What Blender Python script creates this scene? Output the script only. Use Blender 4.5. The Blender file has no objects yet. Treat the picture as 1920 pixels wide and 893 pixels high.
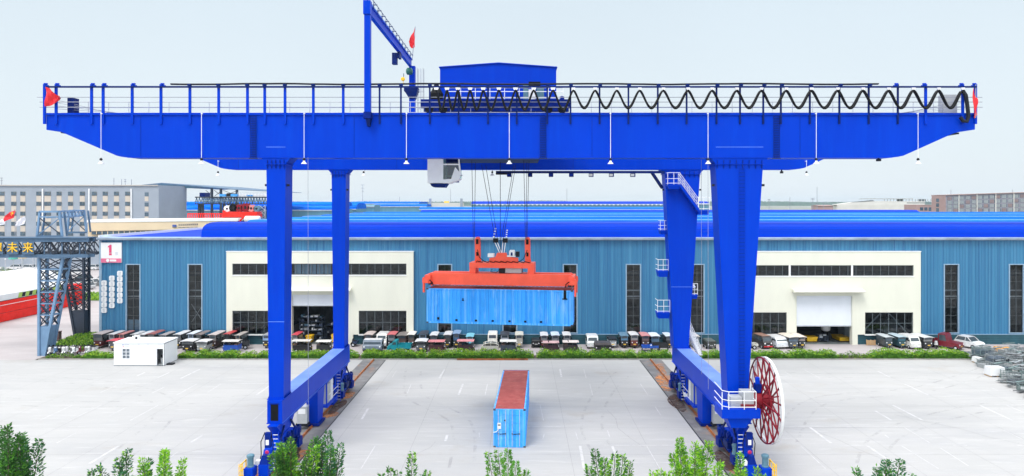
import bpy, math, random
from mathutils import Vector, Matrix, noise
random.seed(7)
R = math.radians
sc = bpy.context.scene
COL = sc.collection
FP, CX, HY, CZ = 1280.0, 973.0, 381.0, 18.6      # focal length in px, vanishing point, camera height

def WX(px, Y): return (px - CX) * Y / FP
def WZ(py, Y): return CZ + (HY - py) * Y / FP
def YG(py): return CZ * FP / (py - HY)           # depth of a ground point seen at row py

# ---------------------------------------------------------------- materials
def nd(nt, typ, **kw):
    n = nt.nodes.new(typ)
    for k, v in kw.items(): setattr(n, k, v)
    return n

def mat(name, col, rough=0.55, metal=0.0, var=0.12, scale=1.5, stretch=(1, 1, 1), spec=0.5, bump=0.0,
        col2=None, lo=0.35, hi=0.7, pos=True, detail=5.0, coat=0.0):
    m = bpy.data.materials.new(name); m.use_nodes = True
    nt = m.node_tree; b = nt.nodes['Principled BSDF']
    b.inputs['Roughness'].default_value = rough
    b.inputs['Metallic'].default_value = metal
    b.inputs['Specular IOR Level'].default_value = spec
    b.inputs['Coat Weight'].default_value = coat
    if pos: g = nd(nt, 'ShaderNodeNewGeometry').outputs['Position']
    else: g = nd(nt, 'ShaderNodeTexCoord').outputs['Object']
    mp = nd(nt, 'ShaderNodeMapping'); mp.inputs['Scale'].default_value = [scale * s for s in stretch]
    nt.links.new(g, mp.inputs['Vector'])
    nz = nd(nt, 'ShaderNodeTexNoise'); nz.inputs['Scale'].default_value = 1.0
    nz.inputs['Detail'].default_value = detail; nz.inputs['Roughness'].default_value = 0.6
    nt.links.new(mp.outputs[0], nz.inputs['Vector'])
    rp = nd(nt, 'ShaderNodeValToRGB')
    rp.color_ramp.elements[0].position = lo; rp.color_ramp.elements[1].position = hi
    if col2 is None:
        c0 = [max(0, c * (1 - var)) for c in col]; c1 = [min(1, c * (1 + var)) for c in col]
    else: c0, c1 = col, col2
    rp.color_ramp.elements[0].color = (*c0, 1); rp.color_ramp.elements[1].color = (*c1, 1)
    nt.links.new(nz.outputs['Fac'], rp.inputs['Fac'])
    nt.links.new(rp.outputs['Color'], b.inputs['Base Color'])
    if bump:
        bp = nd(nt, 'ShaderNodeBump'); bp.inputs['Strength'].default_value = bump; bp.inputs['Distance'].default_value = 0.05
        nt.links.new(nz.outputs['Fac'], bp.inputs['Height']); nt.links.new(bp.outputs[0], b.inputs['Normal'])
    m['ramp'] = rp.name; m['noise'] = nz.name
    return m

def layer(m, col, scale, stretch, lo, hi, strength=1.0, detail=6.0, pos=True):
    """lay another colour (dirt, rust, chalking, painted light and shade) over a mat() material through a noise mask"""
    nt = m.node_tree; b = nt.nodes['Principled BSDF']
    src = b.inputs['Base Color'].links[0].from_socket
    g = nd(nt, 'ShaderNodeNewGeometry').outputs['Position'] if pos else nd(nt, 'ShaderNodeTexCoord').outputs['Object']
    mp = nd(nt, 'ShaderNodeMapping'); mp.inputs['Scale'].default_value = [scale * s for s in stretch]
    mp.inputs['Location'].default_value = (random.uniform(0, 50), random.uniform(0, 50), random.uniform(0, 50))
    nt.links.new(g, mp.inputs['Vector'])
    nz = nd(nt, 'ShaderNodeTexNoise'); nz.inputs['Scale'].default_value = 1; nz.inputs['Detail'].default_value = detail
    nz.inputs['Roughness'].default_value = 0.65
    nt.links.new(mp.outputs[0], nz.inputs['Vector'])
    rg = nd(nt, 'ShaderNodeMapRange'); rg.inputs['From Min'].default_value = lo; rg.inputs['From Max'].default_value = hi
    rg.inputs['To Max'].default_value = strength
    nt.links.new(nz.outputs['Fac'], rg.inputs['Value'])
    mx = nd(nt, 'ShaderNodeMix', data_type='RGBA')
    nt.links.new(rg.outputs[0], mx.inputs['Factor']); nt.links.new(src, mx.inputs['A'])
    mx.inputs['B'].default_value = (*col, 1)
    nt.links.new(mx.outputs['Result'], b.inputs['Base Color'])
    return m

M = {}
M['blue'] = mat('crane_blue_paint', (0.0, 0.040, 0.50), 0.36, var=0.05, scale=0.35, stretch=(1, 1, .5), spec=0.06)
layer(M['blue'], (0.0, 0.060, 0.58), 0.9, (2.2, 2.2, .18), .5, .75, .5)
layer(M['blue'], (0.002, 0.04, 0.36), 1.6, (3.0, 3.0, .25), .66, .8, .3)
M['blue_dark'] = mat('machinery_blue', (0.0, 0.017, 0.21), 0.5, var=0.3, scale=2, spec=0.10)
M['navy'] = mat('navy_paint', (0.001, 0.014, 0.12), 0.5, var=0.2, scale=2, spec=.12)
M['bluetop'] = mat('sky_sheen_blue_top', (0.10, 0.205, 0.70), 0.5, col2=(0.17, 0.29, 0.74), scale=.5, spec=.3)  # paler blue that paints the sky's sheen onto the sill beam tops
M['seam'] = mat('scuffed_light_blue', (0.10, 0.25, 0.75), 0.5, var=.15)
M['white'] = mat('white_paint', (0.80, 0.81, 0.82), 0.5, var=0.05, scale=1.2)
M['galv'] = mat('galvanised_steel', (0.55, 0.58, 0.62), 0.45, metal=0.3, var=0.12, scale=3)
M['wiregrey'] = mat('wire_grey', (0.28, 0.30, 0.36), 0.5, var=0.15, scale=3)
M['black'] = mat('black_rubber', (0.006, 0.007, 0.009), 0.5, var=0.3, scale=3, spec=.12)
M['dark'] = mat('dark_steel', (0.016, 0.018, 0.023), 0.5, var=0.35, scale=3, spec=.15)
M['grey'] = mat('grey_cabinet_paint', (0.42, 0.44, 0.45), 0.45, var=0.08, scale=2)
M['motor'] = mat('motor_blue_grey', (0.09, 0.20, 0.27), 0.45, var=0.15, scale=4)
M['yellow'] = mat('yellow_paint', (0.88, 0.52, 0.02), 0.5, var=0.12, scale=3)
M['magenta'] = mat('magenta_paint', (0.55, 0.02, 0.12), 0.45, var=0.1)
M['orange'] = mat('spreader_orange_red', (0.92, 0.115, 0.065), 0.5, var=0.08, scale=0.8, spec=.25)
layer(M['orange'], (0.62, 0.05, 0.025), 2.0, (1, 1, .3), .60, .78, .5)
M['reel'] = mat('reel_crimson', (0.21, 0.006, 0.016), 0.45, var=0.2, scale=2, spec=.25)
M['flagred'] = mat('red_cloth', (0.70, 0.02, 0.03), 0.8, var=0.12, scale=4)
M['flagwhite'] = mat('white_cloth', (0.75, 0.77, 0.83), 0.8, var=0.05, scale=4)
M['rail'] = mat('rusty_rail', (0.40, 0.13, 0.035), 0.65, col2=(0.17, 0.065, 0.03), scale=1.2, lo=.4, hi=.65)
# containers
M['cont'] = mat('container_sky_blue', (0.045, 0.37, 0.92), 0.5, var=0.1, scale=.6, spec=.25)
layer(M['cont'], (0.30, 0.58, 0.92), 2.4, (1.0, 1.0, .16), .52, .72, .75)
layer(M['cont'], (0.05, 0.20, 0.55), 1.6, (1.5, 1.5, .3), .60, .74, .6)
layer(M['cont'], (0.02, 0.25, 0.74), 1.0, (4.2, 4.2, .04), .50, .62, .6, 2)  # darker streaks painted as the shade between the ribs
layer(M['cont'], (0.26, 0.58, 0.95), 1.0, (4.6, 4.6, .05), .56, .66, .55, 2)  # paler streaks painted as light catching the ribs
layer(M['cont'], (0.16, 0.06, 0.04), 3.5, (1, 1, 1), .70, .78, .8)
M['controof'] = mat('rusted_container_roof', (0.26, 0.040, 0.038), 0.75, col2=(0.36, 0.075, 0.068), scale=1.5, bump=.15)
layer(M['controof'], (0.40, 0.17, 0.15), 1.1, (1.0, 2.2, 1), .55, .72, .45)
layer(M['controof'], (0.09, 0.03, 0.03), 2.5, (1, 1, 1), .64, .72, .7)
M['contdark'] = mat('container_corner_steel', (0.05, 0.06, 0.08), 0.6, var=.4, scale=4)
# warehouse
M['wall'] = mat('blue_profiled_wall', (0.020, 0.135, 0.280), 0.5, col2=(0.050, 0.222, 0.385), scale=1.0, stretch=(1.7, 1.7, .02), lo=.3, hi=.72, detail=4)
layer(M['wall'], (0.012, 0.10, 0.25), 1.0, (2.9, 2.9, .03), .55, .68, .65)
layer(M['wall'], (0.10, 0.27, 0.45), 1.0, (.9, .9, .05), .56, .75, .4)
layer(M['wall'], (0.010, 0.085, 0.22), 1.0, (5.5, 5.5, .02), .58, .66, .6, 3)
layer(M['wall'], (0.13, 0.32, 0.48), 1.0, (6.5, 6.5, .02), .62, .69, .55, 3)
M['plinth'] = mat('teal_plinth', (0.018, 0.085, 0.115), 0.5, var=.2, scale=.8)
M['cream'] = mat('cream_render', (0.70, 0.70, 0.60), 0.7, var=.035, scale=.5, stretch=(1, 1, .3))
M['roof'] = mat('blue_roof_sheet', (0.0, 0.026, 0.38), 0.5, col2=(0.0, 0.045, 0.50), scale=.35, stretch=(.10, 2.2, 2.2), lo=.3, hi=.7, spec=.03)
M['roofpale'] = mat('weathered_sheen_roof', (0.0, 0.085, 0.56), 0.65, col2=(0.004, 0.17, 0.78), scale=.30, stretch=(.10, 1.9, 1.9), lo=.35, hi=.68, spec=.01)  # weathering plus grazing sky sheen, both put into a paler blue
layer(M['roofpale'], (0.06, 0.33, 0.82), .3, (.14, 4.2, 4.2), .54, .68, .7)
layer(M['roofpale'], (0.0, 0.03, 0.42), .3, (.11, 4.0, 4.0), .54, .68, .8)
M['skylight'] = mat('skylight_sheet', (0.35, 0.58, 0.80), 0.4, var=.15, scale=1)
M['gutter'] = mat('zinc_gutter', (0.34, 0.42, 0.52), 0.5, var=.2, scale=.6)
M['frame'] = mat('blue_grey_frame', (0.26, 0.38, 0.50), 0.5, var=.1)
M['mullion'] = mat('grey_mullion', (0.10, 0.125, 0.14), 0.5, var=.1)
M['shutter'] = mat('roller_shutter_white', (0.70, 0.735, 0.79), 0.5, var=.03, scale=.6)
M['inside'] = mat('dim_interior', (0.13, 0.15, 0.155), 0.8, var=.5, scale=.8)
M['rackmat'] = mat('rack_steel', (0.05, 0.075, 0.12), 0.6, var=.5, scale=3)
M['pink'] = mat('pink_print', (0.68, 0.06, 0.17), 0.5, var=.03)
M['pinkband'] = mat('pink_band_print', (0.72, 0.16, 0.28), 0.5, var=.03)
M['faint'] = mat('faint_print', (0.42, 0.45, 0.52), 0.6, var=.1)
# background
M['officegrey'] = mat('grey_office_cladding', (0.285, 0.325, 0.385), 0.6, var=.06, scale=.2)
M['officebeige'] = mat('beige_panel', (0.52, 0.46, 0.40), 0.65, var=.06, scale=.3)
M['officeglass'] = mat('dark_window', (0.035, 0.065, 0.10), 0.15, col2=(.10, .15, .20), scale=.4, spec=.6)
M['beige'] = mat('sand_fascia', (0.72, 0.58, 0.40), 0.65, var=.05, scale=.3)
M['steelblue'] = mat('blue_grey_steel', (0.065, 0.13, 0.22), 0.55, var=.15, scale=.6)
M['steelpale'] = mat('pale_blue_steel', (0.15, 0.265, 0.42), 0.55, var=.12, scale=.6)
M['steeldark'] = mat('dark_blue_steel', (0.016, 0.028, 0.05), 0.55, var=.3, scale=.6)
M['shedteal'] = mat('teal_shed_wall', (0.09, 0.24, 0.34), 0.6, var=.1, scale=1, stretch=(1, 1, .02))
M['red'] = mat('bright_red_paint', (0.82, 0.022, 0.014), 0.45, var=.1, scale=.7, spec=.2)
M['machinewhite'] = mat('off_white_hull', (0.70, 0.71, 0.72), 0.5, var=.05, scale=.5)
M['hazard'] = mat('green_hazard_print', (0.35, 0.50, 0.10), 0.5, var=.1)
M['brick'] = mat('pinkish_brick', (0.36, 0.245, 0.235), 0.75, var=.08, scale=.3)
M['brickdark'] = mat('violet_grey_facade', (0.26, 0.25, 0.30), 0.6, var=.1, scale=.3)
M['paleconc'] = mat('pale_concrete', (0.60, 0.59, 0.56), 0.8, var=.06, scale=.2)
M['forest'] = mat('far_woodland', (0.05, 0.13, 0.06), 0.9, var=.4, scale=.05)
# ground
M['earth'] = mat('far_ground', (0.20, 0.21, 0.17), 0.9, var=.25, scale=.02)
M['conc'] = mat('pale_concrete_yard', (0.364, 0.364, 0.364), 0.85, col2=(0.408, 0.406, 0.404), scale=.28, stretch=(.30, 1.3, 1), lo=.28, hi=.72, detail=8, bump=.03)
layer(M['conc'], (0.316, 0.320, 0.336), .10, (.6, 1.8, 1), .50, .72, .7, 8)
layer(M['conc'], (0.464, 0.464, 0.464), 1.0, (.30, 2.4, 1), .55, .72, .8, 8)
layer(M['conc'], (0.288, 0.288, 0.300), .5, (.12, 2.8, 1), .60, .74, .6, 9)
layer(M['conc'], (0.336, 0.308, 0.276), .16, (1, 1.5, 1), .60, .74, .6, 7)
layer(M['conc'], (0.192, 0.192, 0.196), .8, (.25, 4.5, 1), .68, .78, .5, 9)
layer(M['conc'], (0.240, 0.236, 0.232), 6.0, (1, 1, 1), .66, .76, .5, 3)
M['conc2'] = mat('pinkish_concrete', (0.36, 0.325, 0.33), 0.8, col2=(0.43, 0.40, 0.405), scale=.3, stretch=(.5, 1.4, 1), lo=.3, hi=.7, detail=8)
layer(M['conc2'], (0.36, 0.35, 0.36), .5, (.3, 2, 1), .58, .74, .5, 8)
M['joint'] = mat('slab_joint', (0.27, 0.27, 0.28), 0.9, var=.2, scale=2)
M['asph'] = mat('grey_rail_bed', (0.115, 0.115, 0.122), 0.85, col2=(0.215, 0.21, 0.215), scale=.9, lo=.3, hi=.75, detail=8)
layer(M['asph'], (0.36, 0.155, 0.06), .45, (1, .5, 1), .54, .68, .75, 6)
layer(M['asph'], (0.33, 0.325, 0.32), 1.1, (1, .4, 1), .60, .74, .5, 6)
M['rust'] = mat('rust_stain', (0.13, 0.065, 0.05), 0.6, col2=(0.20, 0.09, 0.06), scale=2)
def stain(name, c, lo, hi, sc_):
    m = bpy.data.materials.new(name); m.use_nodes = True; nt = m.node_tree; b = nt.nodes['Principled BSDF']; b.inputs['Base Color'].default_value = (*c, 1); b.inputs['Roughness'].default_value = .8
    g = nd(nt, 'ShaderNodeNewGeometry'); nz = nd(nt, 'ShaderNodeTexNoise'); nz.inputs['Scale'].default_value = sc_; nz.inputs['Detail'].default_value = 7; nz.inputs['Roughness'].default_value = .7
    nt.links.new(g.outputs['Position'], nz.inputs['Vector']); rg = nd(nt, 'ShaderNodeMapRange'); rg.inputs['From Min'].default_value = lo; rg.inputs['From Max'].default_value = hi; rg.inputs['To Max'].default_value = .9
    nt.links.new(nz.outputs['Fac'], rg.inputs['Value']); nt.links.new(rg.outputs[0], b.inputs['Alpha']); return m
M['rust'] = stain('brown_rust_patch', (.075, .035, .026), .34, .58, .9)
M['ruststain'] = stain('orange_rust_patch', (.55, .21, .065), .38, .62, 1.3)
M['tyre'] = stain('tyre_rubber_mark', (.25, .25, .255), .50, 1.15, .7)
M['ruststain_old'] = mat('orange_rust_stain', (0.55, 0.24, 0.10), 0.8, col2=(0.42, 0.27, 0.19), scale=1.4)
M['paint'] = mat('worn_white_marking', (0.52, 0.52, 0.525), 0.75, col2=(0.42, 0.42, 0.425), scale=1.8, lo=.40, hi=.60)
M['kerb'] = mat('concrete_kerb', (0.36, 0.35, 0.33), 0.85, var=.2, scale=1)
M['lawn'] = mat('lawn_green', (0.10, 0.22, 0.025), 0.9, var=.35, scale=1)
M['soil'] = mat('dark_soil', (0.10, 0.085, 0.06), 0.95, var=.4, scale=2)
# leaves
def leaf(name, c, v=.3, pos=False):
    m = mat(name, c, .5, var=v, scale=2.2, pos=pos, spec=.3)
    nt = m.node_tree; b = nt.nodes['Principled BSDF']; out = nt.nodes['Material Output']
    tr = nd(nt, 'ShaderNodeBsdfTranslucent'); mx = nd(nt, 'ShaderNodeMixShader'); mx.inputs[0].default_value = .32
    nt.links.new(b.inputs['Base Color'].links[0].from_socket, tr.inputs['Color'])
    nt.links.new(b.outputs[0], mx.inputs[1]); nt.links.new(tr.outputs[0], mx.inputs[2]); nt.links.new(mx.outputs[0], out.inputs[0])
    return m
M['leafdark'] = leaf('deep_green_leaf', (0.050, 0.165, 0.032))
M['leafmid'] = leaf('mid_green_leaf', (0.105, 0.32, 0.032))
M['leaflight'] = leaf('fresh_green_leaf', (0.32, 0.62, 0.035))
M['leafblue'] = leaf('cool_green_leaf', (0.045, 0.18, 0.08))
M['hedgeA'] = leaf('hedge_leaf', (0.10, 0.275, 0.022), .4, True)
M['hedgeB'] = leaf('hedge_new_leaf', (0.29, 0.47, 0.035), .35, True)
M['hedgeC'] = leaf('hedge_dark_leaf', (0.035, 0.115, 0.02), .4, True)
M['twig'] = mat('twig_bark', (0.09, 0.075, 0.05), .85, var=.3, scale=3)

def glass_mat(name, tint, gloss, rough=.05):
    m = bpy.data.materials.new(name); m.use_nodes = True; nt = m.node_tree
    nt.nodes.remove(nt.nodes['Principled BSDF']); out = nt.nodes['Material Output']
    t = nd(nt, 'ShaderNodeBsdfTransparent'); t.inputs[0].default_value = (*tint, 1)
    g = nd(nt, 'ShaderNodeBsdfGlossy'); g.inputs['Roughness'].default_value = rough; g.inputs[0].default_value = (.9, .95, 1, 1)
    mx = nd(nt, 'ShaderNodeMixShader'); mx.inputs[0].default_value = gloss
    nt.links.new(t.outputs[0], mx.inputs[1]); nt.links.new(g.outputs[0], mx.inputs[2]); nt.links.new(mx.outputs[0], out.inputs[0])
    return m
M['glass'] = glass_mat('tinted_glass', (.38, .42, .44), .045)
M['cabglass'] = glass_mat('cab_glass', (.35, .5, .5), .08)

_vc = {}
def vmat(c, rough=.4, tag='vehicle_paint'):
    k = (c, rough)
    if k not in _vc: _vc[k] = mat(tag, c, rough, var=.14, scale=2.5, pos=False, spec=.5)
    return _vc[k]

# ---------------------------------------------------------------- mesh builder
def frame_of(d):
    d = d.normalized()
    up = Vector((0, 0, 1)) if abs(d.z) < .95 else Vector((0, 1, 0))
    u = d.cross(up).normalized(); v = u.cross(d).normalized()
    return u, v

class MB:
    def __init__(s): s.v = []; s.f = []; s.m = []; s.mats = []; s.smooth = False
    def mi(s, m):
        if m not in s.mats: s.mats.append(m)
        return s.mats.index(m)
    def poly(s, pts, m):
        i = len(s.v); s.v += [tuple(p) for p in pts]; s.f.append(tuple(range(i, i + len(pts)))); s.m.append(s.mi(m)); return s
    def hexa(s, b, t, m):
        """b, t: four points each, counter-clockwise seen from above"""
        i = len(s.v); s.v += [tuple(p) for p in b] + [tuple(p) for p in t]; k = s.mi(m)
        for f in ((3, 2, 1, 0), (4, 5, 6, 7), (0, 1, 5, 4), (1, 2, 6, 5), (2, 3, 7, 6), (3, 0, 4, 7)):
            s.f.append(tuple(i + q for q in f)); s.m.append(k)
        return s
    def box(s, x0, x1, y0, y1, z0, z1, m):
        if x0 > x1: x0, x1 = x1, x0
        if y0 > y1: y0, y1 = y1, y0
        if z0 > z1: z0, z1 = z1, z0
        return s.hexa([(x0, y0, z0), (x1, y0, z0), (x1, y1, z0), (x0, y1, z0)], [(x0, y0, z1), (x1, y0, z1), (x1, y1, z1), (x0, y1, z1)], m)
    def taper(s, b, zb, t, zt, m):
        """b, t = (x0, x1, y0, y1)"""
        return s.hexa([(b[0], b[2], zb), (b[1], b[2], zb), (b[1], b[3], zb), (b[0], b[3], zb)],
                      [(t[0], t[2], zt), (t[1], t[2], zt), (t[1], t[3], zt), (t[0], t[3], zt)], m)
    def beam(s, p, q, w, h, m):
        p = Vector(p); q = Vector(q); u, v = frame_of(q - p); u = u * w / 2; v = v * h / 2
        return s.hexa([p - u - v, p + u - v, q + u - v, q - u - v], [p - u + v, p + u + v, q + u + v, q - u + v], m)
    def tube(s, pts, r, m, n=6, caps=True):
        pts = [Vector(p) for p in pts]; k = s.mi(m); base = len(s.v)
        rs = r if isinstance(r, (list, tuple)) else [r] * len(pts)
        pu = None
        for j, p in enumerate(pts):
            d = pts[min(j + 1, len(pts) - 1)] - pts[max(j - 1, 0)]
            u, v = frame_of(d)
            if pu is not None:
                u = (pu - d.normalized() * pu.dot(d.normalized()))
                u = u.normalized() if u.length > 1e-6 else frame_of(d)[0]
                v = u.cross(d.normalized()).normalized()
            pu = u
            for a in range(n):
                t = 2 * math.pi * a / n
                s.v.append(tuple(p + u * (rs[j] * math.cos(t)) + v * (rs[j] * math.sin(t))))
        for j in range(len(pts) - 1):
            for a in range(n):
                b = (a + 1) % n
                s.f.append((base + j * n + a, base + j * n + b, base + (j + 1) * n + b, base + (j + 1) * n + a)); s.m.append(k)
        if caps:
            s.f.append(tuple(base + a for a in range(n))); s.m.append(k)
            e = base + (len(pts) - 1) * n
            s.f.append(tuple(e + a for a in reversed(range(n)))); s.m.append(k)
        return s
    def prism_y(s, prof, y0, y1, m, mcap=None):
        n = len(prof); i = len(s.v); k = s.mi(m); kc = s.mi(mcap or m)
        s.v += [(x, y0, z) for x, z in prof] + [(x, y1, z) for x, z in prof]
        s.f.append(tuple(i + a for a in range(n))); s.m.append(kc)
        s.f.append(tuple(i + n + a for a in reversed(range(n)))); s.m.append(kc)
        for a in range(n):
            b = (a + 1) % n
            s.f.append((i + b, i + a, i + n + a, i + n + b)); s.m.append(k)
        return s
    def prism_x(s, prof, x0, x1, m, mcap=None):
        n = len(prof); i = len(s.v); k = s.mi(m); kc = s.mi(mcap or m)
        s.v += [(x0, y, z) for y, z in prof] + [(x1, y, z) for y, z in prof]
        s.f.append(tuple(i + a for a in range(n))); s.m.append(kc)
        s.f.append(tuple(i + n + a for a in reversed(range(n)))); s.m.append(kc)
        for a in range(n):
            b = (a + 1) % n
            s.f.append((i + b, i + a, i + n + a, i + n + b)); s.m.append(k)
        return s
    def lathe(s, c, axis, prof, m, n=20):
        """prof = [(radius, distance along axis)]"""
        c = Vector(c); ax = Vector(axis).normalized(); u, v = frame_of(ax); base = len(s.v); k = s.mi(m)
        for r, h in prof:
            for a in range(n):
                t = 2 * math.pi * a / n
                s.v.append(tuple(c + ax * h + u * (r * math.cos(t)) + v * (r * math.sin(t))))
        for j in range(len(prof) - 1):
            for a in range(n):
                b = (a + 1) % n
                s.f.append((base + j * n + a, base + j * n + b, base + (j + 1) * n + b, base + (j + 1) * n + a)); s.m.append(k)
        s.f.append(tuple(base + a for a in reversed(range(n)))); s.m.append(k)
        e = base + (len(prof) - 1) * n
        s.f.append(tuple(e + a for a in range(n))); s.m.append(k)
        return s
    def build(s, name, parent=None, smooth=False, fix=True):
        me = bpy.data.meshes.new(name)
        off = Vector((0, 0, 0)); p = parent
        while p is not None: off += p.location; p = p.parent
        me.from_pydata([tuple(Vector(q) - off) for q in s.v], [], s.f)
        for m in s.mats: me.materials.append(m)
        me.polygons.foreach_set('material_index', s.m)
        if smooth: me.polygons.foreach_set('use_smooth', [True] * len(s.f))
        if fix and len(s.f) < 30000:
            import bmesh
            bm = bmesh.new(); bm.from_mesh(me); bmesh.ops.recalc_face_normals(bm, faces=bm.faces); bm.to_mesh(me); bm.free()
        me.update()
        if smooth: 
            try: me.set_sharp_from_angle(angle=R(40))
            except Exception: pass
        o = bpy.data.objects.new(name, me); COL.objects.link(o)
        if parent is not None: o.parent = parent
        return o

def thing(name, label, cat, loc=(0, 0, 0), group=None):
    o = bpy.data.objects.new(name, None); COL.objects.link(o); o.location = loc
    o.empty_display_size = .3
    return tag(o, label, cat, group)
def tag(o, label, cat, group=None):
    o['label'] = label; o['category'] = cat
    if group: o['group'] = group
    return o
def struct(o): o['kind'] = 'structure'; return o
def copy_tree(o, parent=None):
    c = o.copy(); COL.objects.link(c); c.parent = parent
    for ch in list(o.children): copy_tree(ch, c)
    return c

def text_mesh(name, body, size, depth, m, loc, parent=None, rot=(math.pi / 2, 0, 0)):
    cu = bpy.data.curves.new(name, 'FONT'); cu.body = body; cu.size = size; cu.extrude = depth
    cu.align_x = 'CENTER'; cu.align_y = 'CENTER'
    tmp = bpy.data.objects.new(name + '_tmp', cu); COL.objects.link(tmp)
    bpy.context.view_layer.update()
    me = bpy.data.meshes.new_from_object(tmp.evaluated_get(bpy.context.evaluated_depsgraph_get()))
    COL.objects.unlink(tmp); bpy.data.objects.remove(tmp); bpy.data.curves.remove(cu)
    me.name = name; me.materials.clear(); me.materials.append(m)
    o = bpy.data.objects.new(name, me); COL.objects.link(o)
    off = Vector((0, 0, 0)); p = parent
    while p is not None: off += p.location; p = p.parent
    o.location = Vector(loc) - off; o.rotation_euler = rot
    if parent is not None: o.parent = parent
    return o

# ---------------------------------------------------------------- world, sun, camera
w = bpy.data.worlds.new('World'); sc.world = w; w.use_nodes = True
nt = w.node_tree; bg = nt.nodes['Background']
SUN_EL, SUN_AZ = 58.0, 214.0       # azimuth from +Y clockwise: behind the camera, a little to its left
sky = nd(nt, 'ShaderNodeTexSky', sky_type='NISHITA'); sky.sun_disc = False
sky.sun_elevation = R(SUN_EL); sky.sun_rotation = R(SUN_AZ); sky.dust_density = 4; sky.air_density = 1.0
tc = nd(nt, 'ShaderNodeTexCoord'); sx = nd(nt, 'ShaderNodeSeparateXYZ'); nt.links.new(tc.outputs['Generated'], sx.inputs[0])
rp = nd(nt, 'ShaderNodeValToRGB'); el = rp.color_ramp.elements     # overcast layer: brighter overhead
el[0].position = 0.0; el[0].color = (.575, .622, .655, 1)
el[1].position = 1.0; el[1].color = (1.50, 1.51, 1.53, 1)
e = el.new(.06); e.color = (.550, .610, .645, 1)
e = el.new(.28); e.color = (.492, .566, .617, 1)
e = el.new(.55); e.color = (1.12, 1.16, 1.20, 1)
nt.links.new(sx.outputs['Z'], rp.inputs['Fac'])
cn = nd(nt, 'ShaderNodeTexNoise'); cn.inputs['Scale'].default_value = 2.2; cn.inputs['Detail'].default_value = 4
nt.links.new(tc.outputs['Generated'], cn.inputs['Vector'])
cr = nd(nt, 'ShaderNodeMapRange'); cr.inputs['From Min'].default_value = .3; cr.inputs['From Max'].default_value = .7
cr.inputs['To Min'].default_value = 9.7; cr.inputs['To Max'].default_value = 10.1
nt.links.new(cn.outputs['Fac'], cr.inputs['Value'])
ml = nd(nt, 'ShaderNodeVectorMath', operation='SCALE'); nt.links.new(rp.outputs['Color'], ml.inputs[0]); 
sb_ = nd(nt, 'ShaderNodeMapRange'); sb_.inputs['From Min'].default_value = -.9; sb_.inputs['From Max'].default_value = .15    # cloud is brighter on the sun's side
sb_.inputs['To Min'].default_value = 1.38; sb_.inputs['To Max'].default_value = 1.0; nt.links.new(sx.outputs['Y'], sb_.inputs['Value'])
mm = nd(nt, 'ShaderNodeMath', operation='MULTIPLY'); nt.links.new(cr.outputs[0], mm.inputs[0]); nt.links.new(sb_.outputs[0], mm.inputs[1]); nt.links.new(mm.outputs[0], ml.inputs['Scale'])
mx = nd(nt, 'ShaderNodeMix', data_type='RGBA'); mx.inputs['Factor'].default_value = .93
nt.links.new(sky.outputs[0], mx.inputs['A']); nt.links.new(ml.outputs[0], mx.inputs['B'])
nt.links.new(mx.outputs['Result'], bg.inputs[0]); bg.inputs[1].default_value = .10

sl = bpy.data.lights.new('sun', 'SUN'); sl.energy = 1.25; sl.angle = R(18); sl.color = (1, .97, .92)
so = bpy.data.objects.new('sun', sl); COL.objects.link(so)
a, e_ = R(SUN_AZ), R(SUN_EL)
sd = Vector((math.sin(a) * math.cos(e_), math.cos(a) * math.cos(e_), math.sin(e_)))
so.rotation_euler = sd.to_track_quat('Z', 'Y').to_euler(); so.location = sd * 200

cam = bpy.data.cameras.new('camera'); co = bpy.data.objects.new('camera', cam); COL.objects.link(co)
co.location = (0, 0, CZ); co.rotation_euler = (math.pi / 2, 0, 0)
cam.sensor_width = 36; cam.lens = FP / 1920 * 36
cam.shift_x = (960 - CX) / 1920; cam.shift_y = -(446.5 - HY) / 1920
cam.clip_end = 12000; cam.clip_start = .1
sc.camera = co
sc.view_settings.view_transform = 'Standard'; sc.view_settings.look = 'None'
sc.view_settings.exposure = 0.65; sc.view_settings.gamma = 1
sc.cycles.max_bounces = 6; sc.cycles.transparent_max_bounces = 12; sc.cycles.use_denoising = True
# ================================================================ GROUND
def sheet(name, pts, z, m, hgt=None):
    b = MB(); b.poly([(x, y, z) for x, y in pts], m); return struct(b.build(name))
struct(MB().poly([(-6000, -300, -.02), (6000, -300, -.02), (6000, 9000, -.02), (-6000, 9000, -.02)], M['earth']).build('ground'))
sheet('concrete_yard', [(-140, -60), (140, -60), (140, 80.9), (-140, 80.9)], .0, M['conc'])
sheet('forecourt_pavement', [(-57.4, 83.2), (140, 83.2), (140, 112), (-57.4, 112)], .0, M['conc2'])
sheet('side_road', [(-140, 80.9), (-57.4, 80.9), (-57.4, 230), (-140, 230)], .004, M['conc2'])
# rail beds and rails
RL, RR = -17.2, 15.6
sheet('rail_bed', [(-18.5, 20), (-15.8, 20), (-15.8, 80.9), (-18.5, 80.9)], .006, M['asph'])
sheet('rail_bed', [(14.3, 20), (16.9, 20), (16.9, 80.9), (14.3, 80.9)], .006, M['asph'])
for xr, nm in ((RL, 'rusty steel crane rail running under the narrow crane legs'), (RR, 'rusty steel crane rail running under the broad crane legs')):
    b = MB()
    b.box(xr - .11, xr + .11, 20, 80.9, .01, .05, M['rail']); b.box(xr - .045, xr + .045, 20, 80.9, .05, .16, M['rail'])
    tag(b.build('crane_rail'), nm, 'rail', 'crane rails')
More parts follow.
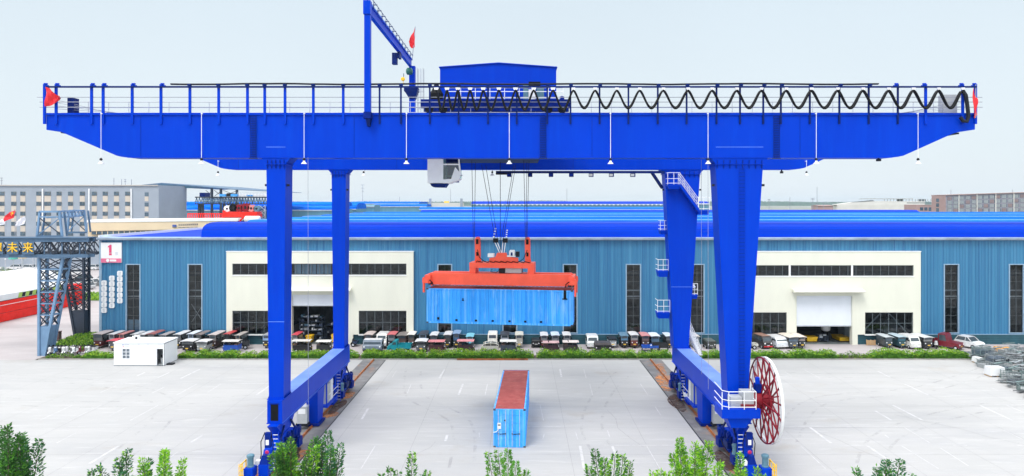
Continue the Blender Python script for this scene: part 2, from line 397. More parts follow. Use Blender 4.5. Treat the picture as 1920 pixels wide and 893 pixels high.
# spilt oil and rust beside the rails
def blob(name, cx, cy, rx, ry, z, m, seed, n=36):
    rr = random.Random(seed); pts = []
    ph = [rr.uniform(0, 6.28) for _ in range(4)]
    for i in range(n):
        t = 6.2832 * i / n
        k = 1 + .16 * math.sin(2 * t + ph[0]) + .10 * math.sin(3 * t + ph[1]) + .06 * math.sin(5 * t + ph[2])
        pts.append((cx + rx * k * math.cos(t), cy + ry * k * math.sin(t), z))
    return struct(MB().poly(pts, m).build(name))
blob('rust_stain', 14.72, 63.6, .62, 3.0, .010, M['rust'], 1)
blob('rust_stain', -16.55, 62.3, .50, 2.1, .010, M['rust'], 2)
blob('rust_stain', 14.9, 49.2, .5, 2.4, .010, M['rust'], 3)
blob('rust_stain', -16.6, 49.8, .5, 2.0, .010, M['rust'], 9)
for i, (x, y, rx, ry) in enumerate([(-17.5, 68.7, .8, 1.6), (-16.8, 66.0, .8, 1.3), (15.0, 71.5, .7, 2.0), (15.9, 76.5, .5, 2.2), (-17.6, 47.2, .95, .9),
                                    (-16.3, 50.6, .9, 1.2), (14.8, 68.5, .6, .8), (15.3, 47.2, .7, 1.2), (-16.6, 59.9, .6, .9)]):
    blob('rust_stain', x, y, rx, ry, .008, M['ruststain'], 20 + i)
# slab joints
b = MB()
for k in range(-22, 26):
    x = -2.2 + 6 * k
    if abs(x - RL) < 1.6 or abs(x - RR) < 1.5: continue
    b.poly([(x - .012, 20, .004), (x + .012, 20, .004), (x + .012, 80.8, .004), (x - .012, 80.8, .004)], M['joint'])
for y in (50.5, 56.5, 62.5, 68.5, 74.5):
    for x0, x1 in ((-140, -18.6), (-15.7, 14.2), (17, 140)):
        b.poly([(x0, y - .012, .005), (x1, y - .012, .005), (x1, y + .012, .005), (x0, y + .012, .005)], M['joint'])
struct(b.build('slab_joints'))
# worn parking lines
b = MB(); rr = random.Random(5)
def mark(x0, y0, x1, y1, wd=.11):
    d = Vector((x1 - x0, y1 - y0)).normalized(); n = Vector((-d.y, d.x)) * wd / 2
    b.poly([(x0 - n.x, y0 - n.y, .008), (x1 - n.x, y1 - n.y, .008), (x1 + n.x, y1 + n.y, .008), (x0 + n.x, y0 + n.y, .008)], M['paint'])
for side in (-1, 1, 0):
    xs = {-1: [-41 + 2.6 * i for i in range(9)], 1: [18.9 + 2.6 * i for i in range(13)], 0: [-13.6 + 2.6 * i for i in range(11)]}[side]
    for row, (y0, y1) in enumerate(((47.8, 52.3), (52.9, 56.6), (58.4, 62.8), (66.2, 70.2), (72.4, 76.4))):
        for x in xs:
            t = rr.random()
            if t < .50: continue
            a0 = y0 + rr.uniform(0, 1.6) * (t < .8); a1 = y1 - rr.uniform(0, 2.0) * (t < .8)
            if a1 - a0 > .5: mark(x + rr.uniform(-.1, .1), a0, x + rr.uniform(-.1, .1), a1, rr.choice((.06, .07, .08, .2)))
        x = xs[0]
        while x < xs[-1]:
            L = rr.uniform(1, 5)
            if rr.random() < .25: mark(x, y1 + .12, min(x + L, xs[-1]), y1 + .12, rr.uniform(.07, .11))
            x += L
struct(b.build('parking_markings'))
b = MB(); b.poly([(-15.83, 20, .009), (-15.74, 20, .009), (-15.74, 80.8, .009), (-15.83, 80.8, .009)], M['dark']); struct(b.build('cable_trench'))
b = MB(); b.poly([(14.24, 20, .009), (14.34, 20, .009), (14.34, 80.8, .009), (14.24, 80.8, .009)], M['dark']); struct(b.build('cable_trench'))
b = MB(); rr = random.Random(44)
for (x, y, dx, dy, n) in ((-8, 49, .5, 1.6, 3), (9.5, 52, -.3, 2.4, 4), (24, 56, .9, -2.2, 4), (33, 60, 1.4, -1.9, 5), (-31, 58, 1.6, .7, 4), (-26, 50, .8, .9, 3), (45, 70, -1.5, .4, 4), (3, 73, 1.8, .3, 3), (-38, 72, 2, .2, 3)):
    for k in range(n):
        x2, y2 = x + dx + rr.uniform(-.5, .5), y + dy + rr.uniform(-.4, .4); d = Vector((x2 - x, y2 - y)).normalized(); q = Vector((-d.y, d.x)) * .016
        b.poly([(x - q.x, y - q.y, .006), (x2 - q.x, y2 - q.y, .006), (x2 + q.x, y2 + q.y, .006), (x + q.x, y + q.y, .006)], M['joint']); x, y = x2, y2
struct(b.build('surface_cracks'))
b = MB()
def track(pts, wd=.24, gauge=1.7):
    pts = [Vector(q) for q in pts]; fine = []
    for i in range(len(pts) - 1):
        p0, p1, p2, p3 = pts[max(i - 1, 0)], pts[i], pts[i + 1], pts[min(i + 2, len(pts) - 1)]
        for k in range(8): t = k / 8; fine.append(.5 * (2 * p1 + (p2 - p0) * t + (2 * p0 - 5 * p1 + 4 * p2 - p3) * t * t + (3 * p1 - p0 - 3 * p2 + p3) * t ** 3))
    for o in (-gauge / 2, gauge / 2):
        ed = []
        for i in range(len(fine)):
            d = (fine[min(i + 1, len(fine) - 1)] - fine[max(i - 1, 0)]).normalized(); n = Vector((-d.y, d.x)); c = fine[i] + n * o; ed.append((c - n * wd / 2, c + n * wd / 2))
        for (l0, r0), (l1, r1) in zip(ed, ed[1:]): b.poly([(l0.x, l0.y, .007), (l1.x, l1.y, .007), (r1.x, r1.y, .007), (r0.x, r0.y, .007)], M['tyre'])
track([(-60, 74), (-42, 70), (-32, 62), (-29, 48)]); track([(-56, 66), (-40, 63), (-24, 66), (-20, 72)]); track([(-12, 78), (-10, 66), (-5, 58), (-4, 47)]); track([(12, 76), (8, 66), (6, 56), (7, 47)])
track([(52, 76), (40, 68), (28, 64), (20, 52)]); track([(56, 66), (42, 62), (30, 55), (24, 47)]); track([(20, 78), (30, 74), (46, 72), (53, 60)])
struct(b.build('tyre_marks'))
# tyre-like scuffs and a planting bed with kerbs
b = MB(); b.box(-57, 53.7, 80.95, 81.1, -.01, .11, M['kerb']); b.box(-57, 53.7, 83.05, 83.2, -.01, .10, M['kerb'])
struct(b.build('kerb'))
sheet('planting_bed', [(-57.4, 81.1), (53.7, 81.1), (53.7, 83.05), (-57.4, 83.05)], .05, M['soil'])
sheet('forecourt_end', [(53.7, 80.9), (140, 80.9), (140, 83.2), (53.7, 83.2)], .002, M['conc'])

# ================================================================ WAREHOUSE
WY = 90.0; WPX = FP / WY
def wx(px): return WX(px, WY)
def wz(py): return WZ(py, WY)
EZ = 13.72                                   # top of the wall sheet
X0, X1 = wx(188), 205.0
TALL = [(236, 264), (352, 380), (820, 848), (942, 970), (1055, 1083), (1173, 1202), (1293, 1321), (1769, 1798), (1891, 1920)]
TALL += [(1891 + 118 * k, 1920 + 118 * k) for k in range(1, 4)]
TW = [(wx(a), wx(b)) for a, b in TALL]
TZ0, TZ1 = 1.42, wz(495)
PORT = [(wx(427), wx(776), 601), (wx(1363), wx(1723), 1543)]
wh = thing('warehouse', 'long blue profiled-steel warehouse with tall dark windows and cream doorways', 'warehouse', (0, WY, 0))
# ribbed wall sheet: ribs as geometry, with real openings
b = MB(); pitch = .42
x = X0; cuts = []
prof = [(0, 0), (.27, 0), (.30, -.045), (.39, -.045)]
while x < X1:
    for j in range(4):
        xa, ya = x + prof[j][0], prof[j][1]
        xb, yb = (x + prof[j + 1][0], prof[j + 1][1]) if j < 3 else (x + pitch, 0)
        cuts.append((xa, ya, xb, yb))
    x += pitch
def spans(xm):
    for p0, p1, c in PORT:
        if p0 + .02 < xm < p1 - .02: return [(wz(472) - .1, EZ)]
    for t0, t1 in TW:
        if t0 < xm < t1: return [(1.3, TZ0), (TZ1, EZ)]
    return [(1.3, EZ)]
edges = sorted([e for t in TW for e in t] + [e for p in PORT for e in p[:2]])
for xa, ya, xb, yb in cuts:
    segs = [xa] + [e for e in edges if xa < e < xb] + [xb]
    for s0, s1 in zip(segs, segs[1:]):
        f0 = (s0 - xa) / (xb - xa); f1 = (s1 - xa) / (xb - xa)
        q0 = WY + ya + (yb - ya) * f0; q1 = WY + ya + (yb - ya) * f1
        for z0, z1 in spans((s0 + s1) / 2):
            b.poly([(s0, q0, z0), (s1, q1, z0), (s1, q1, z1), (s0, q0, z1)], M['wall'])
b.build('front_wall', wh, fix=False)
b = MB()
def plinth(xa, xb):
    b.box(xa, xb, WY - .12, WY + .25, 0, 1.28, M['plinth'])
    for k in range(1, 4): b.box(xa, xb, WY - .15, WY - .122, .30 * k - .03, .30 * k + .03, M['plinth'])
    b.box(xa, xb, WY - .17, WY + .2, 1.285, 1.34, M['frame'])
doors = [(wx(549), wx(653)), (wx(1491), wx(1595))]
edge = X0
for (p0, p1, c), (d0, d1) in zip(PORT, doors):
    plinth(edge, p0 - .42); edge = None
    plinth(p0 + .42, d0 - .75); plinth(d1 + .75, p1 - .42)
    edge = p1 + .42
plinth(edge, X1)
b.build('plinth', wh)
b = MB(); b.box(X0 - .1, X0 + .22, WY - .08, WY + .3, 0, EZ, M['frame']); b.build('corner_trim', wh)
# gable wall, back wall
b = MB(); b.box(X0, X0 + .2, WY + .3, 270, 0, 13.7, M['wall']); b.build('side_wall', wh)
# dim hall inside
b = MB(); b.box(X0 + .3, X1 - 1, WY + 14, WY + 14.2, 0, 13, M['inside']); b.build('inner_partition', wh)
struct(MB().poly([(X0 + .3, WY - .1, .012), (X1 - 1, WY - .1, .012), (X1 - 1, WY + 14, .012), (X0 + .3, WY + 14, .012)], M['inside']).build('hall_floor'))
b = MB()
for z, m in ((6.2, M['white']), (7.0, M['galv'])): b.tube([(X0 + 2, WY + .75, z), (X1 - 3, WY + .75, z)], .10, m)
b.box(X0 + 2, X1 - 3, WY + 3.5, WY + 4.0, 8.6, 9.3, M['rackmat'])
b.build('inner_pipes', wh)
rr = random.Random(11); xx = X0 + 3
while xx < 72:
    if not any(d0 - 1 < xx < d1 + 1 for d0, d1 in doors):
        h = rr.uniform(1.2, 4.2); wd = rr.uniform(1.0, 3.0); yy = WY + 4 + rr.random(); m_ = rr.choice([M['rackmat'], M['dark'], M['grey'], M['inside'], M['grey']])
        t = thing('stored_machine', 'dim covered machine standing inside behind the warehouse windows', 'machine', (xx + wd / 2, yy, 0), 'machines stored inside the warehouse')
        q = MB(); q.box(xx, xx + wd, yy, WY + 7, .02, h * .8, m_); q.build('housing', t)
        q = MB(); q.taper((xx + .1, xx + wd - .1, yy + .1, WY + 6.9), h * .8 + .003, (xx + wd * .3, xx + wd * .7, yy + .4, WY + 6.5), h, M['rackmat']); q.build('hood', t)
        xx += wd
    xx += rr.uniform(.2, 2)
# tall windows
for i, (t0, t1) in enumerate(TW):
    f = MB(); fw = .14
    f.box(t0, t0 + fw, WY - .09, WY + .2, TZ0, TZ1, M['frame']); f.box(t1 - fw, t1, WY - .09, WY + .2, TZ0, TZ1, M['frame'])
    f.box(t0 + fw, t1 - fw, WY - .09, WY + .2, TZ1 - .12, TZ1, M['frame']); f.box(t0 + fw, t1 - fw, WY - .09, WY + .2, TZ0, TZ0 + .1, M['frame'])
    win = f.build('window', wh)
    g = MB(); g.poly([(t0 + fw, WY + .10, TZ0 + .1), (t1 - fw, WY + .10, TZ0 + .1), (t1 - fw, WY + .10, TZ1 - .12), (t0 + fw, WY + .10, TZ1 - .12)], M['glass'])
    g.build('pane', win)
    g = MB(); xm = (t0 + t1) / 2; g.box(xm - .02, xm + .02, WY + .03, WY + .09, TZ0 + .1, TZ1 - .12, M['mullion'])
    for k in range(1, 8):
        z = TZ0 + .1 + (TZ1 - TZ0 - .2) * k / 8; g.box(t0 + fw, t1 - fw, WY + .04, WY + .085, z - .017, z + .017, M['mullion'])
    g.build('glazing_bars', win)
    if i in (1, 2):
        g = MB(); g.beam((t0 + .2, WY + .6, 5.2), (t1 - .2, WY + .6, 2.8), .08, .08, M['galv']); g.beam((t1 - .2, WY + .66, 5.2), (t0 + .2, WY + .66, 2.8), .08, .08, M['galv'])
        g.build('wind_brace', win)
    if i == 0:
        g = MB(); g.poly([(t0 + .2, WY + .2, TZ0 + .1), (xm - .06, WY + .2, TZ0 + .1), (xm - .06, WY + .2, 3.2), (t0 + .2, WY + .2, 3.2)], M['skylight'])
        g.poly([(xm + .06, WY + .2, TZ0 + .1), (t1 - .2, WY + .2, TZ0 + .1), (t1 - .2, WY + .2, 3.2), (xm + .06, WY + .2, 3.2)], M['skylight'])
        g.build('blind', win)
# cream portals
def wall_with_holes(b, xa, xb, za, zb, y0, y1, holes, m):
    xs = sorted({xa, xb} | {h[0] for h in holes} | {h[1] for h in holes})
    for s0, s1 in zip(xs, xs[1:]):
        xm = (s0 + s1) / 2; hs = sorted([(h[2], h[3]) for h in holes if h[0] < xm < h[1]])
        z = za
        for h0, h1 in hs:
            if h0 > z: b.box(s0, s1, y0, y1, z, h0, m)
            z = h1
        if z < zb: b.box(s0, s1, y0, y1, z, zb, m)
for pi_, ((p0, p1, c), (d0, d1)) in enumerate(zip(PORT, doors)):
    pt = MB(); ya, yb = WY - .42, WY - .02
    s0, s1 = (wx(438), wx(763)) if pi_ == 0 else (wx(1374), wx(1710))
    sz0, sz1 = (wz(515), wz(494)) if pi_ == 0 else (wz(517), wz(497))
    lw = [(wx(438), wx(526)), (wx(674), wx(763))] if pi_ == 0 else [(wx(1382), wx(1473)), (wx(1619), wx(1709))]
    lz0, lz1 = (1.36, wz(582)) if pi_ == 0 else (1.36, wz(585))
    dz = wz(552) if pi_ == 0 else wz(554)
    holes = [(s0, s1, sz0, sz1), (d0, d1, 0, dz)] + [(a, b_, lz0, lz1) for a, b_ in lw]
    wall_with_holes(pt, p0, p1, 1.345, wz(472), ya, yb, [h for h in holes], M['cream'])
    pt.box(p0, p0 + .40, ya, yb, 0, 1.345, M['cream']); pt.box(p1 - .40, p1, ya, yb, 0, 1.345, M['cream'])
    pt.box(d0 - .72, d0, ya, yb, 0, 1.345, M['cream']); pt.box(d1, d1 + .72, ya, yb, 0, 1.345, M['cream'])
    pt.box(p0 - .05, p1 + .05, ya - .05, yb, wz(472) + .002, wz(472) + .09, M['white'])
    portal = pt.build('cream_portal', wh)
    def glazed(nm, a, b_, z0, z1, nx, nz):
        f = MB(); f.box(a - .03, b_ + .03, ya - .06, ya + .1, z0 - .12, z0 - .003, M['white'])
        f.box(a, b_, ya + .12, ya + .2, z1 - .06, z1 - .003, M['mullion']); f.box(a, b_, ya + .12, ya + .2, z0, z0 + .06, M['mullion'])
        for k in range(nx + 1):
            q = a + (b_ - a) * k / nx; q = min(max(q, a + .035), b_ - .035); f.box(q - .032, q + .032, ya + .12, ya + .19, z0 + .06, z1 - .06, M['mullion'])
        for k in range(1, nz):
            q = z0 + (z1 - z0) * k / nz; f.box(a, b_, ya + .13, ya + .185, q - .03, q + .03, M['mullion'])
        wn = f.build(nm, wh)
        MB().poly([(a, ya + .21, z0), (b_, ya + .21, z0), (b_, ya + .21, z1), (a, ya + .21, z1)], M['glass']).build('pane', wn)
        return wn
    wn = glazed('strip_window', s0, s1, sz0, sz1, 22, 1)
    if pi_ == 0:
        g = MB(); n = 5; a0, a1 = wx(552), wx(622)
        for k in range(n):
            q0 = a0 + (a1 - a0) * k / n; q1 = a0 + (a1 - a0) * (k + 1) / n
            g.poly([(q0 + .06, ya + .30, sz0 + .1), (q1 - .06, ya + .30, sz0 + .1), (q1 - .06, ya + .30, sz1 - .1), (q0 + .06, ya + .30, sz1 - .1)], M['skylight'])
        g.build('blind', wn)
    if pi_ == 1:
        for q in (1478.5, 1595): f = MB(); f.box(wx(q) - .12, wx(q) + .12, ya + .02, ya + .118, sz0, sz1, M['white']); f.build('window_post', wn)
    for a, b_ in lw: w_ = glazed('window', a, b_, lz0, lz1, 6, 2)
    if pi_ == 1:
        g = MB(); a, b_ = lw[1]; xm = (a + b_) / 2
        g.beam((xm - .3, WY + .7, lz1), (a + .1, WY + .7, lz0), .13, .13, M['galv']); g.beam((xm + .3, WY + .7, lz1), (b_ - .2, WY + .7, lz0), .13, .13, M['galv'])
        g.build('wind_brace', w_)
    sh = MB(); zb = wz(572) if pi_ == 0 else wz(610)
    n = 12 if pi_ == 0 else 34
    for k in range(n):
        za = zb + (dz - zb) * k / n; zc = zb + (dz - zb) * (k + 1) / n
        sh.poly([(d0, WY - .16, za), (d1, WY - .16, za), (d1, WY - .19, (za + zc) / 2), (d0, WY - .19, (za + zc) / 2)], M['shutter'])
        sh.poly([(d0, WY - .19, (za + zc) / 2), (d1, WY - .19, (za + zc) / 2), (d1, WY - .16, zc), (d0, WY - .16, zc)], M['shutter'])
    sh.box(d0, d1, WY - .2, WY - .13, zb - .12, zb, M['galv'])
    sh.build('roller_shutter', wh, fix=False)
    cn_ = MB(); k0, k1 = (wx(c - 60), wx(c + 60)) if pi_ == 0 else (wx(1482), wx(1613))
    zc = wz(543) if pi_ == 0 else wz(545)
    cn_.prism_x([(ya - .002, zc + .35), (ya - .9, zc + .12), (ya - .95, zc - .05), (ya - .8, zc - .14), (ya - .002, zc - .1)], k0, k1, M['cream'])
    cn_.build('door_canopy', wh)
    for ja, jb in ((d0 - .11, d0 - .002), (d1 + .002, d1 + .11)):
        jm = MB(); jm.box(ja, jb, ya - .03, WY + .3, 0, dz, M['cream']); jm.build('door_jamb', wh)
# eaves gutter and roof
b = MB(); b.box(X0 - .2, X1, WY - .35, WY + .1, EZ, EZ + .10, M['gutter']); b.prism_x([(WY - .55, EZ + .36), (WY - .5, EZ + .105), (WY - .05, EZ + .105), (WY - .05, EZ + .36)], X0 - .25, X1, M['gutter'])
b.build('gutter', wh)
b = MB(); yb = [WY - .02]
y = WY
RB = [97 + 13.0 * k for k in range(8)]
b.poly([(X0 - .2, WY - .02, 13.98), (X1, WY - .02, 13.98), (X1, 280, 14.3), (X0 - .2, 280, 14.3)], M['roof'])
b.poly([(X0 - .2, WY + .5, 14.004), (X1, WY + .5, 14.004), (X1, 92.6, 14.010), (X0 - .2, 92.6, 14.010)], M['skylight'])
b.box(X0 - .3, X0 - .1, WY, 280, 13.6, 14.36, M['white'])
roof = b.build('roof', wh)
for k, yc in enumerate(RB):
    v = MB(); hw = 5.2 if k == 0 else 5.4; h = 1.95 if k == 0 else 2.0
    zb = 13.985 + .0017 * (yc - WY)
    xl = WX(378, 91.9) if k == 0 else -42.2
    prof = []
    for j in range(17):
        t = math.pi * j / 16; c_, s_ = math.cos(t), math.sin(t)
        prof.append((yc - hw * math.copysign(abs(c_) ** .62, c_), zb + h * abs(s_) ** .62))
    v.prism_x(prof, xl, X1 - 2, M['roof'] if k == 0 else M['roofpale'], M['roof'])
    o = v.build('ridge_ventilator', roof, smooth=True)
    e = MB()
    for q in range(1, 9): pass
    if k == 0:   # flashing line along the shoulder
        jj = 5; p = prof[jj]; e.tube([(xl, p[0], p[1] + .02), (X1 - 2, p[0], p[1] + .02)], .035, M['navy'], 4)
        for jj in (2, 3): p = prof[jj]; e.tube([(xl, p[0], p[1]), (X1 - 2, p[0], p[1])], .02, M['navy'], 4)
        e.build('sheet_lap', o)
    if k in (1, 3, 5):
        p = prof[6]; e.tube([(xl, p[0], p[1] + .05), (X1 - 2, p[0], p[1] + .05)], .035, M['skylight'], 4); e.build('pale_flashing', o)
rr = random.Random(4)
for px_ in (586, 615, 669, 690, 708, 724, 738):
    Y = -44.0 * FP / (px_ - CX); wv = MB(); wv.box(-44.0 - 1.1, -44.0 + 1.1, Y, Y + 3, 14.0, 15.2, M['white']); wv.box(-44.0 - 1.2, -44.0 + 1.2, Y - .1, Y + 3.1, 15.203, 15.32, M['white'])
    wv.build('roof_vent', roof)
b = MB(); b.prism_x([(208, 14.18), (208.5, 15.9), (210, 16.45), (218, 16.45), (221, 14.2)], -30, WX(1726, 208), M['roof']); b.build('back_ridge_ventilator', roof)
b = MB(); b.box(-34, X1, 203, 204, 14.2, 15.72, M['white']); b.build('white_coping', roof)

# sign board and lettering plates on the wall
s = thing('wall_sign', 'square white sign with a large pink numeral 1 and pink footer band', 'sign', (wx(210), WY - .1, wz(493)))
MB().box(wx(191), wx(229.5), WY - .22, WY - .06, wz(492.5), wz(455), M['white']).build('board', s)
MB().box(wx(191.3), wx(229.2), WY - .235, WY - .222, wz(492.3), wz(484.5), M['pinkband']).build('footer_band', s)
b = MB(); b.prism_y([(wx(206.6), wz(474)), (wx(211), wz(474)), (wx(211), wz(459)), (wx(208.6), wz(459)), (wx(204.6), wz(461.6)), (wx(204.6), wz(464.2)), (wx(206.6), wz(463))], WY - .26, WY - .222, M['pink']); b.build('numeral', s)
b = MB(); b.box(wx(206.2), wx(211.4), WY - .236, WY - .222, wz(478.6), wz(475), M['pink'])
for k in range(3): b.box(wx(218), wx(223), WY - .236, WY - .222, wz(474 + k * 2.0), wz(473.2 + k * 2.0), M['faint'])
b.build('small_print', s)
b = MB(); b.lathe((wx(204), WY - .24, wz(488.3)), (0, -1, 0), [(.21, 0), (.21, .01)], M['white'], 14)
b.box(wx(208), wx(220), WY - .25, WY - .237, wz(490.2), wz(486.6), M['white']); b.build('emblem', s)
for k in range(4): pass
for lab, cx_, y0, n in (('white lettering column on the blue wall, lowest of the three', 196.5, 526, 6), ('white lettering column on the blue wall, between the lowest and highest columns', 211, 517, 6), ('white lettering column on the blue wall, highest and nearest the tall window', 226, 508, 6)):
    st = thing('lettering_column', lab, 'lettering', (wx(cx_), WY - .1, wz(y0 + 61)), 'white lettering columns on the warehouse wall')
    rr = random.Random(int(cx_))
    for k in range(n):
        zt, zb = wz(y0 + k * 10.2), wz(y0 + k * 10.2 + 9.4); xa, xb = wx(cx_ - 4.9), wx(cx_ + 4.9)
        c = MB(); ch = .12
        c.prism_y([(xa + ch, zb), (xb - ch, zb), (xb, zb + ch), (xb, zt - ch), (xb - ch, zt), (xa + ch, zt), (xa, zt - ch), (xa, zb + ch)], WY - .2, WY - .06, M['white'])
        for q in range(4):
            zz = zb + (zt - zb) * (.2 + .19 * q); xs_ = xa + .12 + rr.random() * .12; xe_ = xb - .12 - rr.random() * .2
            c.box(xs_, xe_, WY - .212, WY - .202, zz - .022, zz + .022, M['faint'])
        xv = xa + (xb - xa) * rr.uniform(.35, .65); c.box(xv - .02, xv + .02, WY - .216, WY - .213, zb + .1, zt - .1, M['faint'])
        c.build('letter_plate', st)

# things standing in the doorways
def rack(name, label, cat, x, y, w_, d, h, nsh, items, group=None):
    t = thing(name, label, cat, (x, y, 0), group)
    f = MB()
    for sx_ in (0, w_):
        for sy in (0, d): f.box(x + sx_ - .04, x + sx_ + .04, y + sy - .04, y + sy + .04, 0, h, M['rackmat'])
    f.build('frame', t)
    rr = random.Random(int(x * 10))
    for k in range(nsh):
        z = .25 + (h - .3) * k / max(1, nsh - 1)
        s_ = MB(); s_.box(x - .05, x + w_ + .05, y - .05, y + d + .05, z, z + .05, M['rackmat']); s_.build('shelf', t)
    g = MB()
    for k in range(nsh):
        z = .31 + (h - .3) * k / max(1, nsh - 1); xx = x + .1
        while xx < x + w_ - .3:
            ww = rr.uniform(.15, .5); hh = rr.uniform(.1, .34); g.box(xx, xx + ww, y + .1, y + d * .8, z, z + hh, rr.choice(items)); xx += ww + rr.uniform(.02, .3)
    g.build('machine_parts', t)
    return t
IT = [M['galv'], M['grey'], M['rackmat'], M['dark'], M['white'], M['motor'], M['dark']]
rack('parts_rack', 'dark shelving of metal parts just inside the half-open left doorway', 'rack', wx(553), WY + 2.0, 3.0, 1.2, 3.2, 6, IT)
rack('parts_rack', 'blue-based bench of machine parts deep inside the left doorway', 'rack', wx(598), WY + 3.4, 3.4, 1.3, 1.9, 4, IT + [M['navy']])
def bin_(label, px0, px1, py0, py1, m, Y, d=1.2):
    x0, x1 = WX(px0, Y), WX(px1, Y); h = WZ(py0, Y)
    t = thing('storage_bin', label, 'bin', ((x0 + x1) / 2, Y, 0), 'yellow bins in the doorways')
    b = MB(); wl = .07
    b.taper((x0 + .08, x1 - .08, Y + .05, Y + d - .05), .12, (x0, x1, Y, Y + d), h, m)
    b.build('body', t)
    r = MB(); r.box(x0 - .04, x1 + .04, Y - .04, Y + d + .04, h + .002, h + .07, m); r.build('rim', t)
    l = MB(); [l.box(q - .06, q + .06, Y + .1, Y + d - .1, 0, .12, M['dark']) for q in (x0 + .2, x1 - .2)]; l.build('skids', t)
bin_('yellow bin beside the left edge of the right doorway', 1513, 1533, 633, 646, M['yellow'], 91.2)
bin_('yellow bin at the right edge of the right doorway', 1574, 1594, 634, 646, M['yellow'], 91.4, 2.4)
bin_('upright yellow bin on the threshold of the left doorway', 573, 584, 631, 642, M['yellow'], 90.6)
bin_('yellow bin half hidden behind the far narrow crane leg', 621, 628, 629, 641, M['yellow'], 90.7)
rack('parts_rack', 'grey rack of coiled stock between the yellow bins in the right doorway', 'rack', WX(1536, 91.3), 91.3, 1.15, .9, .85, 3, [M['galv'], M['dark'], M['grey']])
t = thing('wrapped_bundle', 'plastic-wrapped pale bundle on a stand inside the right doorway', 'bundle', (WX(1548, 92.6), 92.6, 0))
b = MB(); b.lathe((WX(1548, 92.6), 92.6, 1.25), (0, 0, 1), [(.35, 0), (.56, .15), (.6, .5), (.55, .85), (.3, 1.0)], M['machinewhite'], 12); b.build('wrap', t, True)
b = MB(); x = WX(1548, 92.6); [b.box(x + a - .05, x + a + .05, 92.55 + c, 92.65 + c, 0, 1.25, M['dark']) for a in (-.4, .4) for c in (-.3, .3)]; b.box(x - .5, x + .5, 92.2, 93.0, 1.17, 1.248, M['dark']); b.build('stand', t)
t = thing('timber_pallet', 'small timber pallet leaning against the teal plinth by the right doorway', 'pallet', (wx(1628), 89.2, 0))
b = MB(); wood = vmat((.55, .35, .18), .8, 'raw_timber')
for k in range(5): b.box(wx(1619), wx(1636), 89.18, 89.23, .05 + .13 * k, .14 + .13 * k, wood)
for q in (1620, 1627.5, 1635): b.box(wx(q) - .05, wx(q) + .05, 89.235, 89.34, 0, .72, wood)
b.build('slats', t)
# ================================================================ GANTRY CRANE
Yn, Yf = 48.3, 65.1                # front faces of near and far girder
GB, GT = 21.8, 24.95               # girder bottom and top
gc = thing('gantry_crane', 'huge bright blue rail-mounted gantry crane spanning the yard', 'gantry crane', (-.8, 57.5, 0))
BL = M['blue']
def girder_profile():
    l = [(87, 212), (87, 243.8), (113.4, 247), (219, 292.2), (228, 294.3), (240, 295.8)]
    r = [(1672, 295.8), (1684, 294.3), (1694, 292.2), (1787, 250.5), (1800, 247), (1828, 243.2), (1828, 212)]
    return [(WX(x, Yn), WZ(y, Yn)) for x, y in l + r]
GP = girder_profile()
girders = []
for Y in (Yn, Yf):
    b = MB(); b.prism_y(GP[::-1], Y, Y + 1.7, BL)
    xl, xr = GP[0][0], GP[-1][0]
    b.box(xl - .03, xr + .03, Y - .10, Y - .003, GT - .12, GT - .02, BL)          # top flange lip
    b.box(GP[5][0], GP[6][0], Y - .05, Y - .003, GB + .0, GB + .05, BL)
    g = b.build('girder', gc)
    girders.append(g)
    for px in (264, 664, 1110, 1500): s = MB(); x = WX(px, Yn); s.box(x - .012, x + .012, Y - .012, Y - .004, GB + .1, GT - .2, M['blue_dark']); s.build('weld_seam', g)
    s = MB(); s.box(WX(112, Yn), WX(127, Yn), Y + .1, Y + 1.5, WZ(249.5, Yn), WZ(246.8, Yn), M['dark']); s.box(WX(1784, Yn), WX(1800, Yn), Y + .1, Y + 1.5, WZ(251.5, Yn), WZ(248.5, Yn), M['dark'])
    s.build('end_stop', g)
# rung ladders on the near girder
for px in (476, 1018, 1455):
    r = MB(); x = WX(px, Yn)
    n = 24
    for k in range(n):
        z = GB + .1 + (GT - GB - .35) * k / (n - 1); r.box(x - .19, x + .19, Yn - .13, Yn - .10, z - .017, z + .017, M['navy'])
    for sx_ in (-.2, .2): r.box(x + sx_ - .012, x + sx_ + .012, Yn - .13, Yn - .10, GB, GT - .2, M['navy'])
    r.box(x - .28, x + .28, Yn - .2, Yn, GB - .06, GB - .02, M['dark'])
    r.build('ladder_rungs', girders[0])
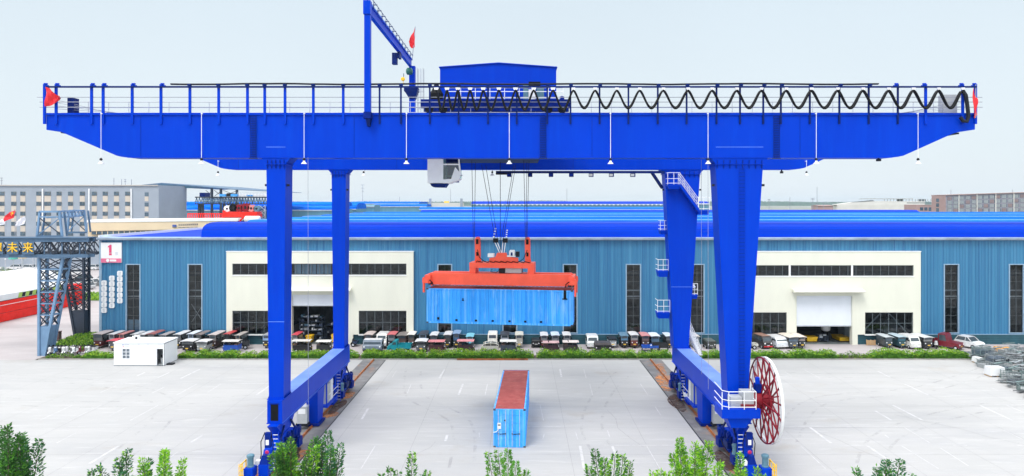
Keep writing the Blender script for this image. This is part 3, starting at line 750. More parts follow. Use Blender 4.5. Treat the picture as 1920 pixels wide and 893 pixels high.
# legs
def leg(X0b, X1b, X0t, X1t, Y, dy, zb, haunch, name='leg'):
    zt = WZ(307, Yn)
    b = MB(); b.taper((X0b, X1b, Y, Y + dy), zb, (X0t, X1t, Y, Y + dy), zt - .06, BL)
    b.box(X0t - .10, X1t + .10, Y - .10, Y + dy + .10, zt - .055, zt + .0, BL)           # flange
    b.taper((X0t, X1t, Y, Y + dy), zt + .003, (X0t - haunch, X1t + haunch, Y - .02, Y + dy + .02), GB - .003, BL)
    lg = b.build(name, gc)
    p = MB(); hx0, hx1 = X0t - haunch * .6, X1t + haunch * .6
    z0, z1 = GB + .01, WZ(276, Yn)
    p.prism_y([(hx0, z0), (hx1, z0), (hx1, z1 - .18), (hx1 - .2, z1), (hx0 + .2, z1), (hx0, z1 - .18)], Y - .03, Y - .006, BL)
    p.box(hx0 + .2, hx1 - .2, Y - .04, Y - .008, z1 - .015, z1 + .02, M['seam'])
    p.build('head_plate', lg)
    s = MB(); n = 5 if X1t - X0t < 2 else 8
    for k in range(n):
        x = X0t + .1 + (X1t - X0t - .2) * k / (n - 1)
        s.box(x - .02, x + .02, Y - .09, Y - .004, zt - .35, zt - .06, M['blue_dark']); s.box(x - .02, x + .02, Y - .09, Y - .022, zt + .005, zt + .25, M['blue_dark'])
    s.build('flange_ribs', lg)
    f = MB(); zl = zt - 1.6
    f.box(X0t - .18, X0t - .02, Y + .2, Y + .35, zl, zl + .16, M['dark']); f.box(X1t + .02, X1t + .18, Y + .2, Y + .35, zl, zl + .16, M['dark'])
    f.build('work_light', lg)
    return lg
ZS0, ZS1 = 3.08, 4.70              # sill beam bottom and top
LY = (Yn + .02, Yf + .05)
legs = []
for Y in LY:
    legs.append(leg(-17.70, -16.66, -17.88, -16.52, Y, 1.5, ZS1 + .05, .34))
    legs.append(leg(14.80, 16.20, 13.93, 17.28, Y, 1.5, ZS1 + .05, .34))
# rungs up the broad near leg, joint lines
r = MB()
for k in range(62):
    z = 5.2 + (21 - 5.2) * k / 61; r.box(15.55, 15.95, LY[0] - .09, LY[0] - .06, z - .016, z + .016, M['blue_dark'])
for sx_ in (15.54, 15.955): r.box(sx_, sx_ + .012, LY[0] - .09, LY[0] - .06, 5.2, 21, M['blue'])
r.build('ladder_rungs', legs[1])
for lg, Y, xa, xb, z in ((legs[0], LY[0], -17.75, -16.6, 10.2), (legs[3], LY[1], 14.5, 16.9, 10.6)):
    s = MB(); s.box(xa, xb, Y - .012, Y - .003, z - .02, z + .02, M['seam']); s.build('weld_seam', lg)
# sill beams
for X0s, X1s, sgn in ((-17.72, -16.66, 1), (15.08, 16.33, -1)):
    b = MB(); y0, y1 = 48.05, 67.2
    b.box(X0s, X1s, y0, y1, ZS0, ZS1, BL)
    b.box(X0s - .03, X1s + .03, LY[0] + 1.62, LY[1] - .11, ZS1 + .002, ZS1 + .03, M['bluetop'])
    for y in (LY[0], LY[1]): b.box(X0s - .09, X1s + .09, y - .1, y + 1.6, ZS1 + .004, ZS1 + .05, BL)
    b.box(X0s - .07, X1s + .07, y0 + .0, y1, ZS0 - .04, ZS0 - .003, BL)
    sb = b.build('sill_beam', gc)
    s = MB()
    for y in (LY[0], LY[1]):
        for k in range(6):
            yy = y + .1 + 1.3 * k / 5
            for q in (X0s, X1s): s.poly([(q - .0 - .085, yy, ZS1 + .052), (q + .085, yy, ZS1 + .052), ((X0s + X1s) / 2 + (q - (X0s + X1s) / 2) * .98, yy, ZS1 + .33)], M['blue_dark'])
    s.build('flange_ribs', sb)
    if sgn == 1:
        s = MB(); s.box(X0s + .25, X1s - .28, y0 - .02, y0 - .004, ZS0 + .2, ZS1 - .27, M['black']); s.box(X0s + .18, X1s - .21, y0 - .03, y0 - .022, ZS1 - .27, ZS1 - .2, M['blue_dark']); s.build('access_opening', sb)
        s = MB(); xx = X1s + .012; s.box(X1s + .003, X1s + .02, y0, y1, ZS0 + .02, ZS0 + .05, M['seam']); s.build('weld_seam', sb)
    # middle post with control cabinet
    xc = (X0s + X1s) / 2
    p = MB(); p.taper((xc - .42, xc + .42, 56.9, 58.3), .25, (xc - .5, xc + .5, 56.6, 58.6), ZS0 - .045, BL)
    p.box(xc - .6, xc + .6, 56.7, 58.5, .06, .248, M['blue_dark'])
    mp_ = p.build('middle_post', gc)
    c = MB(); cxx = xc - .62 if sgn == 1 else xc + .66
    c.box(cxx - .42, cxx + .42, 56.0, 56.55, .5, 1.85, M['grey']); c.box(cxx - .5, cxx + .5, 55.98, 56.6, .3, .496, M['dark'])
    c.box(cxx - .3, cxx + .3, 55.97, 55.996, 1.3, 1.7, M['white']); c.box(cxx - .44, cxx + .44, 55.96, 56.56, 1.853, 1.9, M['galv'])
    c.build('control_cabinet', mp_)
    # cabinet frame with white panels
    fr = MB(); xi = X1s + .1 if sgn == 1 else X0s - .1
    for yy in (59.6, 62.4): fr.box(xc - .45, xc - .35, yy - .05, yy + .05, .9, ZS0 - .045, BL); fr.box(xc + .35, xc + .45, yy - .05, yy + .05, .9, ZS0 - .045, BL)
    fr.box(xc - .55, xc + .55, 59.4, 62.6, .78, .92, BL)
    fo = fr.build('cabinet_frame', gc)
    c = MB(); c.box(xc - .3, xc + .3, 60.0, 61.2, .925, 2.6, M['grey']); c.box(xc - .3, xc + .3, 61.3, 62.0, .925, 2.75, M['white']); c.build('electrical_cabinet', fo)
    r_ = MB()
    for z in (1.4, 1.9): r_.tube([(xi, 59.5, z), (xi, 62.5, z)], .022, M['white'], 5)
    r_.build('guard_rail', fo)
    # bogies
    for y0b, y1b in ((46.6, 52.4), (62.9, 68.4)):
        yc = (y0b + y1b) / 2
        b = MB()
        b.prism_x([(yc - 2.0, ZS0 - .045), (yc + 2.0, ZS0 - .045), (yc + .95, 2.15), (yc - .95, 2.15)][::-1], xc - .34, xc + .34, BL)
        b.prism_x([(yc - 2.6, 1.15), (yc - 2.4, 1.55), (yc - .7, 2.146), (yc + .7, 2.146), (yc + 2.4, 1.55), (yc + 2.6, 1.15), (yc + 1.2, 1.05), (yc - 1.2, 1.05)], xc - .42, xc + .42, BL)
        bg_ = b.build('bogie', gc)
        for s_ in (-1, 1):
            yt = yc + s_ * 1.75
            t = MB(); t.prism_x([(yt - 1.25, .28), (yt - 1.25, .72), (yt - .55, 1.3), (yt + .55, 1.3), (yt + 1.25, .72), (yt + 1.25, .28)], xc - .36, xc - .16, BL)
            t.prism_x([(yt - 1.25, .28), (yt - 1.25, .72), (yt - .55, 1.3), (yt + .55, 1.3), (yt + 1.25, .72), (yt + 1.25, .28)], xc + .16, xc + .36, BL)
            t.box(xc - .15, xc + .15, yt - 1.2, yt - .95, .45, .9, M['blue_dark']); t.box(xc - .15, xc + .15, yt + .95, yt + 1.2, .45, .9, M['blue_dark'])
            t.build('wheel_truck', bg_)
            for q in (-.62, .62):
                wv = MB(); wv.lathe((xc - .12, yt + q, .16 + .34), (1, 0, 0), [(.40, 0), (.40, .05), (.34, .055), (.34, .19), (.40, .195), (.40, .24)], M['rail'], 18); wv.build('wheel', bg_)
            d = MB(); side = sgn
            xm = xc + side * .62
            d.box(xm - .22, xm + .22, yt - .45, yt + .35, .42, 1.05, M['blue_dark'])
            d.lathe((xm, yt - .05, 1.053), (0, 0, 1), [(.2, 0), (.2, .1), (.17, .12), (.17, .55), (.21, .57), (.21, .68), (.1, .74)], M['motor'] if s_ < 0 else M['blue_dark'], 14)
            d.build('drive_motor', bg_)
        e = MB(); e.lathe((xc, y0b - .1, .62), (0, -1, 0), [(.1, 0), (.1, .2), (.17, .22), (.17, .42)], M['black'], 12); e.build('buffer', bg_)
        l = MB(); xl_ = xc - .55 if sgn == -1 else xc + .55
        for k in range(9): l.box(xl_ - .18, xl_ + .18, y0b + .05, y0b + .085, .5 + .28 * k, .53 + .28 * k, M['white'])
        for q in (-.19, .19): l.box(xl_ + q - .02, xl_ + q + .02, y0b + .05, y0b + .10, .35, 2.95, BL)
        l.build('ladder', bg_)
        hb = MB(); hb.box(xc - .15, xc + .25, yc - 2.95, yc - 2.64, 1.9, 2.9, M['blue_dark']); hb.box(xc - .08, xc + .14, yc - 2.965, yc - 2.952, 2.1, 2.45, M['white'])
        hb.tube([(xc - .2, yc - 2.75, 2.9), (xc - .42, yc - 2.9, 2.3), (xc - .4, yc - 2.9, 1.4), (xc - .55, yc - 2.8, .9)], .035, M['black'], 5)
        hb.tube([(xc + .2, yc - 2.75, 2.9), (xc + .42, yc - 2.9, 2.2), (xc + .36, yc - 2.85, 1.2), (xc + .3, yc - 2.8, .8)], .03, M['black'], 5)
        hb.build('junction_box', bg_)
        rc = MB()   # rail clamp and sweeper unit in front of the wheels
        rc.box(xc - .32, xc + .32, y0b - .75, y0b - .12, .22, 1.0, BL); rc.taper((xc - .28, xc + .28, y0b - .7, y0b - .15), 1.0, (xc - .16, xc + .16, y0b - .55, y0b - .2), 1.55, M['blue_dark'])
        rc.box(xc - .6, xc - .3, y0b - .6, y0b - .2, .9, 1.2, M['white']); rc.build('rail_clamp', bg_)
        gd = MB(); xi2 = X1s - .1 if sgn == 1 else X0s + .1; si = 1 if sgn == 1 else -1
        for yy_, zz_, r_g in ((yc - 1.5, 1.55, .42), (yc + 1.5, 1.55, .42), (yc, 1.75, .3)):
            gd.lathe((xc + si * .43, yy_, zz_), (si, 0, 0), [(r_g, 0), (r_g, .1), (r_g * .7, .12), (r_g * .7, .2), (r_g * .3, .22)], M['blue_dark'], 16)
        go_ = gd.build('gear_cover', bg_)
        br = MB()
        for k in range(7):
            yy_ = yc - 2.1 + .7 * k; br.box(xc + si * .43, xc + si * .6, yy_ - .03, yy_ + .03, 1.0 + .12 * (k % 3), 1.9 - .1 * (k % 2), BL if k % 2 else M['navy'])
        br.beam((xc + si * .42, yc - 1.5, 1.95), (xc + si * .42, yc - .7, 2.7), .1, .12, M['navy']); br.beam((xc + si * .42, yc + 1.5, 1.95), (xc + si * .42, yc + .7, 2.7), .1, .12, M['navy'])
        br.box(xc + si * .44, xc + si * .75, yc - .5, yc + .45, .95, 1.4, M['navy']); br.tube([(xc + si * .6, yc - 2.0, 1.1), (xc + si * .75, yc - .8, .8), (xc + si * .7, yc + .7, .85), (xc + si * .6, yc + 2, 1.2)], .045, M['black'], 5)
        br.box(xc + si * .44, xc + si * .62, yc + 1.9, yc + 2.5, 1.2, 1.75, M['navy']); br.build('brackets', bg_)
        hw = MB(); hw.lathe((xc + .02, yc - 2.97, 1.62), (0, -1, 0), [(.10, 0), (.14, .02), (.10, .05)], M['magenta'], 10); hw.build('hand_wheel', bg_)
        if y0b < 50:
            so_ = -1 if sgn == 1 else 1
            xm = xc + so_ * .78
            d = MB(); d.box(xm - .3, xm + .3, y0b - 1.3, y0b - .5, .3, .95, BL)
            d.lathe((xm, y0b - .9, .955), (0, 0, 1), [(.24, 0), (.24, .08), (.2, .1), (.2, .62), (.25, .64), (.25, .78), (.16, .84)], M['motor'], 16); d.build('brake_motor', bg_)
            yg = MB(); xg = xm + so_ * .42
            for q in (-1.45, -.6): yg.box(xg - .035, xg + .035, y0b + q - .03, y0b + q + .03, .05, 1.35, M['yellow'])
            for z in (.4, .85, 1.3): yg.box(xg - .03, xg + .03, y0b - 1.45, y0b - .6, z - .03, z + .03, M['yellow'])
            for q in (xg - .12, xg + .12): yg.box(q - .02, q + .02, y0b - 1.48, y0b - 1.44, .05, 1.35, M['yellow'])
            for z in (.3, .6, .9, 1.2): yg.box(xg - .12, xg + .12, y0b - 1.49, y0b - 1.445, z - .02, z + .02, M['yellow'])
            yg.build('yellow_guard', bg_)

# festoon posts, rail, tray and cable
YP = Yn - .14
posts = [84.7, 106.4, 172.8, 194.4, 248.8, 302.7, 356.9, 410.8, 464.7, 497, 535, 588, 644, 712, 752, 806, 860, 915, 969, 1026, 1069.5, 1124, 1178, 1233, 1287, 1343, 1387, 1430.5, 1463.5, 1517.7, 1573, 1628, 1682.5, 1734.6, 1804, 1828]
ztop = WZ(160, Yn)
fr = MB(); fr.box(WX(90, Yn), WX(1828, Yn), YP - .10, YP - .04 + .06, WZ(165.5, Yn), WZ(162.5, Yn), M['navy'])
fro = fr.build('festoon_rail', gc)
for i, px in enumerate(posts):
    x = WX(px, Yn); p = MB(); hw = .055 if px > 650 and px < 1700 else .085
    p.box(x - hw, x + hw, YP + .025, YP + .135, WZ(233, Yn), WZ(158.5, Yn), M['navy'] if hw < .06 else BL)
    end = px < 320 or px > 1660
    if end:
        sgn = 1 if px < 320 else -1
        p.beam((x, YP + .08, WZ(160, Yn)), (x + sgn * .36, YP - .05, WZ(163, Yn)), .1, .16, BL); p.box(x + sgn * .05, x + sgn * .28, YP - .1, YP + .02, WZ(159.5, Yn), WZ(157, Yn), BL)
    else: p.box(x - .1, x + .16, YP - .12, YP + .02, WZ(162, Yn), WZ(158.5, Yn), M['navy'])
    p.build('support_post', gc)
tr = MB(); rr = random.Random(3); pts = []
xs = list(range(322, 1646, 26)) + [1645]
for q in xs: pts.append((WX(q, Yn), YP - .04, WZ(158.2 + .7 * math.sin(q / 47.0) + rr.uniform(-.25, .25), Yn)))
tr.tube(pts, .052, M['dark'], 6); tr.tube([(p[0], p[1] + .09, p[2] - .02) for p in pts], .045, M['navy'], 6)
tr.build('cable_tray', gc)
hang = [819, 839, 859, 882, 906.5, 935.7, 966.7, 1000.5, 1036.5, 1074.5, 1115, 1155.3, 1198, 1242, 1288, 1333, 1379, 1425, 1471, 1518, 1567, 1614, 1662, 1708, 1755, 1800]
fc = MB()
for off, dz in ((-.055, 0), (.05, .10)):
    pts = []
    for a, c in zip(hang, hang[1:]):
        wide = c - a; zlo = (208 if wide < 39 else 205) - dz * 26.5
        ztp = 171.0
        for k in range(17):
            t = k / 17; s_ = (1 - math.cos(2 * math.pi * t)) / 2
            s_ = s_ ** .8
            xx = a + wide * t
            pts.append((WX(xx, Yn), YP - .12 + off * 1.2, WZ(ztp + (zlo - ztp) * s_, Yn)))
    fc.tube(pts, .075, M['black'], 6)
# run down over the girder end
fc.tube([(WX(q[0], Yn), YP - .14, WZ(q[1], Yn)) for q in ((1800, 171), (1806, 180), (1809, 200), (1811, 220), (1808, 229), (1801, 228), (1796, 221))], .13, M['dark'], 8)
fco = fc.build('festoon_cable', gc, True)
for q in hang:
    h = MB(); x = WX(q, Yn); s_ = .17 if q < 1050 else .13
    h.prism_y([(x - s_, WZ(166, Yn)), (x + s_, WZ(166, Yn)), (x + s_ * .7, WZ(170, Yn)), (x - s_ * .7, WZ(170, Yn))][::-1], YP - .22, YP - .105, M['white'])
    h.build('cable_trolley', fco)
# walkway railings on both girders
for gi, Y in enumerate((Yn, Yf)):
    rl = MB()
    if gi == 0:
        for py, x0, x1 in ((182.5, 69, 1842), (191.5, 74, 1842), (201.2, 74, 1843)): rl.tube([(WX(x0, Yn), Yn + .02, WZ(py, Yn)), (WX(x1, Yn), Yn + .02, WZ(py, Yn))], .026, M['wiregrey'], 5)
        for k in range(4):   # slanting wires at both ends
            rl.tube([(WX(92, Yn), Yn + .6, WZ(184 + 6 * k, Yn)), (WX(200 + 12 * k, Yn), Yn + .7, WZ(211, Yn))], .013, M['wiregrey'], 4)
            rl.tube([(WX(1826, Yn), Yn + .6, WZ(184 + 6 * k, Yn)), (WX(1700 - 8 * k, Yn), Yn + .7, WZ(211, Yn))], .013, M['wiregrey'], 4)
    yy = Y + 1.62; xa, xb = WX(100, Yn), WX(1815, Yn)
    zt = GT + 1.05
    for z in (zt, zt - .42, zt - .78): rl.tube([(xa, yy, z), (xb, yy, z)], .022, M['galv'], 5)
    n = 44
    for k in range(n + 1): x = xa + (xb - xa) * k / n; rl.box(x - .02, x + .02, yy - .02, yy + .02, GT, zt, M['galv'])
    rl.build('walkway_railing', gc)
    cr_ = MB(); cr_.box(GP[0][0] + .5, GP[-1][0] - .5, Y + .8, Y + .95, GT + .003, GT + .14, M['dark']); cr_.build('trolley_rail', girders[gi])
# end boxes on the girder
for px0, px1, py0, m in ((128, 140, 184, M['navy']), (1767, 1793, 178, M['grey'])):
    b = MB(); b.box(WX(px0, 49), WX(px1, 49), 48.9, 49.5, GT, WZ(py0, 49), m); b.build('end_cabinet', gc)
# hanging lamps
def lamp(px, Y, zl, rod_top):
    x = WX(px, Yn) if Y < 60 else WX(px, Yf - .2)
    yy = Y - .22
    b = MB(); b.lathe((x, yy, zl), (0, 0, 1), [(.21, -.02), (.21, 0), (.16, .05), (.09, .11), (.08, .2), (.05, .21)], M['white'], 14)
    b.lathe((x, yy, zl + .212), (0, 0, 1), [(.06, 0), (.1, .06), (.1, .1), (.05, .18)], M['dark'], 10)
    l = b.build('floodlight', gc)
    r_ = MB(); r_.tube([(x, yy, zl + .39), (x, yy, rod_top)], .021, M['white'], 6); r_.box(x - .05, x + .05, yy, yy + .22, rod_top - .12, rod_top - .06, M['white']); r_.build('lamp_rod', l)
for px in (193, 380.5, 572, 763, 955, 1144, 1326, 1528, 1718): lamp(px, Yn, WZ(307, Yn - .2), GT + .05)
for px in (409, 682, 923, 1512): lamp(px, Yf, WZ(329, Yf - .2), GB - .02 + (.9 if px in (409, 1512) else .0) - (0 if px in (409, 1512) else .02))
for px, Y, py in ((1250 + 400 + 2, Yn, 298), (1468, Yf, 321)):
    b = MB(); x = WX(px, Y); b.box(x - .05, x + .05, Y + .3, Y + .4, WZ(py, Y), GB, M['dark']); b.box(x - .1, x + .12, Y + .2, Y + .5, WZ(py + 4, Y), WZ(py, Y), M['dark']); b.build('camera_housing', gc)
# trunking with hanging motors along the far girder
b = MB(); xa, xb = WX(930, 63.6), WX(1245, 63.6); b.box(xa, xb, 63.2, 63.5, WZ(325.5, 63.6), WZ(321, 63.6), M['navy'])
b.box(WX(930, 63.6), WX(955, 63.6), 63.0, 63.5, WZ(328, 63.6), WZ(325.6, 63.6), M['dark'])
pr = b.build('power_rail', gc)
for px in (955, 994, 1033, 1071, 1108, 1146, 1186):
    c = MB(); x = WX(px, 63.4); c.box(x - .2, x + .2, 63.0, 63.5, WZ(332, 63.4), WZ(325.7, 63.4), M['navy']); c.box(x - .22, x + .1, 62.98, 62.997, WZ(331, 63.4), WZ(326.5, 63.4), M['blue_dark'] if px < 1100 else M['grey']); c.build('rail_bracket', pr)
b = MB(); b.beam((WX(1222, 64), 64.2, WZ(322, 64)), (WX(1247, 64), 65.3, WZ(352, 64)), .22, .22, M['navy']); b.build('knee_brace', gc)

# service gantry across the girders
sg = MB(); xp0, xp1 = WX(686.5, Yn), WX(697.5, Yn)
sg.box(xp0, xp1, Yn - .62, Yn - .2, WZ(222, Yn), WZ(32, Yn), BL)
sgo = sg.build('service_post', gc)
b = MB(); b.box(xp0 - .05, xp1 + .05, Yn - .64, Yn - .005, WZ(224, Yn), WZ(212, Yn), M['blue_dark']); b.taper((xp0 + .15, xp1 - .1, Yn - .4, Yn - .01), WZ(238, Yn), (xp0 + .1, xp1, Yn - .55, Yn - .01), WZ(224.2, Yn), M['navy']); b.build('foot_bracket', sgo)
zb0, zb1 = WZ(31, Yn), WZ(5.5, Yn)
b = MB(); b.box(xp0 - .06, xp1 + .02, Yn - .68, Yn - .1, zb0, zb1, BL)
bx0, bx1 = WX(691, Yn), WX(697.5, Yn)
xb0, xb1 = xp0 + .06, xp1 - .05
b.box(xb0, xb1, Yn - .1, 67.2, zb1 - .85, zb1 - .75, BL); b.box(xb0 + .13, xb1 - .12, Yn - .1, 67.2, zb1 - .75, zb1 - .12, BL); b.box(xb0, xb1, Yn - .1, 67.2, zb1 - .12, zb1 - .02, M['seam'])
bm_ = b.build('service_beam', gc)
r_ = MB()
for q in (xb0 - .02, xb1 + .05):
    r_.tube([(q, Yn, zb1 + .28), (q, 67, zb1 + .28)], .025, M['navy'], 5)
    for k in range(12): y = Yn + .6 + 1.5 * k; r_.box(q - .02, q + .02, y - .02, y + .02, zb1 - .3, zb1 + .28, M['navy'])
for k in range(12): y = Yn + .6 + 1.5 * k; r_.box(xb0, xb1 + .3, y - .04, y + .04, zb1 + .0, zb1 + .04, M['navy'])
r_.build('beam_guard_rail', bm_)
xfp = WX(773, 66.4)
b = MB(); b.box(xfp - .28, xfp + .28, 66.2, 66.8, GT, zb1 - .86, BL); b.box(xfp - .75, xfp + .6, 66.0, 67.0, WZ(172, 66.4), WZ(165, 66.4), M['navy']); b.taper((xfp - .25, xfp + .3, 66.1, 66.9), WZ(186, 66.4), (xfp - .7, xfp + .55, 66.0, 67.0), WZ(172, 66.4), M['navy']); b.build('service_post', gc)
b = MB(); yh = 60.5; b.box(xb0 + .05, xb1 - .05, yh - .5, yh + .5, zb1 - 1.35, zb1 - .86, M['navy']); b.box(xb0 - .45, xb0 - .02, yh - .3, yh + .2, zb1 - 1.9, zb1 - .9, M['navy']); ho = b.build('chain_hoist', bm_)
b = MB(); b.lathe((xfp - .45, 65.6, WZ(134, 65.6)), (1, 0, 0), [(.2, 0), (.34, .1), (.34, .5), (.2, .6)], vmat((.01, .12, .10)), 14)
b.tube([(xfp - .7, 65.6, WZ(138, 65.6)), (xfp - .7, 65.6, WZ(146, 65.6))], .03, M['dark'], 5); b.build('hoist_motor', ho)
b = MB(); b.lathe((xfp - .75, 65.55, WZ(149, 65.6)), (0, -1, 0), [(.12, 0), (.2, .04), (.2, .12), (.12, .16)], M['yellow'], 12); b.tube([(xfp - .75, 65.5, WZ(152, 65.6)), (xfp - .7, 65.5, WZ(156, 65.6)), (xfp - .82, 65.5, WZ(157.5, 65.6))], .03, M['yellow'], 5); b.build('hoist_hook', ho)
b = MB(); xc_ = xfp + .82; w_ = .28
for dx in (-w_, 0, w_):
    for dy in (-w_, w_): b.tube([(xc_ + dx, 66.4 + dy, GT), (xc_ + dx, 66.4 + dy, WZ(129, 66.4))], .02, M['wiregrey'] if dx else M['galv'], 4)
for k in range(8):
    z = GT + .6 + .56 * k
    b.tube([(xc_ - w_, 66.4 - w_, z), (xc_ + w_, 66.4 - w_, z), (xc_ + w_, 66.4 + w_, z), (xc_ - w_, 66.4 + w_, z)], .018, M['galv'], 4)
b.build('ladder_cage', gc)

# stairs, landings on the broad far leg
YS = Yf - .75
def landing(px0, px1, py, prail, y0, y1, name='landing', deep=.35):
    x0, x1 = WX(px0, y0), WX(px1, y0); z = WZ(py, y0); zr = WZ(prail, y0)
    b = MB(); b.box(x0, x1, y0, y1, z - .1, z, BL); b.taper((x0 + .1, x1 - .05, y0 + .1, y1 - .1), z - deep - .1, (x0, x1, y0, y1), z - .102, BL)
    l = b.build(name, gc); r_ = MB()
    for q in (zr, z + (zr - z) * .5, z + .12): r_.tube([(x1, y0, q), (x0, y0, q), (x0, y1, q)], .025, M['white'], 5)
    for x in (x0, (x0 + x1) / 2, x1): r_.tube([(x, y0, z), (x, y0, zr)], .025, M['white'], 5)
    r_.build('guard_rail', l); return l
landing(1252, 1275, 346, 324, YS, Yf + .04)
landing(1309, 1330, 394, 370, YS, Yf + 1.2)
landing(1234, 1253, 508, 487, Yf + .3, Yf + 1.4, deep=.5)
landing(1233, 1256, 586, 563, Yf + .3, Yf + 1.4, deep=.5)
landing(1238, 1254, 432, 414, Yf + .5, Yf + 1.4, deep=.3)
landing(1296, 1308, 553, 532, Yf + .3, Yf + 1.4, deep=.3)
def stair(p, q, w_, name='stair', rail=1.05):
    p = Vector(p); q = Vector(q); b = MB()
    for s_ in (0, w_): b.beam(p + Vector((0, s_, 0)), q + Vector((0, s_, 0)), .06, .24, BL)
    n = int(abs(p.z - q.z) / .22)
    for k in range(1, n):
        c = p + (q - p) * k / n; b.box(c.x - .12, c.x + .12, c.y + .04, c.y + w_ - .04, c.z - .015, c.z + .015, BL)
    l = b.build(name, gc); r_ = MB()
    for s_ in (0, w_):
        for h in (rail, rail * .5): r_.tube([p + Vector((0, s_, h)), q + Vector((0, s_, h))], .025, M['white'], 5)
        for k in range(5): c = p + (q - p) * k / 4 + Vector((0, s_, 0)); r_.tube([c, c + Vector((0, 0, rail))], .022, M['white'], 5)
    r_.build('handrail', l)
stair((WX(1275, YS), YS, WZ(346, YS)), (WX(1310, YS), YS, WZ(394, YS)), .7)
# steep white access stair beside the leg foot
b = MB(); p = Vector((16.55, 66.2, WZ(622, 66.2))); q = Vector((17.55, 66.2, WZ(668, 66.2) + .1))
for s_ in (0, .7): b.beam(p + Vector((0, s_, 0)), q + Vector((0, s_, 0)), .07, .2, M['white'])
for k in range(11): c = p + (q - p) * k / 10; b.box(c.x - .22, c.x + .22, 66.22, 66.88, c.z - .035, c.z + .035, M['white'])
l = b.build('access_stair', gc); r_ = MB()
for s_ in (0, .7):
    for h in (1.0, .5): r_.tube([p + Vector((-.1, s_, h + .3)), p + Vector((.05, s_, h)), q + Vector((0, s_, h)), q + Vector((.25, s_, h - .5))], .028, M['white'], 5)
    for k in range(5): c = p + (q - p) * k / 4 + Vector((0, s_, 0)); r_.tube([c, c + Vector((0, 0, 1.0))], .024, M['white'], 5)
r_.build('handrail', l)
# lamps on the legs
for x, y, z in ((16.35 + .1, Yn + .4, WZ(610, Yn + .4)), (16.75, Yf + .4, WZ(537, Yf + .4))):
    b = MB(); b.tube([(x - .3, y, z + .3), (x, y, z + .28)], .03, M['white'], 6); b.lathe((x + .02, y, z - .12), (-.3, 0, 1), [(.2, 0), (.2, .02), (.1, .22), (.06, .4)], M['white'], 12); b.build('leg_lamp', gc)

# thin cables dropping from the girder
for px, Y, z1 in ((577.5, 48.0, 4.0), (1327.5, 48.0, 5.5), (1315, 50.3, 6)):
    b = MB(); x = WX(px, Y); b.tube([(x, Y, GB), (x + .02, Y, z1)], .014, M['wiregrey'], 4); b.build('hanging_cable', gc)
# cable reel and its platform
cx_, cy_, cz_, rad = 17.15, 47.5, WZ(750, 47.5), 2.95
b = MB()
def ring(b, x, r0, wx_, wr, m, n=64):
    for i in range(n):
        t0, t1 = 2 * math.pi * i / n, 2 * math.pi * (i + 1) / n
        def P(t, r, dx): return (x + dx, cy_ + r * math.cos(t), cz_ + r * math.sin(t))
        b.hexa([P(t0, r0 - wr, -wx_), P(t0, r0 - wr, wx_), P(t1, r0 - wr, wx_), P(t1, r0 - wr, -wx_)], [P(t0, r0, -wx_), P(t0, r0, wx_), P(t1, r0, wx_), P(t1, r0, -wx_)], m)
ring(b, cx_ + .10, rad, .085, .08, M['white'])
reel = b.build('cable_reel', gc)
b = MB(); ring(b, cx_ - .17, rad - .02, .03, .10, M['reel']); b.build('inner_rim', reel)
b = MB()
ring(b, cx_, rad * .36, .05, .08, M['reel'], 32); b.build('brace_ring', reel)
b = MB(); n = 30
for i in range(n):
    t = 2 * math.pi * (i + .3) / n
    for dx in ((-.16,) if i % 2 else (.16,)):
        b.beam((cx_ + dx * 2.0 - .05, cy_ + .42 * math.cos(t), cz_ + .42 * math.sin(t)), (cx_ + dx * .7, cy_ + (rad - .08) * math.cos(t), cz_ + (rad - .08) * math.sin(t)), .085, .085, M['reel'])
b.build('spokes', reel)
b = MB(); b.lathe((cx_ - 1.0, cy_, cz_), (1, 0, 0), [(.2, 0), (.55, .02), (.55, .62), (.42, .64), (.42, 1.3), (.3, 1.34), (.3, 1.5)], M['reel'], 24); b.build('drum', reel, True)
b = MB(); b.box(cx_ - .75, cx_ - .35, cy_ - .25, cy_ + .25, cz_ + .56, cz_ + 1.15, M['blue_dark']); b.lathe((cx_ - .55, cy_, cz_ + 1.152), (0, 0, 1), [(.16, 0), (.16, .4), (.1, .44)], BL, 12); b.build('reel_motor', reel)
b = MB(); px0, px1 = WX(1354, 46.2), WX(1426, 46.2); y0, y1 = 46.2, 48.0; zt = WZ(768, 46.2)
b.box(px0, px1, y0, y1, zt - .62, zt, BL); b.taper((px0 + .7, px1 - .9, y0 + .3, y1), zt - 1.35, (px0 + .4, px1 - .4, y0 + .2, y1), zt - .622, BL)
pf = b.build('reel_platform', gc); zr = WZ(735, 46.2)
r_ = MB()
for q in (zr, zt + (zr - zt) * .5, zt + .15):
    r_.tube([(px0, y1, q + .2), (px0, y0, q + .1), (px0 + .45, y0, q), (px1 - .3, y0, q), (px1 - .3, y1 - 1.0, q)], .028, M['white'], 5)
for x in (px0, px0 + .45, (px0 + px1) / 2 + .2, px1 - .3): r_.tube([(x, y0, zt), (x, y0, zr)], .028, M['white'], 5)
r_.build('guard_rail', pf)
b = MB(); b.box(WX(1369, 47), WX(1390, 47), 46.8, 47.6, zt + .003, WZ(744, 47), M['grey']); b.box(WX(1391, 47), WX(1411, 47), 46.7, 47.7, zt + .2, WZ(734, 47), M['grey']); b.box(WX(1387, 47), px1, 46.5, 47.8, zt + .003, zt + .19, M['reel'])
b.build('electrical_cabinet', pf)

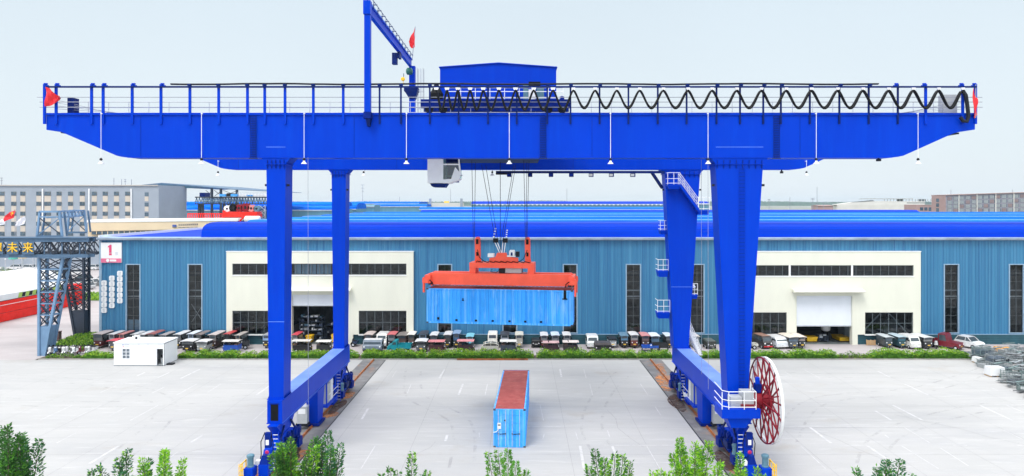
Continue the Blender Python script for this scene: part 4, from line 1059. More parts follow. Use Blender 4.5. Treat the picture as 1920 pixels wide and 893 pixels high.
# ================================================================ TROLLEY
ht = thing('hoist_trolley', 'blue hoist trolley with gabled machinery house on top of the crane girders', 'hoist trolley', (WX(933, 56), 57, GT + .14))
b = MB(); xa, xb = WX(796, 51), WX(1066, 51)
for y in (50.6, 64.6): b.box(xa, xb, y, y + .9, GT + .45, GT + 1.15, M['blue_dark'])
for x in (xa, (xa + xb) / 2 - .4, xb - .8): b.box(x, x + .8, 51.5, 64.6, GT + .45, GT + 1.14, M['blue_dark'])
b.box(xa + .3, xb - .3, 51.5, 64.6, GT + 1.143, GT + 1.2, M['navy'])
fo = b.build('frame', ht)
for y in (Yn + .875, Yf + .875):
    for x in (xa + .6, xa + 1.6, xb - 1.6, xb - .6):
        wv = MB(); wv.lathe((x, y - .1, GT + .145 + .27), (0, 1, 0), [(.32, 0), (.32, .04), (.27, .045), (.27, .2)], M['dark'], 16); wv.build('wheel', ht)
    k = MB(); k.box(xa, xb, y - .2, y + .2, GT + .5, GT + 1.1, M['blue_dark']); k.build('end_carriage', ht)
hx0, hx1 = WX(825, 53), WX(1043, 53); he, hp = WZ(127, 53), WZ(119.3, 53); xr_ = WX(935, 53)
b = MB(); b.prism_y([(hx0, GT + 1.21), (hx1, GT + 1.21), (hx1, he), (xr_, hp), (hx0, he)], 53, 62.5, BL)
mh = b.build('machinery_house', ht)
b = MB()
b.prism_y([(hx0 - .08, he), (xr_, hp), (hx1 + .08, he), (hx1 + .08, he + .06), (xr_, hp + .07), (hx0 - .08, he + .06)], 52.9, 62.6, BL); b.build('house_roof', mh)
b = MB(); b.box(WX(991, 53), WX(1004, 53), 52.93, 52.995, GT + 1.25, WZ(168, 53), M['white']); b.build('door', mh)
b = MB(); b.box(WX(981, 53), WX(990.5, 53), 52.9, 52.99, GT + 1.25, WZ(160, 53), M['motor']); b.box(WX(1006, 53), WX(1020, 53), 52.9, 52.99, GT + 1.25, WZ(164, 53), M['motor']); b.build('side_panel', mh)
b = MB(); b.box(WX(991, 52), WX(1013, 52), 51.6, 52.4, WZ(163, 52), WZ(155, 52), M['black']); b.build('cable_box', ht)
r_ = MB(); 
for q in (165, 172, 184): r_.tube([(xa + 1.6, 51.1, WZ(q, 51.1)), (xb - .4, 51.1, WZ(q, 51.1))], .028, M['white'], 5)
for k in range(9): x = xa + 1.6 + (xb - .4 - xa - 1.6) * k / 8; r_.tube([(x, 51.1, GT + 1.2), (x, 51.1, WZ(165, 51.1))], .026, M['white'], 5)
for x in (WX(993, 51), WX(1004, 51)): r_.tube([(x, 50.9, GT + .4), (x, 50.9, WZ(190, 51))], .026, M['white'], 5)
for z in range(4): r_.tube([(WX(993, 51), 50.9, GT + .6 + .35 * z), (WX(1004, 51), 50.9, GT + .6 + .35 * z)], .022, M['white'], 5)
r_.build('railing', ht)
b = MB(); x = WX(818, 51.5); b.lathe((x, 51.6, GT + 1.2), (0, 0, 1), [(.42, 0), (.52, .15), (.52, .7), (.38, .95), (.2, 1.3), (.15, 1.5)], M['black'], 14); b.build('slewing_motor', ht)
b = MB(); b.box(WX(794, 51), WX(806, 51), 51.0, 51.8, WZ(196, 51), WZ(190, 51), M['blue_dark']); b.box(WX(1046, 51), WX(1064, 51), 51.0, 51.8, WZ(197, 51), WZ(187, 51), M['blue_dark']); b.lathe((WX(1054, 51), 51.2, WZ(187, 51)), (0, 0, 1), [(.18, 0), (.18, .25), (.05, .3)], M['blue_dark'], 10); b.build('travel_motor', ht)
# underside sheave frame between the girders
b = MB(); b.box(WX(838, 56), WX(1010, 56), 53.5, 58.8, WZ(316, 60) + .4, WZ(316, 60) + .9, M['dark']); b.build('sheave_frame', ht)
for x, y in ((WX(889, 56), 54.5), (WX(989, 56), 54.5), (WX(889, 56), 57.8), (WX(989, 56), 57.8)):
    b = MB(); b.box(x - .12, x + .12, y - .12, y + .12, WZ(316, 60) + .9, GT + .46, M['dark']); b.build('hanger_bar', ht)
# operator's cab
YC = 51.6
ct = WZ(281, YC)
b = MB(); x0, x1, x2 = WX(799, YC), WX(828.5, YC), WX(864, YC); zb_, zf = WZ(343.5, YC), WZ(337, YC)
y1c = YC + 2.0
b.prism_y([(x0 + .1, zb_), (x1 + .1, zb_), (x1 + .1, ct), (x0 + .1, ct)], YC, y1c, M['white'])
b.box(x0 - .1, x2 - .2, YC - .06, y1c + .06, ct, ct + .1, M['white'])
b.prism_y([(x1 + .102, zb_), (x1 + .55, zb_ + .01), (x2 - .1, zf + .07), (x2, zf + .45), (x1 + 1.0, WZ(318.5, YC) + .2), (x1 + .7, zf + .05), (x1 + .102, zf + .02)], YC, YC + .1, M['white'])
b.prism_y([(x1 + .102, zb_ - .02), (x1 + .55, zb_ - .01), (x2 - .1, zf + .04), (x2 - .1, zf + .12), (x1 + .102, zb_ + .1)], YC + .1, y1c, M['white'])
cab = b.build('operator_cab', ht)
f = MB(); zm = WZ(308.5, YC)
f.box(x1 + .105, x2 - .06, YC - .02, YC + .05, zm - .05, zm + .05, M['white']); f.beam((x2 - .18, YC, ct), (x2 - .12, YC, zm), .1, .06, M['white'])
f.beam((x2 - .12, YC, zm), (x2 - .03, YC, zf + .4), .12, .06, M['white']); f.box(x2 - .16, x2 - .02, YC + .1, y1c, zf + .35, zf + .42, M['white'])
f.build('window_frame', cab)
g = MB(); g.poly([(x1 + .11, YC + .03, zb_ + .12), (x2 - .1, YC + .03, zf + .14), (x2 - .16, YC + .03, ct), (x1 + .11, YC + .03, ct)], M['cabglass'])
g.poly([(x2 - .1, YC, zf + .14), (x2 - .1, y1c, zf + .14), (x2 - .16, y1c, ct), (x2 - .16, YC, ct)], M['cabglass']); g.build('window', cab)
s_ = MB(); s_.box(x1 + .3, x1 + .9, YC + .7, YC + 1.3, zb_ + .5, zb_ + .62, M['motor']); s_.box(x1 + .2, x1 + .33, YC + .7, YC + 1.3, zb_ + .62, zb_ + 1.3, M['motor']); s_.box(x1 + .5, x1 + .7, YC + .9, YC + 1.1, zb_ + .1, zb_ + .5, M['dark'])
s_.box(x1 + .12, x2 - .3, y1c - .06, y1c, zb_ + .1, ct, M['blue_dark']); s_.build('seat', cab)
u = MB(); u.prism_y([(WX(808, YC), WZ(348.5, YC)), (WX(812, YC), WZ(351, YC)), (WX(833, YC), WZ(351.5, YC)), (WX(838, YC), WZ(344, YC) ), (WX(806, YC), WZ(344, YC))], YC + .15, y1c - .3, M['navy']); u.build('cab_air_conditioner', cab)
# hoist ropes
YR = 56.2
rp_ = MB()
for px0, px1, Y0, Y1 in ((884.5, 887.5, 55.2, 56.6), (891.5, 889.5, 57.6, 57.0), (982, 985, 55.2, 55.8), (988, 986.5, 57.4, 56.2), (992, 988, 56.4, 56.2)):
    rp_.tube([(WX(px0, 60) if False else WX(px0, Y0), Y0, 22.2), (WX(px1, Y1), Y1, WZ(450, Y1))], .022, M['dark'], 5)
for px0, px1 in ((903, 928), (910.5, 932.5), (967, 944), (963.5, 940.5)):
    rp_.tube([(WX(px0, YR), YR, WZ(318, YR) + .4), (WX(px1, YR), YR, WZ(447, YR))], .022, M['dark'], 5)
rp_.tube([(WX(938, YR), YR, 22.0), (WX(938, YR), YR, WZ(474, YR))], .025, M['black'], 5)
rp_.build('hoist_rope', ht)

# ================================================================ SPREADER + LIFTED CONTAINER
SC = Vector((-1.67, 56.2, 0)); yaw = R(-7.5)
lx0, lx1 = -6.1, 6.1
def make_container(name, label, at, rz, L, roof=M['controof'], H=2.9, W=2.44, endwall=None):
    """length along local X, near long side at local y = 0"""
    t = thing(name, label, 'shipping container', (0, 0, 0), 'shipping containers')
    b = MB(); f = .16
    for x in (0, L):
        for y in (0, W):
            xx = x - (f if x else 0); yy = y - (f if y else 0); b.box(xx, xx + f, yy, yy + f, .0, H, M['cont'])
    for y in (0, W - .12): b.box(f, L - f, y, y + .12, 0, .16, M['cont']); b.box(f, L - f, y, y + .12, H - .12, H - .01, M['cont'])
    for x in (0, L - .12): b.box(x, x + .12, f, W - f, 0, .16, M['cont']); b.box(x, x + .12, f, W - f, H - .12, H - .01, M['cont'])
    b.build('frame', t)
    for y, s_ in ((.02, 1), (W - .02, -1)):
        w_ = MB(); x = f; pit = .279; k = 0
        pit = .32; pf = [(0, 0), (.11, 0), (.15, .06), (.27, .06), (.32, 0)]
        while x < L - f - .01:
            for (a, da), (c, dc) in zip(pf, pf[1:]):
                xa_, xb_ = min(x + a, L - f), min(x + c, L - f)
                w_.poly([(xa_, y + s_ * da, .16), (xb_, y + s_ * dc, .16), (xb_, y + s_ * dc, H - .12), (xa_, y + s_ * da, H - .12)], M['cont'])
            x += pit
        w_.build('side_wall', t, fix=False)
    r_ = MB(); x = .12; k = 0
    while x < L - .13:
        x2 = min(x + .35, L - .12); z0 = H - .03
        r_.poly([(x, .1, z0), (x + .1, .1, z0 + .025), (x + .1, W - .1, z0 + .025), (x, W - .1, z0)], roof)
        r_.poly([(x + .1, .1, z0 + .025), (x + .25, .1, z0 + .025), (x + .25, W - .1, z0 + .025), (x + .1, W - .1, z0 + .025)], roof)
        r_.poly([(x + .25, .1, z0 + .025), (x2, .1, z0), (x2, W - .1, z0), (x + .25, W - .1, z0 + .025)], roof)
        x += .35
    r_.build('roof_panel', t, fix=False)
    e = MB(); e.box(L - .1, L - .03, f, W - f, .16, H - .12, M['cont']); e.build('end_wall', t)
    fl = MB(); fl.box(.12, L - .12, .12, W - .12, .08, .15, M['contdark']); fl.build('floor_frame', t)
    for x in (0, L):
        for y in (0, W):
            for z in (0, H):
                c = MB(); xa_ = -.006 if x == 0 else L - .172; ya_ = -.006 if y == 0 else W - .172; za_ = -.004 if z == 0 else H - .114
                c.box(xa_, xa_ + .178, ya_, ya_ + .178, za_, za_ + .118, M['contdark']); c.build('corner_casting', t)
    return t
def place(t, loc, rz): t.location = loc; t.rotation_euler = (0, 0, rz)
def doors_on(t, L, W=2.44, H=2.9):
    """door end at local x = 0"""
    for k, (ya, yb_) in enumerate(((.17, W / 2 - .01), (W / 2 + .01, W - .17))):
        d = MB(); d.box(.0, .07, ya, yb_, .17, H - .13, M['cont'])
        for q in (.62, 1.25, 1.9, 2.5): d.box(-.022, -.002, ya + .06, yb_ - .06, q - .03, q + .03, M['cont'])
        do = d.build('door', t)
        bb = MB()
        for y in (ya + .28, yb_ - .2):
            bb.tube([(-.05, y, .1), (-.05, y, H - .06)], .022, M['galv'], 6); bb.box(-.06, -.02, y - .05, y + .05, 1.0, 1.08, M['dark'])
        bb.build('locking_bar', do)
        h_ = MB(); h_.beam((-.08, ya + .28, 1.06), (-.08, yb_ - .3, 1.02), .03, .05, M['dark']); h_.build('handle', do)
lc = make_container('shipping_container', 'sky blue shipping container hanging from the orange spreader', None, 0, 12.19)
doors_on(lc, 12.19)
c = MB(); 
for x in (1.0, 2.55, 4.2, 5.6, 7.0, 8.3, 9.6): c.box(x - .09, x + .09, -.012, .016, .22 if x > 1.5 else .3, .36 if x > 1.5 else .5, M['black'])
c.prism_y([(3.0, 1.9), (3.2, 1.9), (3.14, 2.0), (3.14, 2.12), (3.06, 2.12), (3.06, 2.0)], -.012, .016, M['black'])
c.box(11.45, 11.65, -.03, .016, 2.25, 2.9, M['black']); c.box(11.35, 11.75, -.03, .016, 2.15, 2.246, M['black'])
c.build('patch_marks', lc)
ca, sa = math.cos(yaw), math.sin(yaw)
def LP(u, v): return (SC.x + u * ca - v * sa, SC.y + u * sa + v * ca)
p0 = LP(-6.1, 0)
place(lc, (p0[0], p0[1], 8.60), yaw)
# spreader, built about its own centre and then turned with the container
sp = thing('container_spreader', 'orange-red container spreader with headblock hanging on the hoist ropes', 'spreader', (0, 0, 0))
ZT = 2.9
O = M['orange']
def uz(py): return WZ(py, 56.2 + 1.2) - 8.66
b = MB()
for v in (.35, 1.64): b.prism_y([(-6.05, uz(535)), (-5.7, uz(535.5)), (5.7, uz(535.5)), (6.05, uz(535)), (6.05, uz(517)), (5.9, uz(514)), (-5.9, uz(514)), (-6.05, uz(517))][::-1], v, v + .45, O)
b.box(-2.6, 2.6, .8, 1.64, uz(530), uz(514) - .02, O)
b.build('main_beam', sp)
for s_ in (-1, 1):
    e = MB(); e.box(s_ * 5.75, s_ * 6.22, -.12, 2.56, uz(532), uz(517), O); eo = e.build('end_beam', sp)
    for v in (-.22, 2.36):
        f = MB(); f.box(s_ * 6.23, s_ * 6.36, v, v + .28, uz(552 if s_ > 0 else 549), uz(521), O); f.box(s_ * 5.9, s_ * 6.4, v - .02, v + .3, uz(531), uz(523), O); f.build('corner_flipper', eo)
    h = MB(); h.tube([(s_ * 5.8, -.14, uz(526)), (s_ * 5.55, -.2, uz(530)), (s_ * 5.5, -.1, uz(536))], .04, M['black'], 6); h.build('hydraulic_hose', eo)
for v in (-.0, 2.1):
    for s_ in (-1, 1):
        k = MB(); k.box(s_ * 5.7, s_ * 5.95, v + .05, v + .3, ZT + .12, uz(531), M['dark']); k.build('twist_lock', sp)
b = MB(); b.box(-2.55, 2.85, .45, 2.0, uz(503.5), uz(494), O)
for x in (-2.55, 2.35): b.box(x, x + .5, .5, 1.95, uz(513.9), uz(503.5) - .003, O)
for x in (-.8, 1.0): b.box(x - .08, x + .08, .41, .447, uz(502), uz(494), O)
hb = b.build('headblock', sp)
b = MB(); b.prism_y([(-.9, uz(493.9)), (1.5, uz(493.9)), (1.5, uz(485)), (.6, uz(483)), (.5, uz(476)), (-.25, uz(476)), (-.4, uz(484)), (-.9, uz(486))], .7, 1.1, O); b.box(-.1, .35, .66, .697, uz(493), uz(478), O); b.build('centre_bracket', hb)
b = MB(); b.box(-1.05, -.55, .75, 1.3, uz(484), uz(477.5), M['white']); b.build('terminal_box', hb)
b = MB(); b.lathe((.75, 1.0, uz(477)), (1, 0, 0), [(.2, 0), (.3, .06), (.3, .42), (.2, .48)], M['white'], 14); b.lathe((.9, 1.0, uz(477.5)), (1, 0, 0), [(.306, 0), (.306, .16)], M['navy'], 14); b.box(1.3, 1.6, .8, 1.2, uz(483), uz(473.5), M['dark']); b.box(.5, 1.3, .7, 1.3, uz(483), uz(481), M['white']); b.build('hydraulic_motor', hb)
b = MB(); b.box(.45, 1.8, .7, 1.7, uz(513), uz(504) - .01, M['grey']); b.box(-.1, .42, .7, 1.7, uz(513), uz(505), M['dark']); b.build('oil_tank', hb)
b = MB(); rr = random.Random(8)
for k in range(9):
    x = -2.0 + .5 * k; b.tube([(x, .6, uz(493.5)), (x + .1, .55, uz(491) ), (x + .4, .55, uz(492.8)), (x + .55, .6, uz(493.5))], .035, M['black'], 5)
b.tube([(-1.9, .6, uz(470)), (-1.7, .5, uz(484)), (-1.3, .5, uz(492))], .035, M['black'], 5); b.tube([(2.3, .6, uz(470)), (2.0, .5, uz(486)), (1.6, .5, uz(492))], .03, M['black'], 5)
b.tube([(-.6, .4, uz(505)), (-.75, .35, uz(510)), (-.3, .35, uz(512)), (.0, .5, uz(508))], .03, M['black'], 5)
b.build('cable_bundle', hb)
for x in (-1.97, 2.27):
    b = MB(); 
    b.prism_y([(x - .23, uz(493.9)), (x + .27, uz(493.9)), (x + .2, uz(485)), (x + .2, uz(452)), (x + .1, uz(447)), (x - .12, uz(447)), (x - .22, uz(452)), (x - .2, uz(485))], .95, 1.02, O)
    b.prism_y([(x - .23, uz(493.9)), (x + .27, uz(493.9)), (x + .2, uz(485)), (x + .2, uz(452)), (x + .1, uz(447)), (x - .12, uz(447)), (x - .22, uz(452)), (x - .2, uz(485))], 1.4, 1.47, O)
    pb = b.build('pulley_block', sp)
    w_ = MB(); 
    for zz in (455, 466): w_.lathe((x, 1.06, uz(zz)), (0, 1, 0), [(.19, 0), (.19, .06), (.15, .1), (.15, .18), (.19, .22), (.19, .28)], M['dark'] if zz == 455 else O, 16)
    w_.box(x - .11, x + .1, .9, .948, uz(460), uz(451), M['black']); w_.box(x - .08, x + .09, .9, .948, uz(482), uz(475), M['black']); w_.build('pulley_wheel', pb)
b = MB()
for p, q in ((-.42, -.06), (-.2, .1), (.3, .12), (.52, .3)): b.tube([(p - .1, 1.0, uz(455)), (q, 1.0, uz(477))], .04, M['white'], 6)
b.box(-.62, -.2, .9, 1.1, uz(457), uz(449), M['dark']); b.box(.2, .6, .9, 1.1, uz(457), uz(449), M['dark'])
for k in range(4): b.box(-.62 + .05 * k, -.5 + .05 * k, .88, .98, uz(447 - 5 * k), uz(445 - 5 * k), M['white']); b.box(.45 + .02 * k, .56 + .02 * k, .88, .98, uz(447 - 4 * k), uz(445 - 4 * k), M['white'])
b.build('anti_sway_strut', sp)
p0 = LP(0, 0); place(sp, (p0[0], p0[1], 8.76), yaw)
# container on the ground, doors to the camera
gcn = make_container('shipping_container', 'weathered blue container with rusty red roof standing on the yard', None, 0, 12.19)
doors_on(gcn, 12.19)
c = MB(); c.box(-.09, -.025, 1.86, 2.14, 1.42, 1.86, M['machinewhite']); c.box(-.095, -.091, 1.9, 2.1, 1.68, 1.76, M['dark']); c.tube([(-.06, 2.05, 1.42), (-.08, 2.2, 1.2), (-.06, 2.42, 1.15)], .025, M['white'], 5); c.box(-.04, -.024, 1.48, 1.62, 2.0, 2.1, M['dark']); c.build('meter_box', gcn)
# local +X becomes depth; local y = 0 becomes the right-hand side
ang = math.pi / 2 - R(2.2)
xr_g = WX(985.3, 51.9)
place(gcn, (xr_g, 51.9, .01), ang)

# flags on the crane
def flag(name, label, pts, y, m, pole=None, amp=.1, group='red flags on the crane', thick=.02):
    """pts: top edge and bottom edge pairs from the hoist outwards"""
    t = thing(name, label, 'flag', (pts[0][0], y, pts[0][2] - 1), group); b = MB(); n = len(pts); rows = 7
    grid = [[(x, y + amp * math.sin(i * 1.9 + j * .8), zt + (zb - zt) * j / rows) for j in range(rows + 1)] for i, (x, zt, zb) in enumerate([(p[0], p[2], p[1]) if False else (p[0], max(p[1], p[2]), min(p[1], p[2])) for p in pts])]
    for sgn in (0, thick):
        for i in range(n - 1):
            for j in range(rows):
                q = [grid[i][j], grid[i + 1][j], grid[i + 1][j + 1], grid[i][j + 1]]; b.poly([(a[0], a[1] + sgn, a[2]) for a in q], m)
    b.build('cloth', t, True)
    if pole:
        p = MB(); p.tube(pole, .035, M['wiregrey'], 6); p.build('pole', t)
    return t
def fz(L, Y): return [(WX(a, Y), WZ(b_, Y), WZ(c_, Y)) for a, b_, c_ in L]
flag('red_flag', 'red flag gathered to a point on the left girder end', fz([(85, 163, 200), (91, 165, 198.5), (98, 171, 197), (105, 177, 194), (110, 180.5, 188), (112, 182, 184)], Yn - .3), Yn - .3, M['flagred'], None, .12)
flag('red_flag', 'limp red flag wound round the right girder end post', fz([(1825.5, 165, 221), (1829, 178, 222), (1832.5, 186, 215)], Yn - .25), Yn - .25, M['flagred'], [(WX(1826, Yn), Yn - .2, WZ(222, Yn)), (WX(1826, Yn), Yn - .2, WZ(158, Yn))], .1)
flag('red_flag', 'red flag drooping from the pole above the service beam', fz([(777.8, 52, 88), (775, 60, 90.5), (771.5, 66, 90.5), (768.5, 72, 87), (767, 76, 79)], 66.3), 66.3, M['flagred'], [(WX(772.5, 66.3), 66.35, WZ(113, 66.3)), (WX(775, 66.3), 66.35, WZ(88, 66.3)), (WX(778.5, 66.3), 66.35, WZ(50, 66.3))], .12)
# ================================================================ VEHICLES
WHT, OFF, MAR, REDC, BRN, GRY, DRK = (.62, .62, .63), (.52, .45, .43), (.085, .014, .018), (.45, .045, .05), (.12, .07, .06), (.15, .155, .16), (.016, .017, .02)
BGR, PBL, TEA, CYN, BLU, TAN, PNK, LGT, OLV = (.10, .16, .23), (.32, .42, .56), (.010, .23, .28), (.20, .50, .60), (.015, .085, .42), (.34, .28, .22), (.50, .22, .21), (.30, .315, .33), (.05, .06, .05)
CHAR = (.028, .031, .036)
PLATE = (.75, .48, .05)
GL = (.05, .07, .085)
def wheel(root, x, y, r, w_=.12, axis=(1, 0, 0)):
    b = MB(); ax = Vector(axis); c = Vector((x, y, r)) - ax * w_ / 2
    b.lathe(c, ax, [(r * .8, 0), (r, w_ * .2), (r, w_ * .8), (r * .8, w_)], M['black'], 14)
    o = b.build('wheel', root, True)
    h = MB(); h.lathe(c - ax * .008, ax, [(r * .5, 0), (r * .55, .02), (r * .55, w_), (r * .5, w_ + .016)], M['galv'], 10); h.build('rim', o)
def headlights(root, xs, y, z, s=.09):
    for x in xs:
        b = MB(); b.lathe((x, y + .03, z), (0, -1, 0), [(s, 0), (s, .03), (s * .7, .06)], vmat((.8, .82, .85), .15, 'lamp_lens'), 10); b.build('headlight', root)
def plate(root, x, y, z, c=PLATE):
    b = MB(); b.box(x - .17, x + .17, y - .015, y, z - .06, z + .06, vmat(c, .5, 'number_plate')); b.build('number_plate', root)
def rounded(prof): return prof

def trike(t, W, L, h, roof, body, front, style, rnd):
    w2 = W / 2; y0 = -L / 2; y1 = L / 2
    B, RF, F = vmat(body), vmat(roof, .5), vmat(front, .35)
    zf = .32; zs = .92
    b = MB()
    b.taper((-w2 + .06, w2 - .06, y0 + .45, y1), .28, (-w2, w2, y0 + .38, y1), zs, B)
    b.taper((-w2 * .72, w2 * .72, y0 + .16, y0 + .448), .30, (-w2 * .86, w2 * .86, y0 + .26, y0 + .378), zs + .06, B)
    b.box(-w2 * .55, w2 * .55, y0 + .08, y0 + .158, .42, .62, B)
    b.build('body', t)
    m_ = MB(); m_.prism_x([(y0 + .02, .38), (y0 + .08, .50), (y0 + .28, .56), (y0 + .44, .50), (y0 + .44, .44), (y0 + .08, .40)], -.12, .12, B); m_.build('mudguard', t)
    wheel(t, 0, y0 + .25, .23, .11); wheel(t, -w2 + .08, y1 - .5, .24); wheel(t, w2 - .08, y1 - .5, .24)
    headlights(t, (-w2 * .62, w2 * .62), y0 + .15, .74, .075)
    plate(t, 0, y0 + .075, .52)
    c = MB(); hr = h - .09
    n = 6; ov = .16
    pr = []
    for k in range(n + 1):
        u = k / n; pr.append((-w2 - .06 + (W + .12) * u, hr + .07 * math.sin(math.pi * u)))
    pr2 = [(x, z - .05) for x, z in pr][::-1]
    c.prism_y(pr + pr2, y0 - .02 + (.12 if style == 'open' else 0), y1 + .08, RF); 
    co_ = c.build('canopy', t)
    if style == 'box':
        p = MB(); p.poly([(-w2 + .05, y0 + .30, zs + .07), (w2 - .05, y0 + .30, zs + .07), (w2 - .07, y0 + .22, hr - .05), (-w2 + .07, y0 + .22, hr - .05)], F)
        zz = zs + .07 + (hr - zs - .12) * .45
        p.build('windscreen', t)
        q = MB(); q.poly([(-w2 + .16, y0 + .262, zz), (w2 - .16, y0 + .262, zz), (w2 - .16, y0 + .215, hr - .1), (-w2 + .16, y0 + .215, hr - .1)], vmat((.10, .12, .14), .15, 'screen_glass')); q.build('screen_glass', t)
        for s_ in (-1, 1):
            d = MB(); d.box(s_ * w2 - .02, s_ * w2 + .02, y0 + .31, y1 - .02, zs + .003, hr - .04, vmat(CHAR if body == MAR or rnd.random() < .7 else body, .45, 'side_curtain'))
            do = d.build('side_curtain', t)
            g = MB(); g.box(s_ * (w2 + .022), s_ * (w2 + .03), y0 + .45, y0 + L * .45, zs + .18, hr - .2, vmat((.10, .12, .13), .12, 'curtain_window')); g.box(s_ * (w2 + .022), s_ * (w2 + .03), y0 + L * .52, y1 - .25, zs + .18, hr - .2, vmat((.10, .12, .13), .12, 'curtain_window')); g.build('side_window', do)
        r_ = MB(); r_.box(-w2 + .02, w2 - .02, y1 - .019, y1 + .02, zs + .003, hr - .04, vmat(CHAR, .45, 'side_curtain')); r_.build('rear_curtain', t)
    else:
        p = MB()
        for x in (-w2 + .04, w2 - .04):
            for y in (y0 + .42, -.1 * L, y1 - .06): p.box(x - .022, x + .022, y - .022, y + .022, zs, hr - .02, vmat(DRK, .4, 'post_paint'))
        p.build('roof_posts', t)
        p = MB(); p.poly([(-w2 + .07, y0 + .39, zs + .07), (w2 - .07, y0 + .39, zs + .07), (w2 - .09, y0 + .34, hr - .05), (-w2 + .09, y0 + .34, hr - .05)], F); p.build('windscreen', t)
        s_ = MB(); s_.box(-w2 + .1, w2 - .1, y0 + .95, y0 + 1.35, zs + .003, zs + .12, vmat(DRK, .6, 'seat_vinyl')); s_.box(-w2 + .1, w2 - .1, y0 + 1.36, y0 + 1.45, zs + .003, zs + .5, vmat(DRK, .6, 'seat_vinyl')); s_.box(-w2 + .1, w2 - .1, y1 - .5, y1 - .1, zs + .003, zs + .14, vmat(BRN, .6, 'seat_vinyl')); s_.build('seat', t)
    hb_ = MB(); hb_.tube([(-w2 * .6, y0 + .5, zs + .2), (0, y0 + .46, zs + .14), (w2 * .6, y0 + .5, zs + .2)], .025, M['dark'], 6); hb_.build('handlebar', t)
    mi = MB()
    for s_ in (-1, 1): mi.box(s_ * (w2 + .06), s_ * (w2 + .2), y0 + .24, y0 + .28, zs + .3, zs + .48, M['black'])
    mi.build('wing_mirror', t)

def van(t, W, L, h, roof, body, front, rnd, low=False):
    w2 = W / 2; y0 = -L / 2; y1 = L / 2; B = vmat(body, .3); G = vmat(GL, .1, 'vehicle_glass')
    hood = .95
    pr = [(y0 + .04, .26), (y0, .45), (y0 + .02, .82), (y0 + .16, hood), (y0 + .40, h - .12), (y0 + .55, h - .02), (0, h), (y1 - .12, h - .02), (y1, h - .18), (y1, .30), (y1 - .05, .26)]
    b = MB(); b.prism_x(pr[::-1], -w2, w2, B); b.build('body', t)
    r_ = MB(); r_.prism_x([(y0 + .56, h + .003), (y1 - .14, h + .003), (y1 - .2, h + .05), (y0 + .62, h + .05)], -w2 + .08, w2 - .08, vmat(roof, .35)); r_.build('roof', t)
    g = MB(); g.poly([(-w2 + .1, y0 + .185, hood + .06), (w2 - .1, y0 + .185, hood + .06), (w2 - .16, y0 + .375, h - .17), (-w2 + .16, y0 + .375, h - .17)], G); g.build('windscreen', t)
    for s_ in (-1, 1):
        for a, c in ((y0 + .5, y0 + L * .42), (y0 + L * .47, y0 + L * .72), (y0 + L * .76, y1 - .15)):
            q = MB(); q.box(s_ * (w2 + .002), s_ * (w2 + .012), a, c, 1.0, h - .18, G); q.build('side_window', t)
    for y in (y0 + .5, y1 - .55):
        for s_ in (-1, 1): wheel(t, s_ * (w2 - .06), y, .26, .16)
    headlights(t, (-w2 + .2, w2 - .2), y0 - .01, .72, .1); plate(t, 0, y0 - .01, .45, (.55, .57, .6))
    bp = MB(); bp.box(-w2 + .02, w2 - .02, y0 - .06, y0 + .03, .28, .42, vmat(front, .5)); bp.build('bumper', t)
    mi = MB()
    for s_ in (-1, 1): mi.box(s_ * (w2 + .02), s_ * (w2 + .16), y0 + .3, y0 + .36, 1.02, 1.2, M['black'])
    mi.build('wing_mirror', t)

def truck(t, W, L, h, roof, body, front, rnd, nz=.17, cabf=.42):
    """small cab with a load bed"""
    w2 = W / 2; y0 = -L / 2; y1 = L / 2; B = vmat(body, .3); G = vmat(GL, .1, 'vehicle_glass'); yc = y0 + L * cabf
    nose = y0 + L * nz
    pr = [(y0, .32), (y0 - .0, .68), (y0 + .1, .86), (nose, .95), (nose + .2, h - .08), (nose + .32, h), (yc - .05, h), (yc, h - .1), (yc, .32)]
    b = MB(); b.prism_x(pr[::-1], -w2, w2, B); b.build('cab', t)
    g = MB(); g.poly([(-w2 + .1, nose + .02, 1.0), (w2 - .1, nose + .02, 1.0), (w2 - .14, nose + .19, h - .13), (-w2 + .14, nose + .19, h - .13)], G); g.build('windscreen', t)
    for s_ in (-1, 1): q = MB(); q.poly([(s_ * (w2 + .006), nose + .12, 1.0), (s_ * (w2 + .006), yc - .12, 1.0), (s_ * (w2 + .006), yc - .14, h - .14), (s_ * (w2 + .006), nose + .3, h - .14)], G); q.build('side_window', t)
    bd = MB(); bd.box(-w2, w2, yc + .05, y1, .5, .58, B); bd.box(-w2, -w2 + .05, yc + .05, y1, .582, .98, B); bd.box(w2 - .05, w2, yc + .05, y1, .582, .98, B); bd.box(-w2 + .052, w2 - .052, y1 - .05, y1, .582, .98, B); bd.box(-w2 + .052, w2 - .052, yc + .05, yc + .1, .582, .98, B)
    bd.box(-.3, .3, y0 + .3, y1 - .1, .36, .498, M['dark']); bd.build('load_bed', t)
    for y in (y0 + .42, y1 - .6):
        for s_ in (-1, 1): wheel(t, s_ * (w2 - .06), y, .28, .16)
    headlights(t, (-w2 + .2, w2 - .2), y0 - .01, .66, .1); plate(t, 0, y0 - .01, .45)
    bp = MB(); bp.box(-w2, w2, y0 - .08, y0 - .002, .3, .42, vmat(front, .4)); bp.build('bumper', t)

